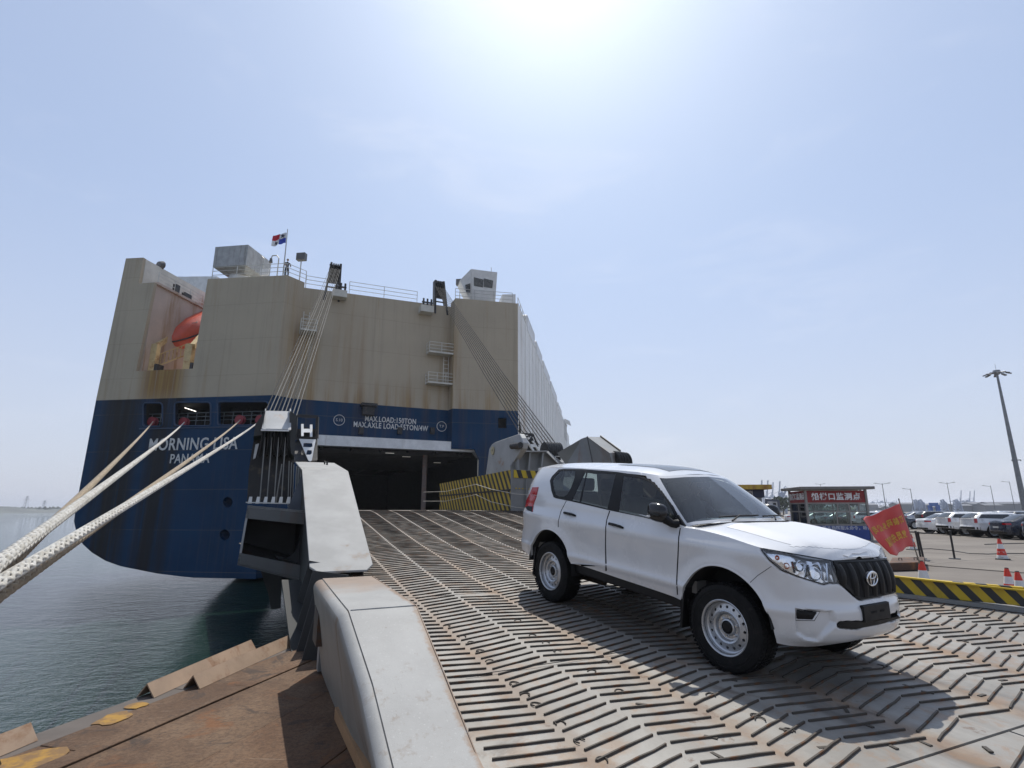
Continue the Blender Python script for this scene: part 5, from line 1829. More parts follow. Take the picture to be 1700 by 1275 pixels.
# ================================================================== the white off-roader driving down the ramp
suv = thing('off_road_car', 'white four wheel drive estate car driving down the steel ramp towards the quay', 'car', (2.0, 7.13, -1.338), (0, radians(5.2), radians(-58.4)))
CM = pmat(suv)
CMi = CM.inverted()
PRADO = dict(
    plan=[(-2.43, 0), (-2.42, .40), (-2.385, .66), (-2.29, .81), (-2.12, .885), (-1.75, .925), (-1.395, .935), (-.8, .925), (0, .92), (.8, .925), (1.395, .937), (1.72, .925), (1.95, .875), (2.10, .79), (2.20, .64), (2.27, .38), (2.29, 0)],
    plan_w=.92, cowl=.92,
    zb=[(-2.43, .58), (-2.1, .53), (-1.9, .50), (-.9, .575), (0, .555), (.9, .525), (1.3, .48), (1.9, .385), (2.1, .385), (2.2, .40), (2.29, .44)],
    zt=[(-2.43, 1.385), (-2.0, 1.378), (-1.13, 1.35), (-.28, 1.30), (.5, 1.258), (.9, 1.245), (1.1, 1.245), (1.4, 1.225), (1.77, 1.175), (2.013, 1.15), (2.145, 1.115), (2.29, 1.10)],
    dside=[(.36, -.09), (.46, -.055), (.53, -.04), (.61, -.022), (.67, -.001), (.72, -.016), (.85, -.017), (.98, -.006), (1.07, .006), (1.115, .004), (1.15, -.012), (1.19, -.032), (1.24, -.050), (1.30, -.058), (1.36, -.072), (1.46, -.10)],
    dfront=[(.34, -.17), (.40, -.10), (.45, -.035), (.50, -.008), (.56, .004), (.64, .004), (.70, -.004), (.755, -.03), (.90, -.052), (1.04, -.085), (1.10, -.12), (1.2, -.17)],
    drear=[(.45, -.05), (.55, 0), (.82, .0), (.88, -.03), (1.1, -.04), (1.4, -.06)],
    axles=(1.395, -1.395), wr=.40, arch=.492, ac=.455, flare=.024,
    belt=[(-2.5, 1.39), (-2.0, 1.378), (-1.13, 1.35), (-.28, 1.30), (.5, 1.258), (.83, 1.245), (.95, 1.268), (1.08, 1.315), (1.3, 1.335)],
    gb=[(-2.39, 0), (-2.38, .40), (-2.33, .64), (-2.20, .785), (-1.95, .850), (-1.0, .862), (0, .864), (.62, .865), (.88, .848), (1.0, .770), (1.12, .46), (1.17, 0)],
    gt=[(-2.27, 0), (-2.26, .38), (-2.23, .53), (-2.12, .625), (-1.88, .672), (-.95, .688), (-.15, .686), (.07, .672), (.25, .635), (.35, .565), (.43, .33), (.46, 0)],
    roofz=[(-2.35, 1.835), (-2.0, 1.875), (-1.4, 1.90), (-.6, 1.90), (0, 1.885), (.25, 1.85), (.46, 1.80)],
    crown=.10, gw=.69, bulge=.026,
    hoodz=[(.8, 1.335), (1.2, 1.33), (1.5, 1.31), (1.83, 1.268), (2.0, 1.228), (2.1, 1.185), (2.17, 1.12)],
)
sh = Shell(PRADO)
# paints
t = NT('white_car_paint')
c = t.co()
dust = t.step(t.noise(c, 1.6, 6, .65), .35, .75)
t.set(col=t.mix(t.mth('MULTIPLY', dust, .35), (.60, .60, .60), (.55, .545, .53)), rough=t.step(dust, 0, 1, .20, .32), coat=1.0, coatr=.05)
M_paint = t.m
t = NT('protective_film')
c = t.co()
wr_ = t.noise(t.mapv(c, (1, 2.2, 1), rot=(0, 0, .5)), 3.2, 6, .62, 1.2)
t.set(col=(.64, .64, .64), rough=.36, normal=t.bump(wr_, .16, .02), coat=.2, coatr=.15)
M_film = t.m
M_plast = plain('black_trim_plastic', (.009, .009, .0095), .5, var=.15, spec=.25)
M_gloss = plain('black_gloss_trim', (.010, .010, .011), .12)
M_rubber = plain('tyre_rubber', (.011, .011, .011), .8, var=.2, vs=8, dirt=.15, dirtcol=(.04, .035, .03), spec=.2)
M_rim = plain('silver_wheel_paint', (.46, .47, .48), .32, metal=.75, var=.05, dirt=.15)
M_chrome = plain('chrome', (.75, .76, .77), .08, metal=1.0, var=.02)
M_glass = glassy('car_side_glass', (.56, .61, .58), 1.1, dust=.02)
M_wglass = glassy('windscreen_glass', (.74, .80, .79), 1.7, dust=.035)
t = NT('lamp_reflector')
c = t.co()
vo_ = t.n.new('ShaderNodeTexVoronoi')
t.l.new(c, vo_.inputs['Vector'])
vo_.inputs['Scale'].default_value = 13
M_refl = t.set(col=(.92, .93, .95), rough=.12, metal=.85, normal=t.bump(vo_.outputs['Distance'], .35, .02))
M_lens = glassy('lamp_lens', (.95, .96, .97), 1.1)
M_redl = plain('tail_lamp_red', (.40, .012, .015), .12, var=.05, spec=.7)
M_amber = plain('amber_bulb', (.75, .20, .06), .25)
M_under = plain('underbody_black', (.012, .012, .012), .8)
M_seat = plain('seat_cloth', (.34, .32, .285), .9)
M_dash = plain('dash_plastic', (.17, .16, .145), .7)
M_gap = plain('door_gap_black', (.006, .006, .006), .9)
M_headl = plain('headlining', (.45, .43, .39), .9)

NC, NR = 300, 64
cs = [i / NC for i in range(NC + 1)]
fs = [i / NR for i in range(NR + 1)]
glow_ = sh.grid(sh.low, cs, fs)
gtop = sh.grid(sh.top, cs, [i / 18 for i in range(19)])
# roof and bonnet skins
def roof_grid(n=14):
    ct_ = [sh.top(c, 1.0) for c in cs]
    return [[V((p.x, p.y * (1 - q), sh.roof(p.x, p.y * (1 - q)))) for p in ct_] for q in [k / n for k in range(n + 1)]]
groof = roof_grid()
def hood_z(x, y, ye, ze):
    zc = curve1(PRADO['hoodz'], x)
    a = abs(y) / max(ye, .05)
    ridge = .012 * exp(-((abs(y) - .52 * (1 - .12 * (x - 1))) / .10) ** 2) * smooth(2.15, 1.9, x)
    return ze + (zc - ze) * (1 - a ** 3.2) + ridge * (1 - a ** 6)
hc = [c for c in cs if sh.low(c, 1).x > .86 and c > .5]
hedge = [sh.low(c, 1.0) for c in hc]
NH = 22
ghood = [[V((p.x, p.y * (1 - q), hood_z(p.x, p.y * (1 - q), abs(p.y), p.z))) for p in hedge] for q in [k / NH for k in range(NH + 1)]]

# reference skin (uncut), used to seat every trim piece on the body
ref = MB()
grid_mesh(ref, glow_)
grid_mesh(ref, gtop)
grid_mesh(ref, groof)
grid_mesh(ref, ghood)
rb = bmesh.new()
vmap = [rb.verts.new(p) for p in ref.v]
for f in ref.f:
    try:
        rb.faces.new([vmap[i] for i in f])
    except ValueError:
        pass
bmesh.ops.remove_doubles(rb, verts=rb.verts, dist=2e-4)
bmesh.ops.triangulate(rb, faces=rb.faces)
rb.normal_update()
rb.verts.ensure_lookup_table(); rb.faces.ensure_lookup_table()
bvh = BVHTree.FromBMesh(rb)
ORG = CMi @ V((0, 0, 0))
def sm_normal(loc, fi, dirv):
    f = rb.faces[fi]
    w = geometry.intersect_point_tri(loc, *[v.co for v in f.verts])
    a = [v.co for v in f.verts]
    ar = [(a[1] - loc).cross(a[2] - loc).length, (a[2] - loc).cross(a[0] - loc).length, (a[0] - loc).cross(a[1] - loc).length]
    fn = f.normal if f.normal.dot(dirv) < 0 else -f.normal
    n = V((0, 0, 0))
    for v, q in zip(f.verts, ar):
        vn = v.normal if v.normal.dot(fn) > 0 else -v.normal
        n += vn * q
    return n.normalized() if n.length > 1e-9 else fn
def seat(px, py):
    """body point and outward normal seen at a spot of the photograph (car axes)"""
    d = (CMi.to_3x3() @ ray(px, py)).normalized()
    hit = bvh.ray_cast(ORG, d)
    if hit[0] is None:
        q = bvh.find_nearest(ORG + d * 6.5)
        return q[0], (q[1] if q[1].dot(d) < 0 else -q[1])
    return hit[0], sm_normal(hit[0], hit[2], d)
def patch(name, poly, mat, parent=None, holes=(), off=.003, thick=.008, mirror=False, step=4.0, build=True, keepdepth=False):
    """trim piece lying on the body: outline from the photograph, mirrored to the far side when asked"""
    vo, fo = fill([V(q) for q in poly], [[V(q) for q in h] for h in holes], step)
    hits = [seat(q.x, q.y) for q in vo]
    objs = []
    for sgn in ((1, -1) if mirror else (1,)):
        S = lambda p: V((p.x, p.y * sgn, p.z))
        outer = [S(h[0] + h[1] * off) for h in hits]
        inner = [S(h[0] + h[1] * (off - thick)) for h in hits]
        n = len(vo)
        edge = {}
        for f in fo:
            for i in range(len(f)):
                e = (f[i], f[(i + 1) % len(f)])
                edge[e] = 1
        border = [e for e in edge if (e[1], e[0]) not in edge]
        fl = (lambda f: f) if sgn > 0 else (lambda f: f[::-1])
        faces = [fl(tuple(f)) for f in fo]
        nf = len(faces)
        # orientation
        acc_ = 0.0
        for f in faces:
            a, b, c_ = (outer[i] for i in f[:3])
            acc_ += (b - a).cross(c_ - a).dot(S(hits[f[0]][1]))
        if acc_ < 0:
            faces = [f[::-1] for f in faces]
            border = [(j, i) for i, j in border] if sgn > 0 else border
        side = [(e[0], e[0] + n, e[1] + n, e[1]) for e in border]
        me = bpy.data.meshes.new(name)
        me.from_pydata([tuple(p) for p in outer + inner], [], faces + side)
        me.polygons.foreach_set('use_smooth', [True] * nf + [False] * len(side))
        me.materials.append(mat)
        me.update()
        norms = []
        for pl in me.polygons:
            for vi in pl.vertices:
                if pl.index < nf:
                    norms.append(tuple(S(hits[vi][1])))
                else:
                    norms.append(tuple(pl.normal))
        me.normals_split_custom_set(norms)
        o = bpy.data.objects.new(name, me)
        COL.objects.link(o)
        o.parent = parent or suv
        objs.append(o)
    return objs
Z7 = lambda *p: [(860 + x / 4.857, 760 + y / 4.857) for x, y in p]
Z8 = lambda *p: [(1120 + x / 4.0476, 860 + y / 4.0476) for x, y in p]
Z6 = lambda *p: [(840 + x / 2.4286, 740 + y / 2.4286) for x, y in p]
def pip(p, L):
    r = False
    j = len(L) - 1
    for i in range(len(L)):
        a, b = L[i], L[j]
        if (a[1] > p[1]) != (b[1] > p[1]) and p[0] < (b[0] - a[0]) * (p[1] - a[1]) / (b[1] - a[1]) + a[0]:
            r = not r
        j = i
    return r
def to_px(p):
    w = CM @ p
    d = w.dot(CF)
    return (850 + FPX * w.x / d, 637.5 - FPX * w.dot(CU) / d)

def line_patch(name, pts, w, mat, off=.0015, mirror=True):
    q = [V(p) for p in pts]
    L, Rr = [], []
    for i, p in enumerate(q):
        d = (q[min(i + 1, len(q) - 1)] - q[max(i - 1, 0)]).normalized()
        n = V((-d.y, d.x)) * w
        L.append(p + n); Rr.append(p - n)
    return patch(name, [tuple(p) for p in L + Rr[::-1]], mat, off=off, thick=.003, mirror=mirror, step=4)
# outlines read from the photograph
DLO = Z7((258, 185), (275, 150), (330, 94), (370, 90), (520, 92), (800, 115), (960, 140), (1040, 165), (1100, 205), (1170, 285), (1260, 405), (1308, 500), (1310, 556), (1010, 480), (740, 424), (420, 349), (310, 328), (288, 318), (270, 265))
G1 = Z7((280, 182), (300, 150), (338, 110), (360, 106), (466, 104), (460, 155), (430, 240), (398, 298), (370, 312), (335, 312), (305, 298), (292, 260))
G2 = Z7((436, 343), (540, 118), (552, 118), (497, 354))
G3 = Z7((557, 120), (790, 132), (722, 410), (507, 357))
G4 = Z7((850, 148), (985, 166), (1060, 195), (1110, 238), (1190, 335), (1235, 410), (1290, 520), (1286, 540), (1180, 514), (812, 432))
LAMP = Z8((582, 212), (595, 206), (1062, 288), (1075, 330), (1108, 438), (1040, 434), (1005, 446), (830, 392), (720, 350), (640, 285))
GRILLE = Z8((1062, 290), (1300, 282), (1470, 264), (1500, 288), (1530, 360), (1556, 458), (1554, 486), (1400, 522), (1246, 550), (1212, 526), (1115, 438), (1085, 350))
SLOT = Z8((1093, 722), (1112, 698), (1330, 694), (1450, 672), (1540, 648), (1562, 628), (1564, 656), (1400, 706), (1215, 746), (1112, 738))
FOG = Z8((820, 617), (978, 628), (938, 690), (815, 688))
POCKET = Z8((822, 618), (1060, 632), (1085, 700), (1060, 735), (965, 828), (880, 812), (820, 772))
TAIL = Z7((166, 238), (120, 240), (98, 290), (72, 345), (64, 398), (82, 420), (118, 436), (125, 380), (150, 310))

# carve lamp, grille and bumper recesses into the skin
def carve(g, kind):
    rows, cols = len(g), len(g[0])
    out = [[p.copy() for p in row] for row in g]
    tagd = [[0] * cols for _ in range(rows)]
    for i in range(rows):
        for j in range(cols):
            p = g[i][j]
            if p.x < 1.5 or (kind == 'hood' and True):
                continue
            x, y = to_px(p)
            def soft(L, w):
                dmin = 1e9
                for q in range(len(L)):
                    a, b = V(L[q]), V(L[(q + 1) % len(L)])
                    ab = b - a
                    f = max(0, min(1, (V((x, y)) - a).dot(ab) / max(ab.length_squared, 1e-9)))
                    dmin = min(dmin, (V((x, y)) - a - ab * f).length)
                return smooth(-w, w, dmin if pip((x, y), L) else -dmin)
            dl, dg = soft(LAMP, 2.5), soft(GRILLE, 2.5)
            # the far half of the grille mirrors the near half
            df, dsn, dp = soft(FOG, 2), soft(SLOT, 1.5), soft(POCKET, 2.5)
            dd = max(dl * .055, dg * .05, df * .05, dsn * .05, dp * .035)
            if dd:
                _, n = sh.plan(cs[j])
                nrm = V((n.x, -abs(n.y), 0))
                out[i][j] = p - nrm * dd
            tagd[i][j] = 1 if dl > .9 else (2 if dg > .9 or dsn > .9 or df > .9 else 0)
    return out, tagd
keep = arch_cut(glow_, PRADO)
gl2, tg = carve(glow_, 'low')
def kind_of(i, j):
    k = {tg[i][j], tg[i + 1][j], tg[i][j + 1], tg[i + 1][j + 1]}
    return k.pop() if len(k) == 1 else 0
m = MB()
grid_mesh(m, gl2, lambda i, j: keep(i, j) and kind_of(i, j) == 0)
# greenhouse skin without the panes
kA = 8.35 / 11
def pane_at(i, j):
    c, r = (cs[j] + cs[j + 1]) / 2, (i + .5) / 18
    if c > kA and .03 < r < .955: return 'w'
    if c < 2.3 / 11 and .08 < r < .86: return 'r'
    k = c * 11
    if 3.35 < k < 8.15 and .0 < r < .93: 
        q = to_px(gtop[i][j])
        if pip(q, DLO): return 's'
    return ''
grid_mesh(m, gtop, lambda i, j: pane_at(i, j) == '')
grid_mesh(m, groof)
grid_mesh(m, ghood)
# rolled lips: wheel openings, sills
body = m.build('body', M_paint, suv, angle=42)
m = MB()
grid_mesh(m, gl2, lambda i, j: kind_of(i, j) == 1)
m.build('lamp_bucket', M_refl, suv)
m = MB()
grid_mesh(m, gl2, lambda i, j: kind_of(i, j) == 2)
m.build('grille_back', M_gap, suv)
m = MB()
grid_mesh(m, [[p for p in row] for row in gtop], lambda i, j: pane_at(i, j) == 'w')
m.build('windscreen', M_wglass, suv)
m = MB()
grid_mesh(m, gtop, lambda i, j: pane_at(i, j) == 'r')
m.build('rear_window', M_glass, suv)

# black window surround and side glass, both sides
patch('window_frame', DLO, M_plast, holes=(G1, G2, G3, G4), off=.004, thick=.012, mirror=True, step=5)
for G in (G1, G2, G3, G4):
    patch('side_window', G, M_glass, off=.001, thick=.004, mirror=True, step=8)
# doors as panels of their own, with dark joints behind
def grow(L, k):
    cx = sum(p[0] for p in L) / len(L); cy = sum(p[1] for p in L) / len(L)
    return [(cx + (x - cx) * k, cy + (y - cy) * k) for x, y in L]
hub_f, hub_r = V((1.395, -.93, .455)), V((-1.395, -.93, .455))
def arch_px(hub, a0, a1, rr=.498, n=10):
    out = []
    for k in range(n + 1):
        a = radians(a0 + (a1 - a0) * k / n)
        o = V((hub.x + rr * cos(a), 0, hub.z + rr * sin(a)))
        h = bvh.ray_cast(V((o.x, -2, o.z)), V((0, 1, 0)))
        out.append(to_px(h[0] if h[0] else V((o.x, -.93, o.z))))
    return out
def side_px(x, z):
    h = bvh.ray_cast(V((x, -2, z)), V((0, 1, 0)))
    return to_px(h[0] if h[0] else V((x, -.9, z)))
bl = Z7((1306, 563), (1010, 486), (746, 430))
bl2 = Z7((736, 428), (420, 355), (394, 348))
FD = bl + Z7((722, 500), (714, 560)) + Z7((712, 700)) + [side_px(-.245, .597), side_px(.3, .58), side_px(.835, .564)] + Z7((1276, 1000), (1286, 800), (1293, 640))
RDa = Z7((352, 430), (330, 510), (329, 560))
ap = arch_px(hub_r, 64, 14, .498, 8)
ap = [p for p in ap if p[0] > RDa[-1][0] + 1]
RD = bl2[:1] + bl2[1:] + RDa + ap + [side_px(-.275, .599)] + Z7((703, 700), (705, 560), (713, 500))
for nm, L in (('front_door', FD), ('rear_door', RD)):
    patch('door', L, M_paint, off=.0045, thick=.007, mirror=True, step=3.4)
line_patch('door_gap', [side_px(.842, .566)] + Z7((1279, 1000), (1289, 800), (1296, 640), (1308, 566)), 1.0, M_gap, .0016)
line_patch('door_gap', Z7((741, 428), (719, 500), (710, 560), (708, 700)) + [side_px(-.262, .60)], 1.0, M_gap, .0016)
line_patch('door_gap', Z7((393, 347), (350, 430), (328, 510), (327, 560)), 1.0, M_gap, .0016)
# fender / bumper joint, bonnet joint
line_patch('panel_joint', Z8((500, 440), (560, 385), (650, 325)), .45, M_gap)
line_patch('lamp_rim', [p for p in LAMP + LAMP[:1]], .9, M_gloss, .002)
# filler and dirt: protective film on the bonnet
m = MB()
def film_keep(i, j):
    p = ghood[i][j]
    return 1.26 < p.x < 2.11 - .12 * (p.y / .6) ** 2 and abs(p.y) < .70
grid_mesh(m, [[p + V((0, 0, .0022)) for p in row] for row in ghood], film_keep)
m.build('protective_film', M_film, suv)
FILM2 = Z8((1130, 252), (1190, 225), (1275, 205), (1290, 225), (1240, 242), (1190, 240), (1165, 262))
patch('film_patch', FILM2, plain('loose_film', (.68, .68, .69), .12, var=.03, bump=.004, bs=18), off=.006, thick=.004, step=3)

# headlamps: clear cover, bowls, bulbs
lens = patch('headlamp', LAMP, M_lens, off=.002, thick=.006, mirror=True, step=5)
inner = patch('lamp_base', grow(LAMP, .97), M_refl, off=-.03, thick=.002, mirror=True, step=5)
def bowl(px, py, r, depth, mat, name, par, off=-.012):
    p, n = seat(px, py)
    for sgn, pr in zip((1, -1), par):
        pp, nn = V((p.x, p.y * sgn, p.z)), V((n.x, n.y * sgn, n.z))
        nn = (nn * .4 + V((1, 0, 0)) * .8).normalized()
        mt_ = nn.to_track_quat('Z', 'Y').to_matrix().to_4x4()
        mt_.translation = pp + nn * off
        m = MB().lathe([(r, 0), (r * .93, .004), (r * .9, 0), (r * .7, -depth * .55), (r * .4, -depth * .9), (.004, -depth)], 24)
        m.v = [mt_ @ q for q in m.v]
        m.build(name, mat, pr, fix=False)
bowl(*Z8((955, 365))[0], .072, .05, M_chrome, 'reflector_bowl', lens)
bowl(*Z8((850, 325))[0], .045, .035, M_chrome, 'reflector_bowl', lens)
bowl(*Z8((765, 325))[0], .028, .02, M_amber, 'indicator_bulb', lens, -.02)
bowl(*Z8((697, 268))[0], .022, .02, M_amber, 'side_bulb', lens, -.016)
for (x0, y0), (x1, y1) in ((Z8((800, 290))[0], Z8((815, 370))[0]), (Z8((905, 310))[0], Z8((890, 400))[0]), (Z8((1030, 300))[0], Z8((1040, 420))[0])):
    (p, n), (q, n2) = seat(x0, y0), seat(x1, y1)
    for sgn, pr in zip((1, -1), lens):
        a, b = p - n * .02, q - n2 * .02
        MB().bar(V((a.x, a.y * sgn, a.z)), V((b.x, b.y * sgn, b.z)), .012, .012).build('lamp_divider', M_chrome, pr)
# grille: surround, upright bars, badge
gin = grow(GRILLE, .90)
patch('grille_mesh', grow(GRILLE, .985), M_gap, off=.002, thick=.002, step=5)
fr = patch('grille', GRILLE, M_plast, holes=(gin,), off=.008, thick=.03, step=4)[0]
def front_pt(y, z, off):
    h = bvh.ray_cast(V((4, y, z)), V((-1, 0, 0)))
    return V((h[0].x + off, y, z)) if h[0] else V((2.2, y, z))
for k in range(8):
    y = -.52 + .1486 * k
    zs = [z for z in [.72 + .008 * i for i in range(48)] if pip(to_px(front_pt(-abs(y) if False else y, z, 0)), GRILLE)]
    if len(zs) < 6: continue
    zlo, zhi = zs[0] + .012, zs[-1] - .012
    m = MB()
    st = []
    for i in range(9):
        z = zlo + (zhi - zlo) * i / 8
        p = front_pt(y, z, .012 + .014 * sin(pi * i / 8))
        wdt = .052 * (1 - .1 * abs(i - 4) / 4)
        st.append([V((p.x - .035, y - wdt, z)), V((p.x - .004, y - wdt * .75, z)), V((p.x + .006, y - wdt * .2, z)), V((p.x + .006, y + wdt * .2, z)), V((p.x - .004, y + wdt * .75, z)), V((p.x - .035, y + wdt, z))])
    for i in range(8):
        m.add(st[i] + st[i + 1], [(q, q + 1, q + 7, q + 6) for q in range(5)])
    m.build('grille_bar', M_plast, fr, bevel=0)
bp = front_pt(0, .945, .030)
def ell(cx, cz, a, b, r, n=28):
    return MB().tube([bp + V((.012, cx + a * cos(2 * pi * k / n), cz + b * sin(2 * pi * k / n))) for k in range(n + 1)], r, 8, caps=False)
m = ell(0, 0, .088, .060, .0075)
q = ell(0, -.0, .030, .056, .006); m.add(q.v, q.f, True)
q = ell(0, .026, .060, .026, .006); m.add(q.v, q.f, True)
m.build('badge', M_chrome, fr, fix=False)
m = MB().lathe([(.001, .0), (.05, .0), (.066, -.004), (.068, -.02)], 28, 'x')
m.v = [bp + V((q.x + .008, q.y * 1.3, q.z * .9)) for q in m.v]
m.build('badge_plate', M_gloss, fr)
# bumper: lower slot, fog pockets, number plate
patch('lower_slot', SLOT, M_plast, off=.004, thick=.05, step=4)
patch('fog_pocket', FOG, M_plast, off=-.034, thick=.004, mirror=True, step=4)
line_patch('fog_rim', FOG + FOG[:1], .5, M_plast, .002)
pc = [front_pt(y, z, .022) for y, z in ((-.235, .585), (.235, .585), (.235, .725), (-.235, .725))]
xm = max(p.x for p in pc)
MB().hexa([V((xm - .03, -.225, .60)), V((xm, -.225, .60)), V((xm, .225, .60)), V((xm - .03, .225, .60)), V((xm - .045, -.225, .735)), V((xm - .012, -.225, .735)), V((xm - .012, .225, .735)), V((xm - .045, .225, .735))]).build('number_plate', M_plast, suv, bevel=.006)
for y in (-.10, -.07, -.03, .05, .075, .10):
    MB().box(xm - .012, y, .665, xm - .003, y + .018, .682).build('plate_clip', M_gap, suv)
patch('tow_cover', Z8((640, 830), (700, 870), (960, 876), (1010, 870), (1140, 838), (1180, 830), (1150, 850), (1000, 882), (700, 882)), M_plast, off=.001, thick=.003, step=5) if False else None
# tail lamps, rear bumper lamp, quarter details
patch('tail_lamp', TAIL, M_redl, off=.012, thick=.02, mirror=True, step=3)
patch('tail_lamp_base', Z7((84, 392), (64, 400), (80, 424), (116, 437), (122, 395)), M_plast, off=.014, thick=.02, mirror=True, step=3)
# handles
for hx, hy in (((735, 536), (852, 568)), ((374, 447), (468, 470))):
    (a, na), (b, nb) = seat(*Z7(hx)[0]), seat(*Z7(hy)[0])
    d = (b - a)
    for sgn in (1, -1):
        S = lambda p: V((p.x, p.y * sgn, p.z))
        pts = [S(a + na * .004), S(a + d * .12 + na * .032), S(a + d * .5 + na * .038), S(a + d * .88 + nb * .032), S(b + nb * .004)]
        MB().tube(pts, [.012, .015, .016, .015, .012], 10).build('door_handle', M_plast, suv)
    c_ = Z7(((hx[0] + hy[0]) / 2, (hx[1] + hy[1]) / 2 - 4))[0]
    elp = [(c_[0] + 9.5 * cos(q) , c_[1] + 4.2 * sin(q) + 2.2 * cos(q)) for q in [2 * pi * k / 18 for k in range(18)]]
    patch('handle_cup', elp, plain('handle_cup_paint', (.55, .55, .55), .3), off=.0045, thick=.002, mirror=True, step=4)
# rolled lips round the wheel openings
for ax in PRADO['axles']:
    prev = None
    mL = [MB(), MB()]
    rows_ = []
    for k in range(49):
        a = radians(-8 + 196 * k / 48)
        row = []
        for rr_ in (.489, .497, .512):
            o = V((ax + rr_ * cos(a), -2, .455 + rr_ * sin(a)))
            h = bvh.ray_cast(o, V((0, 1, 0)))
            if h[0] is None or h[0].y > -.70:
                row = None
                break
            row.append(V((o.x, h[0].y - (.005 if rr_ < .511 else -.001), o.z)))
        if row is not None:
            row = [V((row[0].x, row[0].y + .035, row[0].z))] + row
        rows_.append(row)
    for A_1, B_1 in zip(rows_, rows_[1:]):
        if A_1 is None or B_1 is None: continue
        for sgn, mm in zip((1, -1), mL):
            S = lambda p: V((p.x, p.y * sgn, p.z))
            mm.add([S(p) for p in A_1] + [S(p) for p in B_1], [(0, 1, 5, 4), (1, 2, 6, 5), (2, 3, 7, 6)], True)
    for mm in mL:
        mm.build('arch_lip', M_paint, suv)
# mirrors, folded in for the voyage
for sgn in (1, -1):
    mp = V((.64, -.985 * sgn, 1.372))
    m = MB()
    vs_, fs_ = [], []
    prof = [(-.062, .50), (-.05, .84), (-.015, 1.0), (.02, .97), (.05, .80), (.068, .40)]
    for yy, k in prof:
        for q in range(20):
            a = 2 * pi * q / 20
            ca, sa = cos(a), sin(a)
            se = lambda v: (abs(v) ** .62) * (1 if v > 0 else -1)
            vs_.append(mp + V((.128 * k * se(ca) + .2 * abs(yy) * 0, yy * -sgn, .100 * k * se(sa) - .018 * ca * k)))
    for i in range(len(prof) - 1):
        for q in range(20):
            fs_.append((i * 20 + q, i * 20 + (q + 1) % 20, (i + 1) * 20 + (q + 1) % 20, (i + 1) * 20 + q))
    fs_ += [tuple(range(20)), tuple(range(len(vs_) - 1, len(vs_) - 21, -1))]
    m.add(vs_, fs_, True)
    mo = m.build('mirror', M_gloss, suv, angle=50)
    MB().tube([V((.80, -.86 * sgn, 1.27)), V((.78, -.92 * sgn, 1.27)), V((.73, -.965 * sgn, 1.31))], [.05, .04, .05], 10).build('mirror_arm', M_plast, mo)
    MB().tube([mp + V((-.125, -.02 * sgn, -.055)), mp + V((-.105, -.048 * sgn, -.048)), mp + V((-.05, -.064 * sgn, -.042))], .011, 6).build('mirror_lamp', plain('clear_lamp', (.7, .7, .68), .15), mo)
    MB().prism([V((.90, -.850 * sgn, 1.262)), V((.64, -.868 * sgn, 1.262)), V((.78, -.825 * sgn, 1.36))], V((0, -.012 * sgn, 0)), V((0, .01 * sgn, 0))).build('mirror_sail', M_plast, suv)
# wipers, cowl
m = MB()
cow = [sh.top(c, .02) for c in cs if c > kA]
for sgn in (1, -1):
    for a, b in zip(cow, cow[1:]):
        p, q = V((a.x, a.y * sgn, a.z)), V((b.x, b.y * sgn, b.z))
        m.add([p + V((.02, 0, -.012)), q + V((.02, 0, -.012)), q + V((.11, 0, .002)), p + V((.11, 0, .002))], [(0, 1, 2, 3)])
m.build('cowl', M_plast, suv, fix=False)
for y0, y1 in ((-.55, .02), (.10, .66)):
    pts = []
    for k in range(9):
        y = y0 + (y1 - y0) * k / 8
        cc = [c for c in cs if c > kA]
        best = min(cc, key=lambda c: abs(abs(sh.top(c, .06 + .02 * k / 8).y) - abs(y)))
        p = sh.top(best, .06 + .02 * k / 8)
        pts.append(V((p.x + .02, y, p.z + .022)))
    MB().tube(pts, .009, 6).build('wiper', M_plast, suv)
    MB().tube([pts[0] + V((.07, .12, -.03)), lerp(pts[0], pts[-1], .5) + V((.01, 0, .012))], .010, 6).build('wiper_arm', M_plast, suv)
# roof: rain channels, sunroof panel, aerial fin, rear spoiler lip
xs_ = [-.62 + .1 * k for k in range(10)]
m = MB()
for x0, x1 in zip(xs_, xs_[1:]):
    for k in range(8):
        y0, y1 = -.42 + .105 * k, -.42 + .105 * (k + 1)
        m.add([V((x0, y0, sh.roof(x0, y0) + .004)), V((x1, y0, sh.roof(x1, y0) + .004)), V((x1, y1, sh.roof(x1, y1) + .004)), V((x0, y1, sh.roof(x0, y1) + .004))], [(0, 1, 2, 3)], True)
m.build('sunroof', plain('sunroof_grey_glass', (.10, .105, .11), .15), suv)
m = MB()
for sgn in (1,):
    row = [V((-2.22 - .10 * (1 - (y / .56) ** 2) * .3, y, sh.roof(-2.25, y))) for y in [-.56 + .08 * k for k in range(15)]]
    for a, b in zip(row, row[1:]):
        m.hexa([a + V((.12, 0, -.06)), b + V((.12, 0, -.06)), b + V((-.07, 0, -.03)), a + V((-.07, 0, -.03)), a + V((.12, 0, .004)), b + V((.12, 0, .004)), b + V((-.075, 0, -.008)), a + V((-.075, 0, -.008))][::1])
m.build('roof_spoiler', M_paint, suv)
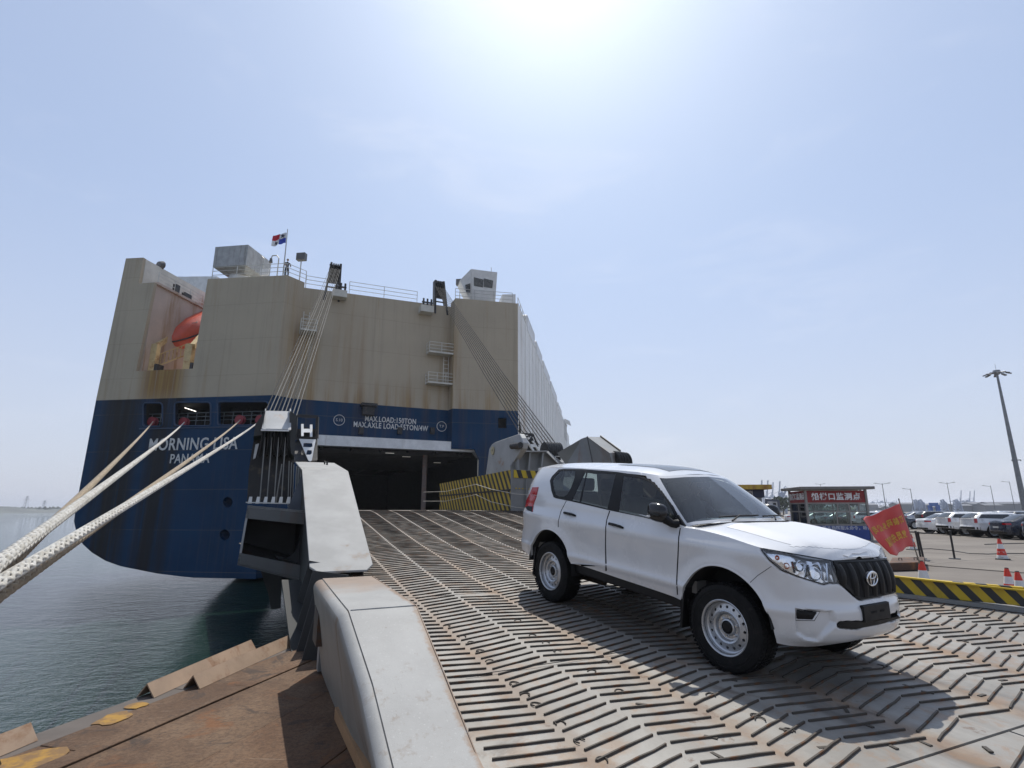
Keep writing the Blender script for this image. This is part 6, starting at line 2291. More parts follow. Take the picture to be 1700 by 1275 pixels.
# sills, underbody, mud flaps, wheel housings
for sgn in (1, -1):
    MB().hexa([V((-.93, -.86 * sgn, .47)), V((.93, -.86 * sgn, .43)), V((.93, -.70 * sgn, .43)), V((-.93, -.70 * sgn, .47)), V((-.95, -.862 * sgn, .59)), V((.95, -.862 * sgn, .545)), V((.95, -.70 * sgn, .55)), V((-.95, -.70 * sgn, .60))]).build('sill', M_plast, suv, bevel=.015)
    for ax, dx in ((1.395, -.475), (-1.395, -.37)):
        MB().hexa([V((ax + dx - .03, -.925 * sgn, .27)), V((ax + dx, -.925 * sgn, .27)), V((ax + dx, -.66 * sgn, .27)), V((ax + dx - .03, -.66 * sgn, .27)), V((ax + dx - .01, -.915 * sgn, .66)), V((ax + dx + .02, -.915 * sgn, .66)), V((ax + dx + .02, -.66 * sgn, .66)), V((ax + dx - .01, -.66 * sgn, .66))]).build('mud_flap', M_plast, suv)
        m = MB()
        n = 20
        vs_, fs_ = [], []
        for k in range(n + 1):
            a = radians((6 + 186 * k / n) if ax > 0 else (-4 + 184 * k / n))
            for yy in (.925, .55):
                vs_.append(V((ax + .498 * cos(a), -yy * sgn, .455 + .498 * sin(a))))
        for k in range(n):
            fs_.append((2 * k, 2 * k + 1, 2 * k + 3, 2 * k + 2))
        m.add(vs_, fs_, True)
        m.add([V((ax + .498 * cos(radians((6 + 186 * k / n) if ax > 0 else (-4 + 184 * k / n))), -.55 * sgn, .455 + .498 * sin(radians((6 + 186 * k / n) if ax > 0 else (-4 + 184 * k / n))))) for k in range(n + 1)], [tuple(range(n + 1))])
        m.build('wheel_housing', M_under, suv, fix=False)
MB().box(-2.2, -.66, .40, 2.0, .66, .72).build('underbody', M_under, suv)
MB().box(-.86, -.84, .55, .86, .84, .60).build('floor_pan', M_under, suv)
MB().tube([V((-.9, -.35, .30)), V((-1.4, -.3, .28)), V((-2.1, -.4, .32))], .04, 8).build('exhaust', M_bar, suv)
m = MB().tube([V((1.395, -.72, .40)), V((1.395, .72, .40))], .05, 8)
m.build('front_axle', M_under, suv)
m = MB().tube([V((-1.395, -.72, .40)), V((-1.395, .72, .40))], .06, 8)
m.build('rear_axle', M_under, suv)
MB().box(1.5, -.5, .36, 1.95, .5, .40).build('skid_plate', M_under, suv)
# cabin
MB().box(-2.1, -.80, .6, 1.0, .80, .72).build('cabin_floor', M_dash, suv)
MB().hexa([V((.62, -.80, .85)), V((.95, -.80, .85)), V((.95, .80, .85)), V((.62, .80, .85)), V((.66, -.80, 1.20)), V((1.02, -.74, 1.27)), V((1.02, .74, 1.27)), V((.66, .80, 1.20))]).build('dashboard', M_dash, suv, bevel=.03)
def seat_at(x, y, nm='front_seat', w=.26):
    st = MB().box(x - .25, y - w, .70, x + .28, y + w, .92).build(nm, M_seat, suv, bevel=.06, seg=3)
    MB().hexa([V((x - .30, y - w, .88)), V((x - .16, y - w, .88)), V((x - .16, y + w, .88)), V((x - .30, y + w, .88)), V((x - .48, y - w * .85, 1.46)), V((x - .38, y - w * .85, 1.46)), V((x - .38, y + w * .85, 1.46)), V((x - .48, y + w * .85, 1.46))]).build('seat_back', M_seat, st, bevel=.05, seg=3)
    MB().box(x - .51, y - .13, 1.49, x - .41, y + .13, 1.67).build('head_rest', M_seat, st, bevel=.035, seg=3)
for x, y in ((.12, -.38), (.12, .38)):
    seat_at(x, y)
for y in (-.42, 0, .42):
    seat_at(-.80, y, 'rear_seat', .20)
pts = [V((.62 + .06 * sin(2 * pi * k / 24) * .4, .38 + .185 * cos(2 * pi * k / 24), 1.13 + .185 * sin(2 * pi * k / 24) * .92)) for k in range(25)]
pts = [V((p.x - .12 + (p.z - 1.13) * -.35, p.y, p.z)) for p in pts]
sw = MB().tube(pts, .016, 8, caps=False).build('steering_wheel', M_dash, suv)
MB().bar(V((.50, .38, 1.13)), V((.80, .38, 1.05)), .06, .06).build('steering_column', M_dash, sw)
MB().bar(V((.50, .21, 1.14)), V((.50, .55, 1.14)), .04, .02).build('steering_spoke', M_dash, sw)
m = MB()
grid_mesh(m, [[V((p.x * .985, p.y * .96, p.z - .035)) for p in row] for row in groof])
m.build('headlining', M_headl, suv)
MB().box(.42, -.11, 1.64, .45, .11, 1.70).build('rear_view_mirror', M_plast, suv, bevel=.01)

# wheels: tyre with steel disc wheel
def steel_wheel(parent, ctr, sgn, steer=0.0):
    root = MB()
    wh = bpy.data.objects.new('wheel', None)
    COL.objects.link(wh)
    wh.parent = parent
    wh.location = ctr
    wh.rotation_euler = (0, 0, (0 if sgn > 0 else pi) + steer)
    R_, W_, rim = .393, .265, .236
    wheel_parts(wh, R_, W_, rim, dict(tyre=M_rubber))
    h = W_ / 2
    m = MB()
    m.lathe([(rim * 1.06, -h * .93), (rim * 1.03, -h * .965), (rim * .985, -h * .93), (rim * .955, -h * .72), (rim * .94, -h * .55), (.209, -h * .48)], 48, 'y')
    m.lathe([(.150, -h * .60), (.140, -h * .64), (.125, -h * .58), (.112, -h * .36), (.098, -h * .32), (.078, -h * .34), (.070, -h * .52), (.058, -h * .56)], 48, 'y')
    # disc ring with round holes
    holes = []
    for k in range(16):
        a = 2 * pi * k / 16
        holes.append([(.181 * cos(a) + .0135 * cos(q), .181 * sin(a) + .0135 * sin(q)) for q in [2 * pi * j / 10 for j in range(10)]])
    n = 64
    outer = [(.211 * cos(2 * pi * k / n), .211 * sin(2 * pi * k / n)) for k in range(n)]
    inn = [(.149 * cos(2 * pi * k / n), .149 * sin(2 * pi * k / n)) for k in range(n)]
    vo, fo = fill([V(q) for q in outer], [[V(q) for q in inn]] + [[V(q) for q in hh] for hh in holes])
    yy = lambda q: -h * (.60 - .12 * (V(q).length - .149) / .062)
    m.add([V((q.x, yy(q), q.y)) for q in vo], fo, True)
    for hh in holes:
        k = len(hh)
        m.add([V((q[0], yy(q), q[1])) for q in hh] + [V((q[0], yy(q) + .025, q[1])) for q in hh], [(i, (i + 1) % k, k + (i + 1) % k, k + i) for i in range(k)])
    m.build('rim', M_rim, wh, fix=False)
    MB().lathe([(.235, h * .2), (.235, h * .3), (.0, h * .3)], 32, 'y').build('brake_back', M_under, wh)
    m = MB().lathe([(.0, -h * .62), (.040, -h * .60), (.052, -h * .52), (.052, -h * .2)], 24, 'y')
    m.build('hub', M_plast, wh)
    for k in range(6):
        a = 2 * pi * k / 6 + .3
        c_ = V((.088 * cos(a), -h * .34, .088 * sin(a)))
        q = MB().lathe([(.0, -.022), (.009, -.020), (.011, -.012), (.011, .0)], 6, 'y')
        q.v = [c_ + p for p in q.v]
        q.build('wheel_nut', M_chrome, wh)
    return wh
for ax, stv in ((1.395, radians(2)), (-1.395, 0)):
    for sgn in (1, -1):
        steel_wheel(suv, V((ax, -.785 * sgn, .393)), sgn, stv)
# ================================================================== mooring ropes
def rope_mat(name, col, dark):
    t = NT(name)
    c = t.co()
    n = t.noise(c, 30, 5, .7)
    n2 = t.noise(c, 4, 5, .6)
    col_ = t.mix(t.step(n, .35, .7), col, dark)
    col_ = t.mix(t.mth('MULTIPLY', t.step(n2, .5, .75), .5), col_, tuple(x * .6 for x in dark))
    fib = t.noise(t.mapv(c, (90, 90, 25)), 6, 3, .6)
    return t.set(col=col_, rough=.88, normal=t.bump(fib, .6, .003), sheen=.15)
M_ropeW = rope_mat('rope_white', (.56, .545, .50), (.33, .30, .245))
M_ropeT = rope_mat('rope_tan', (.36, .285, .19), (.22, .165, .105))
def rope(a, near, end, mat, label, R_=.037, pitch=.34, phase=0.0, sag=.10):
    """plaited rope: strands modelled near the quay, a smooth line farther out"""
    a, near, end = V(a), V(near), V(end)
    L1 = (a - near).length
    L2 = (near - end).length
    def pos(d):                                   # d from the bollard end
        if d <= L2:
            return lerp(end, near, d / L2)
        f = (d - L2) / L1
        return lerp(near, a, f) + V((0, 0, -sag * 4 * f * (1 - f)))
    det = L2 + 15.0
    m = MB()
    n = int(det / pitch * 20)
    vs_, fs_ = [], []
    S = 5
    base = []
    for i in range(n + 1):
        d = det * i / n
        p = pos(d)
        t_ = (pos(d + .02) - pos(max(0, d - .02))).normalized()
        u_ = t_.cross(V((0, 0, 1))).normalized()
        w_ = u_.cross(t_)
        base.append((p, t_, u_, w_, d))
    for s_ in range(8):
        hand = 1 if s_ % 2 else -1
        off = len(vs_)
        for (p, t_, u_, w_, d) in base:
            ph = hand * 2 * pi * d / pitch + (s_ // 2) * pi / 2 + phase
            weave = cos(4 * pi * d / pitch * 2 + s_ * pi)
            rr = R_ * (.60 + .10 * weave * hand)
            ctr = p + (u_ * cos(ph) + w_ * sin(ph)) * rr
            nd = (u_ * cos(ph) + w_ * sin(ph))
            td = (t_ + (w_ * cos(ph) - u_ * sin(ph)) * (hand * 2 * pi * rr / pitch)).normalized()
            sd = td.cross(nd)
            for k in range(S):
                q = 2 * pi * k / S
                vs_.append(ctr + nd * (R_ * .34 * cos(q)) + sd * (R_ * .40 * sin(q)))
        for i in range(n):
            for k in range(S):
                fs_.append((off + i * S + k, off + i * S + (k + 1) % S, off + (i + 1) * S + (k + 1) % S, off + (i + 1) * S + k))
    m.add(vs_, fs_, True)
    tot = L1 + L2
    pts = [pos(det - .1 + (tot - det + .1) * i / 60) for i in range(61)]
    m.tube(pts, R_ * .98, 8)
    core = [pos(det * i / 80) for i in range(81)]
    m.tube(core, R_ * .55, 6)
    o = m.build('mooring_rope', mat, fix=False, angle=180)
    return tag(o, label, 'rope', 'mooring ropes from the stern')
def rope_px(i, xn, yn, depth, mat, label, **k):
    a = mt(ROPE_PX[i][0] + 2, ROPE_PX[i][1] - 3, .25)
    d = ray(xn, yn)
    near = d * (depth / d.dot(CF))
    dr = (near - a).normalized()
    end = near + dr * 5.2 + V((0, 0, -.35))
    return rope(a, near, end, mat, label, **k)
rope_px(0, 0, 952, 2.95, M_ropeT, 'tan mooring rope from the left opening, uppermost where it leaves the stern', phase=.4)
rope_px(1, 0, 933, 2.75, M_ropeW, 'white mooring rope from the middle opening above the ship name', R_=.038)
rope_px(2, 0, 987, 2.80, M_ropeT, 'tan mooring rope running under the white rope across the port name', phase=1.1)
rope_px(3, 0, 966, 2.62, M_ropeW, 'white plaited mooring rope nearest the ramp, crossing the letters of the name', R_=.039, phase=.7)
bo = thing('mooring_bollard', 'black iron mooring bollard on the brown quay apron where the ropes are made fast', 'bollard', (.9, -3.6, QUAY_Z))
m = MB().lathe([(.34, 0), (.34, .06), (.20, .10), (.18, .62), (.27, .70), (.25, .80), (.0, .83)], 24)
m.build('post', M_black, bo)

# ================================================================== people
def skin_person(name, joints, bones, mat, parent=None, sub=2):
    """one continuous body grown over a joint skeleton: joints = {name: (pos, radius)}"""
    me = bpy.data.meshes.new(name)
    keys = list(joints)
    me.from_pydata([joints[k][0] for k in keys], [(keys.index(a), keys.index(b)) for a, b in bones], [])
    o = bpy.data.objects.new(name, me)
    COL.objects.link(o)
    md = o.modifiers.new('skin', 'SKIN')
    md.use_smooth_shade = True
    bm = bmesh.new()
    bm.from_mesh(me)
    sl = bm.verts.layers.skin.verify()
    bm.verts.ensure_lookup_table()
    for i, k in enumerate(keys):
        r = joints[k][1]
        bm.verts[i][sl].radius = r if isinstance(r, tuple) else (r, r)
        bm.verts[i][sl].use_root = (i == 0)
    bm.to_mesh(me)
    bm.free()
    s_ = o.modifiers.new('smooth', 'SUBSURF')
    s_.levels = s_.render_levels = sub
    me.materials.append(mat)
    if parent is not None:
        o.parent = parent
    return o
M_skin = plain('skin', (.42, .27, .19), .55)
M_hair = plain('dark_hair', (.015, .013, .012), .7)
M_cloth = plain('dark_work_clothes', (.03, .035, .05), .9)
M_shirt = plain('grey_shirt', (.10, .11, .13), .9)
def head(parent, c, fwd, s=1.0, cap=None):
    """head with face, ears and hair; fwd is a unit vector"""
    f = V(fwd).normalized()
    sd = V((0, 0, 1)).cross(f)
    up = f.cross(sd) * -1 if f.cross(sd).z < 0 else f.cross(sd)
    P = lambda a, b, d: V(c) + f * (a * s) + sd * (b * s) + up * (d * s)
    m = MB()
    vs_, fs_ = [], []
    N, K = 16, 12
    for i in range(K + 1):
        th = pi * i / K
        for k in range(N):
            q = 2 * pi * k / N
            x_, y_, z_ = sin(th) * cos(q), sin(th) * sin(q), cos(th)
            jaw = 1 - .28 * smooth(.1, -1, z_)
            nose = .022 * exp(-((y_ / .16) ** 2 + ((z_ + .12) / .22) ** 2)) if x_ > 0 else 0
            eye = -.008 * exp(-(((abs(y_) - .38) / .16) ** 2 + ((z_ - .08) / .10) ** 2)) if x_ > 0 else 0
            vs_.append(P(x_ * .098 * (jaw if x_ < 0 else (jaw * .9 + .1)) + nose + eye, y_ * .078 * jaw, z_ * .118))
    for i in range(K):
        for k in range(N):
            fs_.append((i * N + k, i * N + (k + 1) % N, (i + 1) * N + (k + 1) % N, (i + 1) * N + k))
    m.add(vs_, fs_, True)
    for sg in (1, -1):
        m.tube([P(-.01, .078 * sg, -.03), P(-.02, .088 * sg, 0), P(-.01, .080 * sg, .03)], [.008, .016, .008], 6)
    hd_ = m.build('head', M_skin, parent, fix=False)
    m = MB()
    vs_, fs_ = [], []
    for i in range(7):
        th = pi * .52 * i / 6
        for k in range(N):
            q = 2 * pi * k / N
            x_, y_, z_ = sin(th) * cos(q), sin(th) * sin(q), cos(th)
            lim = (.35 if x_ > .3 else -.2)
            zz = max(z_, lim) if x_ > .3 else z_
            vs_.append(P(x_ * .106 - .006, y_ * .086, zz * .128))
    for i in range(6):
        for k in range(N):
            fs_.append((i * N + k, i * N + (k + 1) % N, (i + 1) * N + (k + 1) % N, (i + 1) * N + k))
    m.add(vs_, fs_, True).build('hair' if cap is None else 'cap', cap or M_hair, hd_, fix=False)
    for sg in (1, -1):
        MB().lathe([(.0, .008), (.007, .004), (.009, 0)], 8, 'x', P(.088, .030 * sg, .01)).build('eye', M_hair, hd_, fix=False)
    MB().tube([P(.088, -.022, -.062), P(.094, 0, -.064), P(.088, .022, -.062)], .004, 5).build('mouth', plain('lip', (.30, .13, .11), .6), hd_)
    return hd_
def hand(parent, w, d, sd, s=1.0):
    """palm, four bent fingers and a thumb at wrist w, pointing along d"""
    w, d, sd = V(w), V(d).normalized(), V(sd).normalized()
    n = d.cross(sd)
    m = MB()
    m.tube([w, w + d * .03 * s, w + d * .085 * s], [.022 * s, .034 * s, .032 * s], 8)
    for k, ln in enumerate((.062, .074, .070, .054)):
        b = w + d * .085 * s + sd * (-.026 + .0175 * k) * s
        m.tube([b, b + (d * .8 - n * .45) * ln * .45 * s, b + (d * .9 - n * 1.4) * ln * .75 * s, b + (d * .2 - n * 1.6) * ln * .8 * s], [.0095 * s, .009 * s, .008 * s, .006 * s], 6)
    b = w + d * .03 * s - sd * .03 * s
    m.tube([b, b + (d * .5 - sd * .7) * .035 * s, b + (d * .95 - sd * .6 - n * .5) * .06 * s], [.012 * s, .0105 * s, .007 * s], 6)
    return m.build('hand', M_skin, parent, fix=False)

# driver, seated at the wheel (in the car's axes)
drv = thing('person', 'driver in dark clothes sitting at the wheel behind the windscreen', 'person', CM @ V((.05, .38, .90)), tuple(suv.rotation_euler))
j = dict(pelvis=((.0, 0, .06), (.15, .12)), waist=((-.05, 0, .22), (.14, .11)), chest=((-.10, 0, .42), (.17, .12)), neckb=((-.10, 0, .56), .075), neck=((-.085, 0, .64), .055),
         shR=((-.08, -.19, .51), .065), elR=((.10, -.27, .30), .048), wrR=((.33, -.17, .30), .032), shL=((-.08, .19, .51), .065), elL=((.10, .27, .30), .048), wrL=((.33, .17, .30), .032),
         hipR=((.05, -.10, .05), .10), knR=((.42, -.14, .10), .065), anR=((.62, -.12, -.20), .045), hipL=((.05, .10, .05), .10), knL=((.42, .14, .10), .065), anL=((.62, .12, -.20), .045))
bn = [('pelvis', 'waist'), ('waist', 'chest'), ('chest', 'neckb'), ('neckb', 'neck'), ('chest', 'shR'), ('shR', 'elR'), ('elR', 'wrR'), ('chest', 'shL'), ('shL', 'elL'), ('elL', 'wrL'),
      ('pelvis', 'hipR'), ('hipR', 'knR'), ('knR', 'anR'), ('pelvis', 'hipL'), ('hipL', 'knL'), ('knL', 'anL')]
skin_person('clothed_body', j, bn, M_shirt, drv)
head(drv, (-.05, 0, .75), (1, -.05, 0))
hand(drv, (.33, -.17, .30), (1, .1, .15), (0, .3, 1)); hand(drv, (.33, .17, .30), (1, -.1, .15), (0, -.3, 1))

# seaman at the rail on top of the stern
sp_ = vb(476, 450, .9)
sea = thing('person', 'seaman in dark overalls standing by the flagstaff on the stern rail', 'person', (sp_.x, sp_.y, zb), (0, 0, radians(-60)))
j = dict(pelvis=((0, 0, .95), (.14, .11)), waist=((0, 0, 1.12), (.13, .10)), chest=((.02, 0, 1.34), (.17, .12)), neckb=((.02, 0, 1.48), .07), neck=((.03, 0, 1.55), .05),
         shR=((.0, -.19, 1.42), .06), elR=((.10, -.25, 1.16), .045), wrR=((.32, -.18, 1.10), .03), shL=((.0, .19, 1.42), .06), elL=((.06, .26, 1.15), .045), wrL=((.28, .20, 1.08), .03),
         hipR=((0, -.09, .90), .095), knR=((.03, -.11, .50), .065), anR=((.0, -.11, .09), .045), toR=((.17, -.13, .04), .04), hipL=((0, .09, .90), .095), knL=((.04, .12, .50), .065), anL=((.02, .12, .09), .045), toL=((.19, .14, .04), .04))
bn2 = bn[:13] + [('anR', 'toR')] + bn[13:] + [('anL', 'toL')]
skin_person('clothed_body', j, bn2, M_cloth, sea)
head(sea, (.06, 0, 1.67), (1, 0, -.1))
hand(sea, (.32, -.18, 1.10), (1, 0, -.2), (0, 1, 0)); hand(sea, (.28, .20, 1.08), (1, 0, -.2), (0, 1, 0))
# ================================================================== things on the quay
M_blackp = plain('post_black', (.014, .014, .015), .5)
M_conered = rusty('cone_red', (.62, .045, .025), .15, .5, 4, (.30, .05, .03))
M_conewhite = plain('cone_white', (.66, .66, .64), .55, dirt=.35)
M_conebase = plain('cone_base_black', (.02, .02, .02), .8)
M_chred = plain('sign_red', (.24, .012, .012), .55, dirt=.2)
M_charw = plain('sign_white', (.74, .74, .74), .6)
M_blueboard = plain('board_blue', (.018, .055, .26), .5)
M_alu = plain('booth_frame', (.25, .235, .22), .4, metal=.3)
M_roofg = plain('booth_roof', (.17, .16, .15), .55, dirt=.3)
M_bglass = glassy('booth_glass', (.70, .76, .75), 1.2)

# traffic cones
def cone(px, py, label, h=.70, z=QUAY_Z, depth=None, lean=(0, 0), text_=False):
    p = on_z(px, py, z) if depth is None else at_depth(px, 955, depth)
    p.z = z
    c = thing('traffic_cone', label, 'traffic cone', p, (lean[0], lean[1], random.uniform(0, 6)), 'red and white traffic cones')
    s = h / .70
    MB().box(-.20 * s, -.20 * s, 0, .20 * s, .20 * s, .035 * s).build('base', M_conebase, c, bevel=.015)
    lv = [(.16, .035), (.132, .16), (.105, .33), (.075, .50), (.045, .66), (.036, .70)]
    rr = lambda z_: curve1([(a[1], a[0]) for a in lv], z_)
    for nm, z0, z1, mt__ in (('band_white', .035, .15, M_conewhite), ('band_red', .15, .36, M_conered), ('band_white', .36, .52, M_conewhite), ('band_red', .52, .69, M_conered)):
        k = 5
        prof = [(rr(z0 + (z1 - z0) * i / k) * s, (z0 + (z1 - z0) * i / k) * s) for i in range(k + 1)]
        MB().lathe(prof, 28).build(nm, mt__, c)
    MB().lathe([(.036 * s, .69 * s), (.040 * s, .70 * s), (.026 * s, .71 * s), (.02 * s, .60 * s)], 20).build('rim', M_conebase, c)
    return c
cn = cone(1665, 929, 'red and white traffic cone standing alone on the open yard', .72)
cone(1673, 0, 'left one of the two cones close together behind the striped barrier', .60, depth=11.2)
cone(1689.5, 0, 'right one of the two cones close together behind the striped barrier', .60, depth=10.6)
fc = cone(1533, 0, 'red and white traffic cone holding the pole of the red flag', .70, depth=11.6)
cone(1516, 913, 'small distant traffic cone half hidden behind the black barrier posts', .66)
p = cn.location + V((-.62, -.55, 0)).normalized() * .112
text('TMSK', .085, M_charw, cn, p + V((0, 0, .25)), (.70, -.62, 0), (-.08, -.09, 1), 'cone_mark', .002)

# black belt posts and their belts
def belt_post(px, py, label, h=.98, lean=(0, 0)):
    p = on_z(px, py, QUAY_Z)
    c = thing('barrier_post', label, 'barrier post', p, (lean[0], lean[1], .3), 'black belt barrier posts')
    MB().lathe([(.0, .03), (.17, .025), (.18, .0)], 24).build('base', M_blackp, c)
    MB().tube([V((0, 0, .02)), V((0, 0, h * .93))], .033, 12).build('tube', M_blackp, c)
    MB().lathe([(.036, h * .90), (.042, h * .92), (.042, h * .99), (.03, h), (.0, h)], 16).build('belt_head', M_blackp, c)
    return c
bp1 = belt_post(1585, 928, 'black belt barrier post standing alone in front of the parked cars')
bp2 = belt_post(1529, 928, 'black belt barrier post just right of the red flag pole', lean=(0, -.05))
bp3 = belt_post(1534, 931, 'second black belt barrier post leaning close behind the flag cone', lean=(0, -.08))
def belt(a, b, za, zb_, name_, parent, sag=.05):
    m = MB()
    prev = None
    for k in range(13):
        f = k / 12
        q = lerp(a, b, f) + V((0, 0, za + (zb_ - za) * f - sag * 4 * f * (1 - f)))
        if prev is not None:
            m.hexa([prev + V((0, 0, -.025)), q + V((0, 0, -.025)), q + V((.004, .004, -.025)), prev + V((.004, .004, -.025)), prev + V((0, 0, .025)), q + V((0, 0, .025)), q + V((.004, .004, .025)), prev + V((.004, .004, .025))])
        prev = q
    return m.build(name_, M_blackp, parent, world=True)
belt(bp1.location + V((-.3, .4, 0)), bp2.location, .93, .93, 'belt', bp1)
far_p = on_z(1497, 915, QUAY_Z)
belt(bp2.location, far_p, .93, .93, 'belt', bp2)

# cable trailing over the yard
pts = [on_z(x, y, QUAY_Z + .013) for x, y in ((1520, 912), (1545, 911), (1580, 914), (1610, 919), (1640, 920), (1670, 919), (1705, 919), (1740, 922))]
o = MB().tube(pts, .02, 6).build('cable', M_blackp)
tag(o, 'thin black cable snaking across the concrete yard behind the cones', 'cable')
o = MB().tube([on_z(x, y, QUAY_Z + .012) for x, y in ((1635, 904), (1660, 903), (1705, 902), (1760, 903))], .03, 6).build('cable', M_blackp)
tag(o, 'straight dark cable lying on the yard near the parked dark cars', 'cable')

# rusty steel plate lying by the flag
a, b, c_ = on_z(1478, 948, QUAY_Z), on_z(1537, 946, QUAY_Z), on_z(1536, 936, QUAY_Z)
pl_ = thing('steel_slab', 'low rusty brown steel slab lying on the yard beside the flag cone', 'steel slab', a)
d_ = c_ - b
MB().hexa([a, b, b + d_, a + d_, a + V((0, 0, .22)), b + V((0, 0, .22)), b + d_ + V((0, 0, .22)), a + d_ + V((0, 0, .22))]).build('slab_body', rusty('slab_rust', (.075, .042, .028), .8, .8, 1.5), pl_, world=True, bevel=.015)
for f in (.25, .7):
    q = lerp(a, b, f) + V((0, 0, .22)) + d_ * .4
    MB().tube([q, q + V((0, 0, .07)), q + V((.09, .0, .07)), q + V((.09, 0, 0))], .012, 6).build('lifting_eye', M_black, pl_, world=True)

# yellow and black striped barrier along the ramp's landing edge
M_bstripe = stripes('barrier_stripes', (.52, .36, .012), (.02, .022, .024), .27, .8)
ba, bb = on_ramp(1490, 990), on_ramp(1706, 1017)
ext = (bb - ba).normalized()
br = thing('striped_barrier', 'long low barrier with black and yellow diagonal stripes at the ramp edge', 'barrier', ba)
def axes_plate(name, pts, thick, mat, ax, org, parent):
    ax = ax.normalized()
    n = ax.cross(V((0, 0, 1))).normalized()
    mt_ = Matrix((ax, n, V((0, 0, 1)))).transposed().to_4x4()
    mt_.translation = org
    iv = mt_.inverted()
    o = MB().prism([iv @ p for p in pts], V((0, -thick, 0)), V((0, 0, 0))).build(name, mat, parent, bevel=.006, seg=1)
    o.matrix_basis = pmat(parent).inverted() @ mt_
    return o
b0, b1 = ba - ext * .6, bb + ext * 1.6
h0, h1 = .285, .295
axes_plate('face', [b0 + V((0, 0, .03)), b1 + V((0, 0, .03)), b1 + V((0, 0, h1)), b0 + V((0, 0, h0))], .10, M_bstripe, ext, ba, br)
MB().bar(b0 + V((0, 0, h0 + .012)), b1 + V((0, 0, h1 + .012)), .12, .022).build('cap_strip', rusty('barrier_cap', (.52, .36, .02), .5, .6, 3), br, world=True)
MB().bar(b0 + V((0, 0, .03)), b1 + V((0, 0, .03)), .30, .05).build('foot', M_dgrey, br, world=True)

# ---- red flag on its leaning pole
fl = thing('red_flag', 'red banner flag with gold mirrored characters on a leaning pole', 'flag', fc.location + V((0, 0, .5)))
pt_, pb_ = at_depth(1492.5, 831, 11.55), fc.location + V((0, 0, .45))
MB().tube([pb_, pt_], [.014, .010], 8).build('pole', plain('flag_pole', (.20, .17, .13), .5), fl, world=True)
MB().lathe([(.0, .05), (.014, .03), (.012, 0)], 8, 'z', pt_).build('finial', M_black, fl, world=True)
cA, cB = at_depth(1493.5, 836, 11.54), at_depth(1517.5, 905, 11.56)
cC, cD = at_depth(1428, 861, 11.15), at_depth(1478, 922, 11.05)
def FS(u_, v_):
    """flag surface: u from the pole outwards, v from top down"""
    p = lerp(lerp(cA, cB, v_), lerp(cC, cD, v_), u_)
    w = u_ ** .8
    p = p + V((.3, -1, 0)).normalized() * (w * (.055 * sin(u_ * 7 + v_ * 2.5) + .03 * sin(u_ * 13 - v_ * 5 + 1)))
    p.z += .03 * sin(u_ * 6 + .5) * w - .05 * u_ * (1 - u_) * (1 - v_) + .015 * sin(u_ * 17 + v_ * 3) * w
    p.x += -.05 * sin(v_ * 3.1) * u_ ** 3 * .8
    return p
t = NT('flag_red_cloth')
c = t.co()
M_flagred = t.set(col=t.mix(t.step(t.noise(c, 3, 4), .3, .7), (.60, .045, .03), (.50, .03, .025)), rough=.55, sheen=.2)
m = MB()
nu, nv = 40, 28
m.add([FS(i / nu, j_ / nv) for j_ in range(nv + 1) for i in range(nu + 1)], [(j_ * (nu + 1) + i, j_ * (nu + 1) + i + 1, (j_ + 1) * (nu + 1) + i + 1, (j_ + 1) * (nu + 1) + i) for j_ in range(nv) for i in range(nu)], True)
cl = m.build('cloth', M_flagred, fl, world=True, angle=180)
sm_ = cl.modifiers.new('thick', 'SOLIDIFY')
sm_.thickness = .003
M_gold = plain('flag_gold', (.62, .36, .04), .6)
fwid = (cA - cC).length; fhei = (cA - cB).length
def flag_text(body, v0, size, u0, u1):
    n = len(body)
    for i, ch in enumerate(body):
        o = text(ch, size, M_gold, None, (0, 0, 0), (1, 0, 0), (0, 1, 0), 'character', .0015, bold=size * .022)
        u_c = u0 + (u1 - u0) * i / (n - 1)
        vs_ = [v.co.copy() for v in o.data.vertices]
        inv = pmat(fl).inverted()
        for v, q in zip(o.data.vertices, vs_):
            uu = u_c + q.x / fwid
            vv = v0 - q.y / fhei
            base = FS(uu, vv)
            du = FS(uu + .01, vv) - FS(uu - .01, vv)
            dv_ = FS(uu, vv + .01) - FS(uu, vv - .01)
            n_ = du.cross(dv_).normalized()
            if n_.y > 0: n_ = -n_
            v.co = inv @ (base + n_ * (.006 + q.z))
        o.matrix_basis = Matrix.Identity(4)
        o.parent = fl
        o.data.update()
flag_text('滚装码头公司', .36, .155, .13, .86)
flag_text('党员先锋队', .70, .165, .20, .80)

# ---- monitoring booth
BK = on_z(1346, 897, QUAY_Z)
bF, bL = az(98), az(8)
booth = thing('guard_booth', 'glazed booth with grey flat roof and red signboards over its windows', 'booth', BK)
def BF(x, y): return on_wall(x, y, BK, bF)
def BLf(x, y): return on_wall(x, y, BK, bL)
wF = (BF(1441, 850) - BK).dot(bF)
wL = (BLf(1314, 850) - BK).dot(bL)
zsT, zsB = BF(1392, 814.5).z, BF(1392, 834.5).z
zm, zp = BF(1392, 849.5).z, BF(1392, 871.5).z
zr0 = zsT + .06
BP = lambda a, b, z: V((BK.x, BK.y, 0)) + bF * a + bL * b + V((0, 0, z))
for a, b in ((0, 0), (wF, 0), (0, wL), (wF, wL)):
    MB().bar(BP(a, b, QUAY_Z), BP(a, b, zr0), .12, .12, bL).build('corner_post', M_alu, booth, world=True)
ov = .38
rz0 = BF(1392, 812.5).z
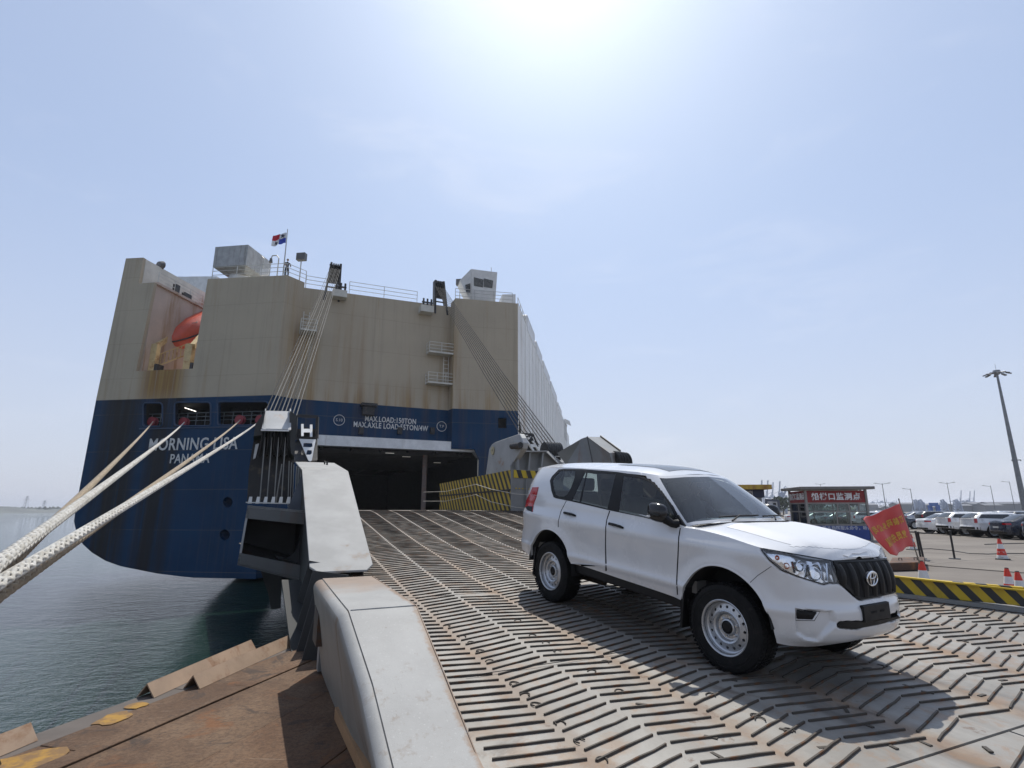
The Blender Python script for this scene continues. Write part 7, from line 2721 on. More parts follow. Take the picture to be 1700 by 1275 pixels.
MB().hexa([BP(-ov, -ov, rz0), BP(wF + ov, -ov, rz0), BP(wF + ov, wL + ov, rz0), BP(-ov, wL + ov, rz0), BP(-ov, -ov, rz0 + .16), BP(wF + ov, -ov, rz0 + .16), BP(wF + ov, wL + ov, rz0 + .16), BP(-ov, wL + ov, rz0 + .16)]).build('roof', M_roofg, booth, world=True, bevel=.02)
def face_panel(nm, f0, f1, z0, z1, mat_, front=True, th=.05, out=.0):
    q = ([BP(f0, -out, z0), BP(f1, -out, z0), BP(f1, -out, z1), BP(f0, -out, z1)] if front else [BP(-out, f0, z0), BP(-out, f1, z0), BP(-out, f1, z1), BP(-out, f0, z1)])
    d = bL * th if front else bF * th
    return MB().prism(q, (0, 0, 0), d).build(nm, mat_, booth, world=True)
face_panel('sign_board', .07, wF - .07, zsB, zsT, M_chred, True, .06, .03)
face_panel('sign_board', .07, wL - .07, zsB, zsT, M_chred, False, .06, .03)
hS = zsT - zsB
text('船梯口监测点', hS * .62, M_charw, booth, BP(wF * .5, -.045, (zsB + zsT) / 2 - .02), bF, (0, 0, 1), 'sign_text', .006, bold=.012, space=1.12)
text('船梯口监测点', hS * .60, M_charw, booth, BP(-.045, wL * .5, (zsB + zsT) / 2), -bL, (0, 0, 1), 'sign_text', .006, bold=.012, space=1.02)
face_panel('lower_board', .07, wF - .07, QUAY_Z + .05, zp - .03, M_blueboard, True, .05, .02)
face_panel('lower_board', .07, wL - .07, QUAY_Z + .05, zp - .03, M_blueboard, False, .05, .02)
text('听从指挥服从命令，听指', .24, M_charw, booth, BP(wF * .62, -.03, BF(1415, 877).z), bF, (0, 0, 1), 'board_text', .004, space=1.0)
for z in (zm, zp, zsB - .03):
    MB().bar(BP(0, 0, z), BP(wF, 0, z), .07, .08).build('window_rail', M_alu, booth, world=True)
    MB().bar(BP(0, 0, z), BP(0, wL, z), .07, .08).build('window_rail', M_alu, booth, world=True)
    MB().bar(BP(0, wL, z), BP(wF, wL, z), .07, .08).build('window_rail', M_alu, booth, world=True)
    MB().bar(BP(wF, 0, z), BP(wF, wL, z), .07, .08).build('window_rail', M_alu, booth, world=True)
for f, z0, z1 in ((.48, zp, zm), (.51, zm, zsB), (.70, zp, zsB), (.86, zm, zsB)):
    MB().bar(BP(wF * f, 0, z0), BP(wF * f, 0, z1), .07, .05, bL).build('mullion', M_alu, booth, world=True)
MB().bar(BP(0, wL * .5, zp), BP(0, wL * .5, zsB), .05, .07, bL).build('mullion', M_alu, booth, world=True)
for f in (.4, .75):
    MB().bar(BP(wF * f, wL, zp), BP(wF * f, wL, zsB), .07, .05, bL).build('mullion', M_alu, booth, world=True)
for a0, a1 in ((.02, .49), (.49, .71), (.71, .98)):
    MB().prism([BP(wF * a0, .01, zp), BP(wF * a1, .01, zp), BP(wF * a1, .01, zsB), BP(wF * a0, .01, zsB)], (0, 0, 0), bL * .008).build('pane', M_bglass, booth, world=True)
for a0, a1 in ((.02, .5), (.5, .98)):
    MB().prism([BP(.01, wL * a0, zp), BP(.01, wL * a1, zp), BP(.01, wL * a1, zsB), BP(.01, wL * a0, zsB)], (0, 0, 0), bF * .008).build('pane', M_bglass, booth, world=True)
MB().prism([BP(.1, wL - .02, zp), BP(wF - .1, wL - .02, zp), BP(wF - .1, wL - .02, zsB), BP(.1, wL - .02, zsB)], (0, 0, 0), bL * .008).build('pane', M_bglass, booth, world=True)
MB().hexa([BP(.1, .6, QUAY_Z), BP(wF * .55, .6, QUAY_Z), BP(wF * .55, 1.2, QUAY_Z), BP(.1, 1.2, QUAY_Z), BP(.1, .6, -.95), BP(wF * .55, .6, -.95), BP(wF * .55, 1.2, -.95), BP(.1, 1.2, -.95)]).build('desk', plain('booth_desk', (.10, .09, .08), .7), booth, world=True)
face_panel('back_board', .05, wF - .05, QUAY_Z + .05, zp, M_alu, True, .04, -wL)

# ---- second booth at its left: rusty yellow roof, dark name board
OK_ = on_z(1268, 893, QUAY_Z)
b2 = thing('guard_booth', 'small booth with rust stained yellow roof edge and dark blue name board', 'booth', OK_)
O2 = lambda x, y: on_wall(x, y, OK_, bF)
w2 = -2.6
OP = lambda a, b, z: V((OK_.x, OK_.y, 0)) + bF * a + bL * b + V((0, 0, z))
zt2, zb2 = O2(1268, 805).z, O2(1268, 812.5).z
MB().hexa([OP(w2 - .3, -.5, zb2), OP(.65, -.5, zb2), OP(.65, 2.6, zb2), OP(w2 - .3, 2.6, zb2), OP(w2 - .3, -.5, zt2), OP(.65, -.5, zt2), OP(.65, 2.6, zt2), OP(w2 - .3, 2.6, zt2)]).build('roof', rusty('yellow_roof_rust', (.50, .33, .05), .95, .7, 1.6, (.28, .13, .05), streak=True), b2, world=True)
zn = O2(1268, 826).z
MB().hexa([OP(w2, 0, zn), OP(.30, 0, zn), OP(.30, 2.2, zn), OP(w2, 2.2, zn), OP(w2, 0, zb2 - .003), OP(.30, 0, zb2 - .003), OP(.30, 2.2, zb2 - .003), OP(w2, 2.2, zb2 - .003)]).build('name_board', plain('board_navy', (.012, .02, .06), .5), b2, world=True)
text('岗', .36, M_charw, b2, OP(-.55, -.02, (zn + zb2) / 2), bF, (0, 0, 1), 'sign_text', .006)
MB().hexa([OP(w2 + .1, .1, QUAY_Z), OP(.15, .1, QUAY_Z), OP(.15, 2.0, QUAY_Z), OP(w2 + .1, 2.0, QUAY_Z), OP(w2 + .1, .1, zn), OP(.15, .1, zn), OP(.15, 2.0, zn), OP(w2 + .1, 2.0, zn)]).build('walls', plain('booth_wall_grey', (.22, .23, .24), .5), b2, world=True)
MB().prism([OP(-1.6, .08, -.6), OP(-.4, .08, -.6), OP(-.4, .08, .35), OP(-1.6, .08, .35)], (0, 0, 0), bL * .02).build('window', M_glassdark, b2, world=True)
q0 = at_depth(1283, 890, OK_.y + .4); 
nb = thing('notice_board', 'white notice board in a blue grey frame beside the small booth', 'notice board', (q0.x, q0.y, QUAY_Z))
NPt = lambda x, y, o=0: at_depth(x, y, OK_.y + .4) - bL * o
MB().prism([NPt(1270, 828), NPt(1294, 830), NPt(1297, 862), NPt(1272, 862)], (0, 0, 0), bL * .08).build('frame', plain('notice_frame', (.20, .22, .27), .5), nb, world=True)
MB().prism([NPt(1274, 832, .02), NPt(1290, 833, .02), NPt(1293, 859, .02), NPt(1276, 859, .02)], (0, 0, 0), bL * .02).build('sheet', M_charw, nb, world=True)
for x0, y0, x1, y1 in ((1283, 835, 1288, 841), (1284, 843, 1290, 850), (1284, 851, 1289, 856)):
    MB().prism([NPt(x0, y0, .03), NPt(x1, y0, .03), NPt(x1 + .5, y1, .03), NPt(x0 + .5, y1, .03)], (0, 0, 0), bL * .01).build('figure', plain('notice_ink', (.06, .06, .07), .7), nb, world=True)
for x in (1272.5, 1296):
    a = NPt(x, 861)
    MB().bar(V((a.x, a.y, QUAY_Z)), a, .06, .06, bL).build('leg', M_alu, nb, world=True)
# ================================================================== parked cars
SEDAN = dict(
    plan=[(-2.40, 0), (-2.39, .45), (-2.33, .68), (-2.18, .82), (-1.9, .89), (-1.42, .915), (-.7, .915), (0, .915), (.8, .912), (1.42, .915), (1.85, .88), (2.12, .78), (2.30, .60), (2.41, .32), (2.44, 0)],
    plan_w=.90, cowl=.95, boot=-1.75,
    zb=[(-2.4, .30), (-1.9, .24), (-1, .21), (1, .21), (1.9, .20), (2.44, .22)],
    zt=[(-2.4, 1.02), (-2.0, 1.03), (-1.5, .99), (0, .93), (.9, .91), (1.3, .89), (1.9, .80), (2.2, .73), (2.44, .68)],
    dside=[(.20, -.05), (.32, -.01), (.45, .0), (.60, .004), (.72, .0), (.80, -.012), (.90, -.045), (1.0, -.09), (1.08, -.12)],
    dfront=[(.20, -.06), (.30, 0), (.5, .0), (.62, -.04), (.75, -.12)], drear=[(.28, -.05), (.4, 0), (.62, 0), (.75, -.02), (.95, -.03), (1.03, -.07)],
    axles=(1.42, -1.42), wr=.335, arch=.372, ac=.335, flare=.012,
    belt=[(-2.1, .99), (-1.5, .985), (0, .935), (.9, .92), (1.2, .93)],
    gb=[(-1.98, 0), (-1.97, .35), (-1.90, .58), (-1.72, .73), (-1.45, .80), (-.7, .825), (.1, .83), (.7, .82), (.95, .77), (1.08, .68), (1.22, .40), (1.27, 0)],
    gt=[(-1.05, 0), (-1.04, .30), (-1.02, .42), (-.95, .50), (-.85, .54), (-.45, .565), (-.10, .56), (.05, .545), (.18, .51), (.25, .45), (.32, .26), (.35, 0)],
    roofz=[(-1.3, 1.42), (-1.0, 1.44), (-.4, 1.465), (0, 1.45), (.35, 1.41)], crown=.06, gw=.56, bulge=.03,
    hoodz=[(.9, .93), (1.3, .94), (1.8, .885), (2.2, .80), (2.44, .70)], bootz=[(-2.4, 1.03), (-2.1, 1.06), (-1.8, 1.03)])
def zscale(sp, k, kx=1.0):
    o = dict(sp)
    for q in ('zb', 'zt', 'belt', 'roofz', 'hoodz'):
        o[q] = [(x * kx, z * k) for x, z in sp[q]]
    for q in ('dside', 'dfront', 'drear'):
        o[q] = [(z * k, d) for z, d in sp[q]]
    for q in ('plan', 'gb', 'gt'):
        o[q] = [(x * kx, y) for x, y in sp[q]]
    o['axles'] = tuple(a * kx for a in sp['axles'])
    o['cowl'] = sp['cowl'] * kx
    return o
SUV = zscale(PRADO, .815, .97)
SUV['gt'] = [(x + (.42, .42, .40, .34, .22, .1, 0, 0, 0, 0, 0, 0)[i], y) for i, (x, y) in enumerate(SUV['gt'])]
SUV.update(wr=.365, arch=.415, ac=.375, flare=.02)
def paint(name, col, metal=0.0):
    return plain(name, col, .28, metal=metal, var=.04, vs=1.0, coat=.6, dirt=.12)
M_tint = plain('tinted_glass', (.018, .02, .022), .06, spec=.7)
M_plate = plain('licence_plate_blank', (.55, .55, .52), .5)
def parked_car(spec, mat, label, loc, rotz, suv_=False, group='cars parked in rows on the yard', nc=72, nr=14):
    s = Shell(spec)
    car = thing('parked_car', label, 'car', loc, rotz, group)
    cs_ = [i / nc for i in range(nc + 1)]
    gl = s.grid(s.low, cs_, [i / nr for i in range(nr + 1)])
    gt_ = s.grid(s.top, cs_, [i / 8 for i in range(9)])
    kp = arch_cut(gl, spec)
    m = MB()
    grid_mesh(m, gl, kp)
    def pane(i, j):
        k = (cs_[j] + cs_[j + 1]) / 2 * 11
        r = (i + .5) / 8
        if .08 < r < .92:
            if k > 8.55 or k < 2.3: return True
            if 3.4 < k < 8.1 and not (5.85 < k < 6.05): return True
        return False
    grid_mesh(m, gt_, lambda i, j: not pane(i, j))
    ct_ = [s.top(c, 1.0) for c in cs_]
    grid_mesh(m, [[V((p.x, p.y * (1 - q), s.roof(p.x, p.y * (1 - q)))) for p in ct_] for q in (0, .2, .5, .8, 1)])
    for key, sel in (('hoodz', lambda p: p.x > spec['cowl'] - .05), ('bootz', lambda p: p.x < -1.70)):
        if key not in spec: continue
        ed = [s.low(c, 1.0) for c in cs_]
        ed = [p for p in ed if sel(p)]
        rows_ = []
        for q in (0, .15, .35, .6, .8, 1):
            row = []
            for p in ed:
                zc = curve1(spec[key], p.x)
                row.append(V((p.x, p.y * (1 - q), p.z + (zc - p.z) * (1 - (1 - q) ** 3))))
            rows_.append(row)
        grid_mesh(m, rows_)
    m.build('body', mat, car, angle=45)
    m = MB()
    grid_mesh(m, gt_, pane)
    m.build('windows', M_tint, car)
    for ax in spec['axles']:
        for sg in (1, -1):
            w = bpy.data.objects.new('wheel', None)
            COL.objects.link(w); w.parent = car
            w.location = (ax, -.80 * sg, spec['wr'])
            w.rotation_euler = (0, 0, 0 if sg > 0 else pi)
            R_ = spec['wr'] * 1.0
            ty = wheel_parts(w, R_, .22, R_ * .70, dict(tyre=M_rubber), n=24, detail=False)
            mm = MB()
            mm.lathe([(R_ * .72, -.10), (R_ * .66, -.085), (R_ * .62, -.04), (.0, -.04)], 24, 'y')
            for k in range(5):
                a = 2 * pi * k / 5
                for da in (-.16, .16):
                    mm.bar(V((.05 * cos(a), -.085, .05 * sin(a))), V((R_ * .66 * cos(a + da), -.092, R_ * .66 * sin(a + da))), .03, .028, V((0, 1, 0)))
            mm.lathe([(.0, -.11), (.05, -.105), (.06, -.08)], 12, 'y')
            mm.build('rim', M_rim, w)
            MB().lathe([(spec['arch'] * .99, -.10), (spec['arch'] * .99, .22), (0, .22)], 24, 'y', (0, 0, spec['ac'] - spec['wr'])).build('wheel_well', M_under, w, fix=False)
    MB().box(-1.9, -.78, .2 if not suv_ else .3, 1.9, .78, .45).build('underbody', M_under, car)
    # lamps by seating small patches on the shell
    def strip(nm, c0, c1, f0, f1, mt_, off=.008):
        n = 6
        for sg in (1, -1):
            g = [[s.low(c0 + (c1 - c0) * i / n, f0 + (f1 - f0) * j_ / 3) for i in range(n + 1)] for j_ in range(4)]
            pts = []
            for row in g:
                for i, p in enumerate(row):
                    nn = V((p.x * .5, p.y, 0)).normalized() * .3 + V((1 if p.x > 0 else -1, 0, 0))
                    nn.normalize()
                    pts.append(V((p.x, p.y * sg, p.z)) + V((nn.x, nn.y * sg, 0)) * off)
            fs_ = [(j_ * (n + 1) + i, j_ * (n + 1) + i + 1, (j_ + 1) * (n + 1) + i + 1, (j_ + 1) * (n + 1) + i) for j_ in range(3) for i in range(n)]
            MB().add(pts, fs_, True).build(nm, mt_, car, fix=False)
    if suv_:
        strip('tail_lamp', .12, .155, .58, .96, M_redl)
        strip('bumper_trim', .0, .17, .02, .22, M_plast)
        MB().bar(V((-2.33, -.55, 1.17)), V((-2.33, .55, 1.17)), .03, .03).build('wiper', M_plast, car)
        for sg in (1, -1):
            MB().tube([V((x, .56 * sg, s.roof(x, .56) + .03)) for x in (-1.6, -.8, 0)], .016, 6).build('roof_rail', M_chrome, car)
    else:
        strip('tail_lamp', .085, .165, .72, .86, M_redl)
        strip('bumper_trim', .0, .12, .02, .16, M_plast)
    strip('headlamp', .87, .93, .68, .88, M_chrome)
    xr = s.low(0.0, .5).x
    MB().box(xr - .02, -.22, .55 if suv_ else .62, xr + .01, .22, .66 if suv_ else .72).build('number_plate', M_plate, car)
    for sg in (1, -1):
        zb_ = curve1(spec['belt'], .7)
        MB().tube([V((.70, -.86 * sg, zb_ + .04)), V((.72, -.95 * sg, zb_ + .07)), V((.72, -1.05 * sg, zb_ + .07))], [.03, .07, .05], 8).build('mirror', mat, car)
        for x in (-.75, .15):
            MB().bar(V((x - .1, -.915 * sg, zb_ - .14)), V((x + .1, -.915 * sg, zb_ - .14)), .03, .025).build('door_handle', M_chrome, car)
    return car
P_white, P_black, P_silver, P_blue = paint('pearl_white_paint', (.72, .72, .72)), paint('black_car_paint', (.012, .012, .014)), paint('silver_car_paint', (.42, .43, .45), .5), paint('dark_blue_paint', (.012, .018, .035))
ROW0 = on_z(1552, 886, QUAY_Z); ROW0 = V((ROW0.x + 1.6, ROW0.y, QUAY_Z + .02))
rz0_ = radians(-8)
stepv = az(188) * 2.62
def spot(k, dx=0.0, jit=.12):
    p = ROW0 + stepv * k + az(98) * dx
    return V((p.x + random.uniform(-jit, jit), p.y, QUAY_Z + .02))
wsed = parked_car(SEDAN, P_white, 'white saloon car parked leftmost in the front row by the flag', spot(0), rz0_)
wsuv = parked_car(SUV, P_white, 'white estate car parked between the white saloon and another white estate car', spot(1), rz0_, True)
c2_ = copy_tree(wsuv, spot(2), rz0_ + .01)
c2_['label'] = 'white estate car parked beside the dark saloon in the front row'
bsed = parked_car(SEDAN, P_blue, 'dark blue saloon car parked right of the white estate cars', spot(3), rz0_)
c4_ = copy_tree(bsed, spot(4.05), rz0_)
c4_['label'] = 'dark saloon car cut off by the right edge of the photo'
ssed = parked_car(SEDAN, P_silver, 'silver saloon car in the second row just right of the flag', on_z(1505, 870, QUAY_Z) + V((2, 0, .02)), rz0_)
bsuv = parked_car(SUV, P_black, 'black estate car in the second row behind the white saloon', on_z(1533, 872, QUAY_Z) + V((2, 0, .02)), rz0_, True)
# more of the front row seen through and beside the booth
for k, (src, lab) in ((-4, (bsed, 'dark saloon car seen through the right panes of the booth')), (-5.2, (wsuv, 'white estate car behind the booth windows, right of the dark saloon')), (-6.4, (bsed, 'dark saloon car seen through the middle of the booth glass')),
                      (-7.6, (ssed, 'silver saloon car seen through the left front pane of the booth')), (-9, (wsed, 'white saloon car seen through the side window of the booth')), (-11, (wsed, 'white car just left of the booth, under its sign'))):
    c = copy_tree(src, spot(k, 1.0 if k > -9 else 0), rz0_)
    c['label'] = lab
# distant rows: every car an object, one mesh each
def far_car(spec, mat, name='distant_car'):
    s = Shell(spec)
    cs_ = [i / 24 for i in range(25)]
    m = MB()
    grid_mesh(m, s.grid(s.low, cs_, [0, .3, .6, 1]))
    nb_ = len(m.f)
    g = s.grid(s.top, cs_, [0, .15, .9, 1])
    grid_mesh(m, g, lambda i, j: i != 1)
    ct_ = [s.top(c, 1.0) for c in cs_]
    grid_mesh(m, [[V((p.x, p.y * (1 - q), s.roof(p.x, p.y * (1 - q)))) for p in ct_] for q in (0, .5, 1)])
    for key, sel in (('hoodz', lambda p: p.x > spec['cowl'] - .1), ('bootz', lambda p: p.x < -1.6)):
        if key in spec:
            ed = [p for p in (s.low(c, 1.0) for c in cs_) if sel(p)]
            grid_mesh(m, [[V((p.x, p.y * (1 - q), p.z + (curve1(spec[key], p.x) - p.z) * (1 - (1 - q) ** 3))) for p in ed] for q in (0, .3, 1)])
    n0 = len(m.f)
    grid_mesh(m, g, lambda i, j: i == 1)
    n1 = len(m.f)
    for ax in spec['axles']:
        for sg in (1, -1):
            m.lathe([(0, -.12), (spec['wr'], -.12), (spec['wr'], .12), (0, .12)], 12, 'y', (ax, -.82 * sg, spec['wr']))
    o = m.build(name, [mat, M_tint, M_rubber], fix=False)
    for i, p in enumerate(o.data.polygons):
        p.material_index = 0 if i < n0 else (1 if i < n1 else 2)
    return o
protos = [far_car(SEDAN, P_white), far_car(SUV, P_black), far_car(SEDAN, P_blue), far_car(SUV, P_silver)]
used_p = set()
rr = random.Random(3)
for row, (dx, k0, k1) in enumerate(((16, -16, 14), (23, -16, 18), (42, -20, 26))):
    for k in range(k0, k1):
        if rr.random() < .12: continue
        i = rr.choice((0, 1, 2, 2, 3, 1))
        p = ROW0 + az(188) * (2.6 * k) + az(98) * (dx + rr.uniform(-.2, .2))
        if p.length > 0 and abs(math.degrees(atan2(p.x, p.y)) - 38) > 16: continue
        d1 = (p - ssed.location).length; d2 = (p - bsuv.location).length
        if d1 < 5.2 or d2 < 5.2: continue
        if i not in used_p:
            o = protos[i]; used_p.add(i)
        else:
            o = protos[i].copy(); COL.objects.link(o)
        o.location = (p.x, p.y, QUAY_Z + .02)
        o.rotation_euler = (0, 0, rz0_)
        tag(o, ('white saloon', 'black estate', 'dark blue saloon', 'silver estate')[i] + ' car in the ' + ('third', 'fourth', 'farthest')[row] + ' row of the car yard', 'car', ('white saloons', 'black estates', 'dark blue saloons', 'silver estates')[i] + ' in the ' + ('third', 'fourth', 'farthest')[row] + ' row')
for i in range(4):
    if i not in used_p:
        bpy.data.objects.remove(protos[i])

# ================================================================== masts, cranes and the far port
M_pole = plain('pole_grey', (.17, .18, .19), .5, metal=.3)
M_crane = plain('crane_haze_tint', (.36, .41, .50), .6)  # cranes paled towards blue grey: distance haze put into the paint
d_ = az(42.68)
mast = thing('floodlight_mast', 'tall grey floodlight mast with a ring of lamps at the right edge', 'light mast', d_ * 150 + V((0, 0, QUAY_Z)))
Hm = 150 * .18987 / 1.0 + 1.72
MB().tube([V((0, 0, 0)), V((0, 0, Hm))], [.55, .19], 14).build('pole', M_pole, mast)
MB().lathe([(.0, Hm + .1), (.6, Hm), (.7, Hm - .4), (.45, Hm - .9), (.2, Hm - 1.0)], 14).build('lamp_hub', M_pole, mast)
for k in range(8):
    a = 2 * pi * k / 8 + .2
    e = V((1.75 * cos(a), 1.75 * sin(a), Hm - .6))
    ar = MB().tube([V((.4 * cos(a), .4 * sin(a), Hm - .5)), e], .09, 6).build('lamp_arm', M_pole, mast)
    MB().bar(e - V((.35 * cos(a), .35 * sin(a), .05)), e + V((.55 * cos(a), .55 * sin(a), -.35)), .5, .18).build('floodlight', plain('lamp_head_grey', (.09, .09, .09), .5), ar)
for sg in (1, -1):
    MB().tube([V((0, 0, Hm * .38)), V((.9 * sg, -.3, Hm * .38)), V((.9 * sg, -.3, Hm * .38 - .25))], .10, 6).build('camera_arm', M_pole, mast)
MB().tube([V((0, 0, Hm)), V((0, 0, Hm + 1.4))], .03, 5).build('lightning_rod', M_pole, mast)

def lamp_post(x, ytop, dist, label, two=True, arm=1.5):
    d = ray(x, 846); d.z = 0
    d = d.normalized()
    base = d * dist
    tp = ray(x, ytop)
    h = tp.z / sqrt(tp.x ** 2 + tp.y ** 2) * dist
    c = thing('lamp_post', label, 'lamp post', (base.x, base.y, QUAY_Z), 0, 'street lamps beyond the car yard')
    h -= QUAY_Z
    MB().tube([V((0, 0, 0)), V((0, 0, h))], [.13, .08], 6).build('pole', M_pole, c)
    sd = V((d.y, -d.x, 0))
    for sg in ((1, -1) if two else (-1,)):
        MB().tube([V((0, 0, h - .3)), V((0, 0, h)) + sd * (arm * sg)], .06, 5).build('arm', M_pole, c)
        MB().bar(V((0, 0, h)) + sd * (arm * .9 * sg), V((0, 0, h + .05)) + sd * (arm * 1.35 * sg), .3, .14).build('lamp_head', M_pole, c)
    return c
for i, (x, yt, two, lab) in enumerate(((1471, 802, True, 'double headed street lamp rising just right of the booth roof'), (1517, 811, False, 'thin street lamp above the top of the red flag'), (1580, 801, True, 'double headed street lamp above the white saloon car'),
                                       (1652, 806, False, 'single arm street lamp left of the tall mast'), (1685, 799, False, 'single arm street lamp close beside the tall mast'), (1367, 803, True, 'double headed street lamp showing above the booth roof'))):
    lamp_post(x, yt, 190 + 17 * i, lab, two)
# lattice jib crane left of the booth, quay cranes in the haze
def lattice(m, a, b, w, n, r):
    a, b = V(a), V(b)
    d = (b - a).normalized()
    u_ = d.cross(V((.3, .9, .1))).normalized()
    v_ = d.cross(u_)
    cs4 = [u_ * w + v_ * w, u_ * w - v_ * w, u_ * -w - v_ * w, u_ * -w + v_ * w]
    for c in cs4:
        m.bar(a + c, b + c * .6, r, r)
    for k in range(n):
        f0, f1 = k / n, (k + 1) / n
        for q in range(4):
            m.bar(lerp(a + cs4[q], b + cs4[q] * .6, f0), lerp(a + cs4[(q + 1) % 4], b + cs4[(q + 1) % 4] * .6, f1), r * .7, r * .7)
ATx = lambda x, y, dist: (lambda d: d * (dist / sqrt(d.x ** 2 + d.y ** 2)))(ray(x, y))
jc = thing('jib_crane', 'lattice jib crane standing behind the gap left of the red signed booth', 'crane', V((*ATx(1298, 846, 260).xy, QUAY_Z)))
m = MB()
lattice(m, V((*ATx(1298, 846, 260).xy, QUAY_Z)), ATx(1301, 822, 260), 1.6, 6, .3)
m.build('tower', M_crane, jc, world=True)
m = MB()
lattice(m, ATx(1297, 822, 260), ATx(1305, 809, 262), .9, 6, .25)
m.build('jib', M_crane, jc, world=True)
MB().bar(ATx(1293, 822, 260), ATx(1302, 822, 260), 2.5, 2).build('cab', M_crane, jc, world=True)
def gantry(x, ytop, dist, label, up=True, s=1.0):
    b = ATx(x, 846, dist)
    top = ATx(x, ytop, dist).z - QUAY_Z
    k = top / 60.0
    c = thing('quay_crane', label, 'crane', (b.x, b.y, QUAY_Z), radians(20), 'container cranes in the haze')
    m = MB()
    for sx in (-9, 9):
        for sy in (-14, 14):
            m.bar(V((sx * k, sy * k, 0)), V((sx * k, sy * k, 42 * k)), 1.6 * k, 1.6 * k, V((0, 1, 0)))
        m.bar(V((sx * k, -14 * k, 14 * k)), V((sx * k, 14 * k, 14 * k)), 1.4 * k, 1.6 * k)
        m.bar(V((sx * k, -14 * k, 40 * k)), V((sx * k, 14 * k, 16 * k)), .8 * k, .8 * k)
    m.build('portal', M_crane, c)
    MB().bar(V((0, 34 * k, 42 * k)), V((0, -16 * k, 42 * k)), 5 * k, 2.4 * k).build('girder', M_crane, c)
    m = MB()
    m.bar(V((-3 * k, -12 * k, 43 * k)), V((0, -13 * k, 60 * k)), 1.2 * k, 1.2 * k)
    m.bar(V((3 * k, -12 * k, 43 * k)), V((0, -13 * k, 60 * k)), 1.2 * k, 1.2 * k)
    m.bar(V((0, -13 * k, 60 * k)), V((0, 30 * k, 43 * k)), .7 * k, .7 * k)
    m.build('apex_frame', M_crane, c)
    MB().bar(V((0, -14 * k, 42 * k)), V((0, -24 * k, 92 * k)) if up else V((0, -58 * k, 43 * k)), 4 * k, 2 * k).build('boom', M_crane, c)
    MB().box(-4 * k, 8 * k, 43 * k, 4 * k, 18 * k, 49 * k).build('machine_house', M_crane, c)
    return c
for x, yt, dd, up, lab in ((1260, 815, 1150, True, 'hazy container crane with raised boom above the small booth, leftmost'), (1270, 815, 1180, True, 'hazy container crane with raised boom, second from left above the small booth'), (1279, 817, 1200, True, 'hazy container crane with raised boom over the notice board'), (1290, 816, 1000, True, 'hazy container crane with raised boom just right of the notice board'),
                           (1455, 829, 1000, False, 'hazy container crane with lowered boom right of the booth roof'), (1470, 828, 1040, False, 'hazy container crane with lowered boom behind the street lamp'), (1487, 830, 1080, False, 'hazy container crane with lowered boom near the flag tip'),
                           (1592, 826, 1100, True, 'pale container crane with raised boom right of the blue gantry'), (1607, 827, 1150, True, 'pale container crane with raised boom, middle of the right hand trio'), (1614, 826, 1160, True, 'pale container crane with raised boom, rightmost of the trio')):
    gantry(x, yt, dd, lab, up)
bg_ = thing('blue_gantry', 'bright blue gantry portal standing far behind the white parked cars', 'gantry', V((*ATx(1549, 846, 300).xy, QUAY_Z)))
M_gb = plain('gantry_blue', (.02, .10, .36), .5)
for x in (1543.5, 1556):
    a = ATx(x, 838.5, 300)
    MB().bar(V((a.x, a.y, QUAY_Z)), a, 1.2, 1.2, V((0, 1, 0))).build('leg', M_gb, bg_, world=True)
MB().bar(ATx(1542, 837.5, 300), ATx(1558, 837.5, 300), 1.4, 1.4).build('beam', M_gb, bg_, world=True)
# grab unloaders
for x0, lab in ((1522, 'dark grey quayside grab unloader, left of a close pair'), (1530, 'dark grey quayside grab unloader, right of a close pair'), (1567, 'dark grey quayside unloader between the blue gantry and the lamp'), (1590, 'dark slender quayside unloader leaning right of the lamp')):
    c = thing('grab_unloader', lab, 'crane', V((*ATx(x0, 846, 420).xy, QUAY_Z)), 0, 'quayside unloaders')
    m = MB()
    lattice(m, V((*ATx(x0, 846, 420).xy, QUAY_Z)), ATx(x0 - 1, 834, 420), 1.8, 4, .6)
    m.build('tower', M_crane, c, world=True)
    MB().bar(ATx(x0 - 3, 838, 420), ATx(x0 + 3, 839, 420), 3, 3.2).build('cab', M_crane, c, world=True)
    m = MB()
    lattice(m, ATx(x0, 836, 420), ATx(x0 - 3.5, 829.5, 420), .9, 4, .4)
    m.build('jib', M_crane, c, world=True)
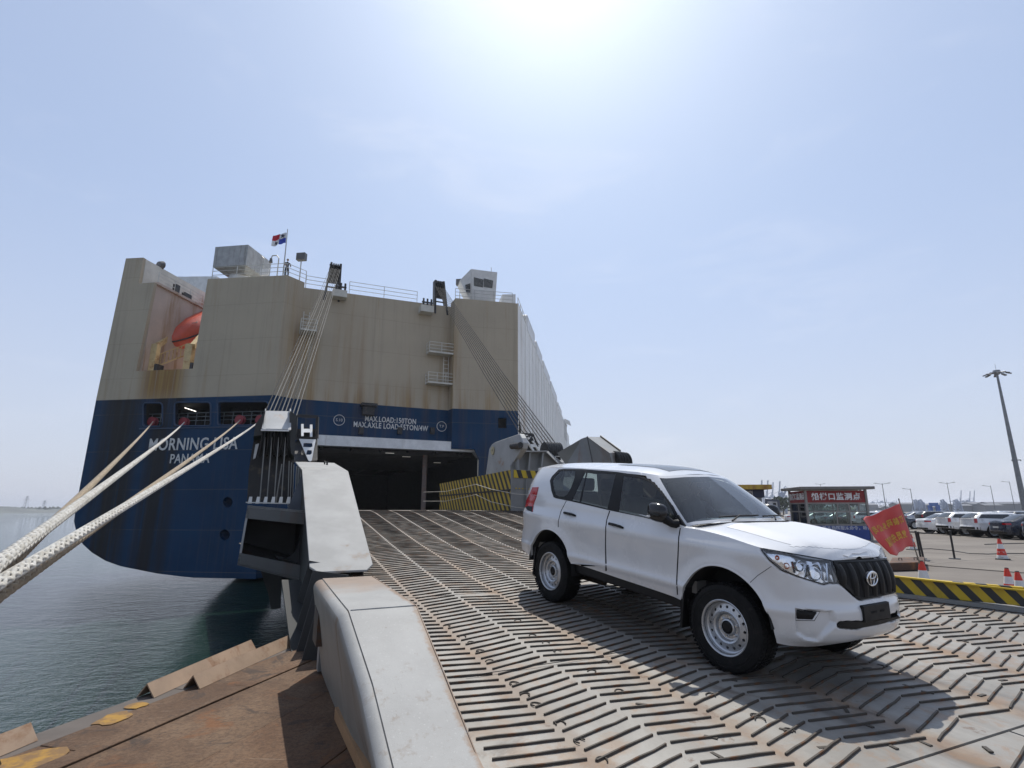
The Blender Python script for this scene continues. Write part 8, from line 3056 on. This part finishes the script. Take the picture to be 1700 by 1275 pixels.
# low sheds, stacks and tree belt along the back of the port
rr = random.Random(9)
M_shed = plain('shed_grey', (.20, .21, .22), .7)
for i in range(16):
    x = 1440 + i * 17 + rr.uniform(-5, 5)
    b = ATx(x, 846, 520 + rr.uniform(0, 160))
    w, h, dp_ = rr.uniform(10, 26), rr.uniform(3, 6), 14
    c = thing('port_shed', 'low grey port shed in the distant row behind the car yard', 'shed', (b.x, b.y, QUAY_Z), radians(-8), 'low sheds behind the car yard')
    MB().box(-w / 2, -dp_ / 2, 0, w / 2, dp_ / 2, h).build('walls', M_shed, c)
    MB().prism([V((-w / 2 - .4, -dp_ / 2 - .4, h)), V((-w / 2 - .4, dp_ / 2 + .4, h)), V((-w / 2 - .4, 0, h + 1.4))], (0, 0, 0), (w + .8, 0, 0)).build('roof', plain('shed_roof', (.12, .13, .15), .7), c)
def leafy(name, mat, ctr_r, n, size, rs_):
    m = MB()
    for i in range(n):
        c, r = rs_.choice(ctr_r)
        v = V((rs_.gauss(0, 1), rs_.gauss(0, 1), rs_.gauss(0, 1))).normalized() * (r * rs_.uniform(.45, 1.05) ** .5)
        p = V(c) + V((v.x, v.y, v.z * .8))
        a = V((rs_.gauss(0, 1), rs_.gauss(0, 1), rs_.gauss(0, 1))).normalized()
        b = a.orthogonal().normalized()
        d = a.cross(b)
        s = size * rs_.uniform(.6, 1.4)
        m.add([p - b * s, p + d * s * .5, p + b * s, p - d * s * .5], [(0, 1, 2, 3)])
    return m
M_leaf = plain('leaf_green', (.05, .075, .035), .8, var=.3, vs=.4)
M_bark = plain('bark', (.08, .06, .045), .9)
rr = random.Random(21)
for x, dist, h, lab in ((1392, 170, 6.5, 'round leafy tree seen through the right half of the booth'), (1411, 176, 7.0, 'round leafy tree seen behind the right mullions of the booth'), (1352, 200, 5.0, 'low leafy tree seen at the left pane of the booth'), (1300, 210, 6, 'leafy tree at the foot of the jib crane')):
    b = ATx(x, 846, dist)
    c = thing('tree', lab, 'tree', (b.x, b.y, QUAY_Z), 0, 'trees beyond the yard')
    MB().tube([V((0, 0, 0)), V((.1, 0, h * .35)), V((.0, .1, h * .6))], [.25, .18, .1], 7).build('trunk', M_bark, c)
    ctrs = [((rr.uniform(-2, 2), rr.uniform(-2, 2), h * rr.uniform(.5, .85)), rr.uniform(1.2, 2.2)) for _ in range(8)]
    leafy('crown', M_leaf, ctrs, 1400, .32, rr).build('crown', M_leaf, c, fix=False)
m = MB()
for i in range(2600):
    x = 1100 + 640 * rr.random()
    p = ATx(x, 846, 620 + rr.uniform(0, 120))
    r, hh = rr.uniform(2, 4.5), rr.uniform(2.0, 5.5)
    ring = [V((p.x + r * cos(2 * pi * k / 5 + i), p.y + r * sin(2 * pi * k / 5 + i), QUAY_Z + hh * .5)) for k in range(5)]
    m.add(ring + [V((p.x, p.y, QUAY_Z + hh)), V((p.x, p.y, QUAY_Z))], [(k, (k + 1) % 5, 5) for k in range(5)] + [((k + 1) % 5, k, 6) for k in range(5)])
setting(m.build('far_hedge', M_leaf), 'stuff')

# ================================================================== hazy air
hv = bpy.data.materials.new('haze_air')
hv.use_nodes = True
hn = hv.node_tree.nodes
hn.remove(hn['Principled BSDF'])
pv = hn.new('ShaderNodeVolumePrincipled')
pv.inputs['Color'].default_value = (.80, .84, .92, 1)
pv.inputs['Density'].default_value = .0003
pv.inputs['Anisotropy'].default_value = .35
hv.node_tree.links.new(pv.outputs[0], hn['Material Output'].inputs['Volume'])
m = MB().box(-3600, -400, -9, 2700, 5100, 48)
setting(m.build('haze', hv), 'stuff')
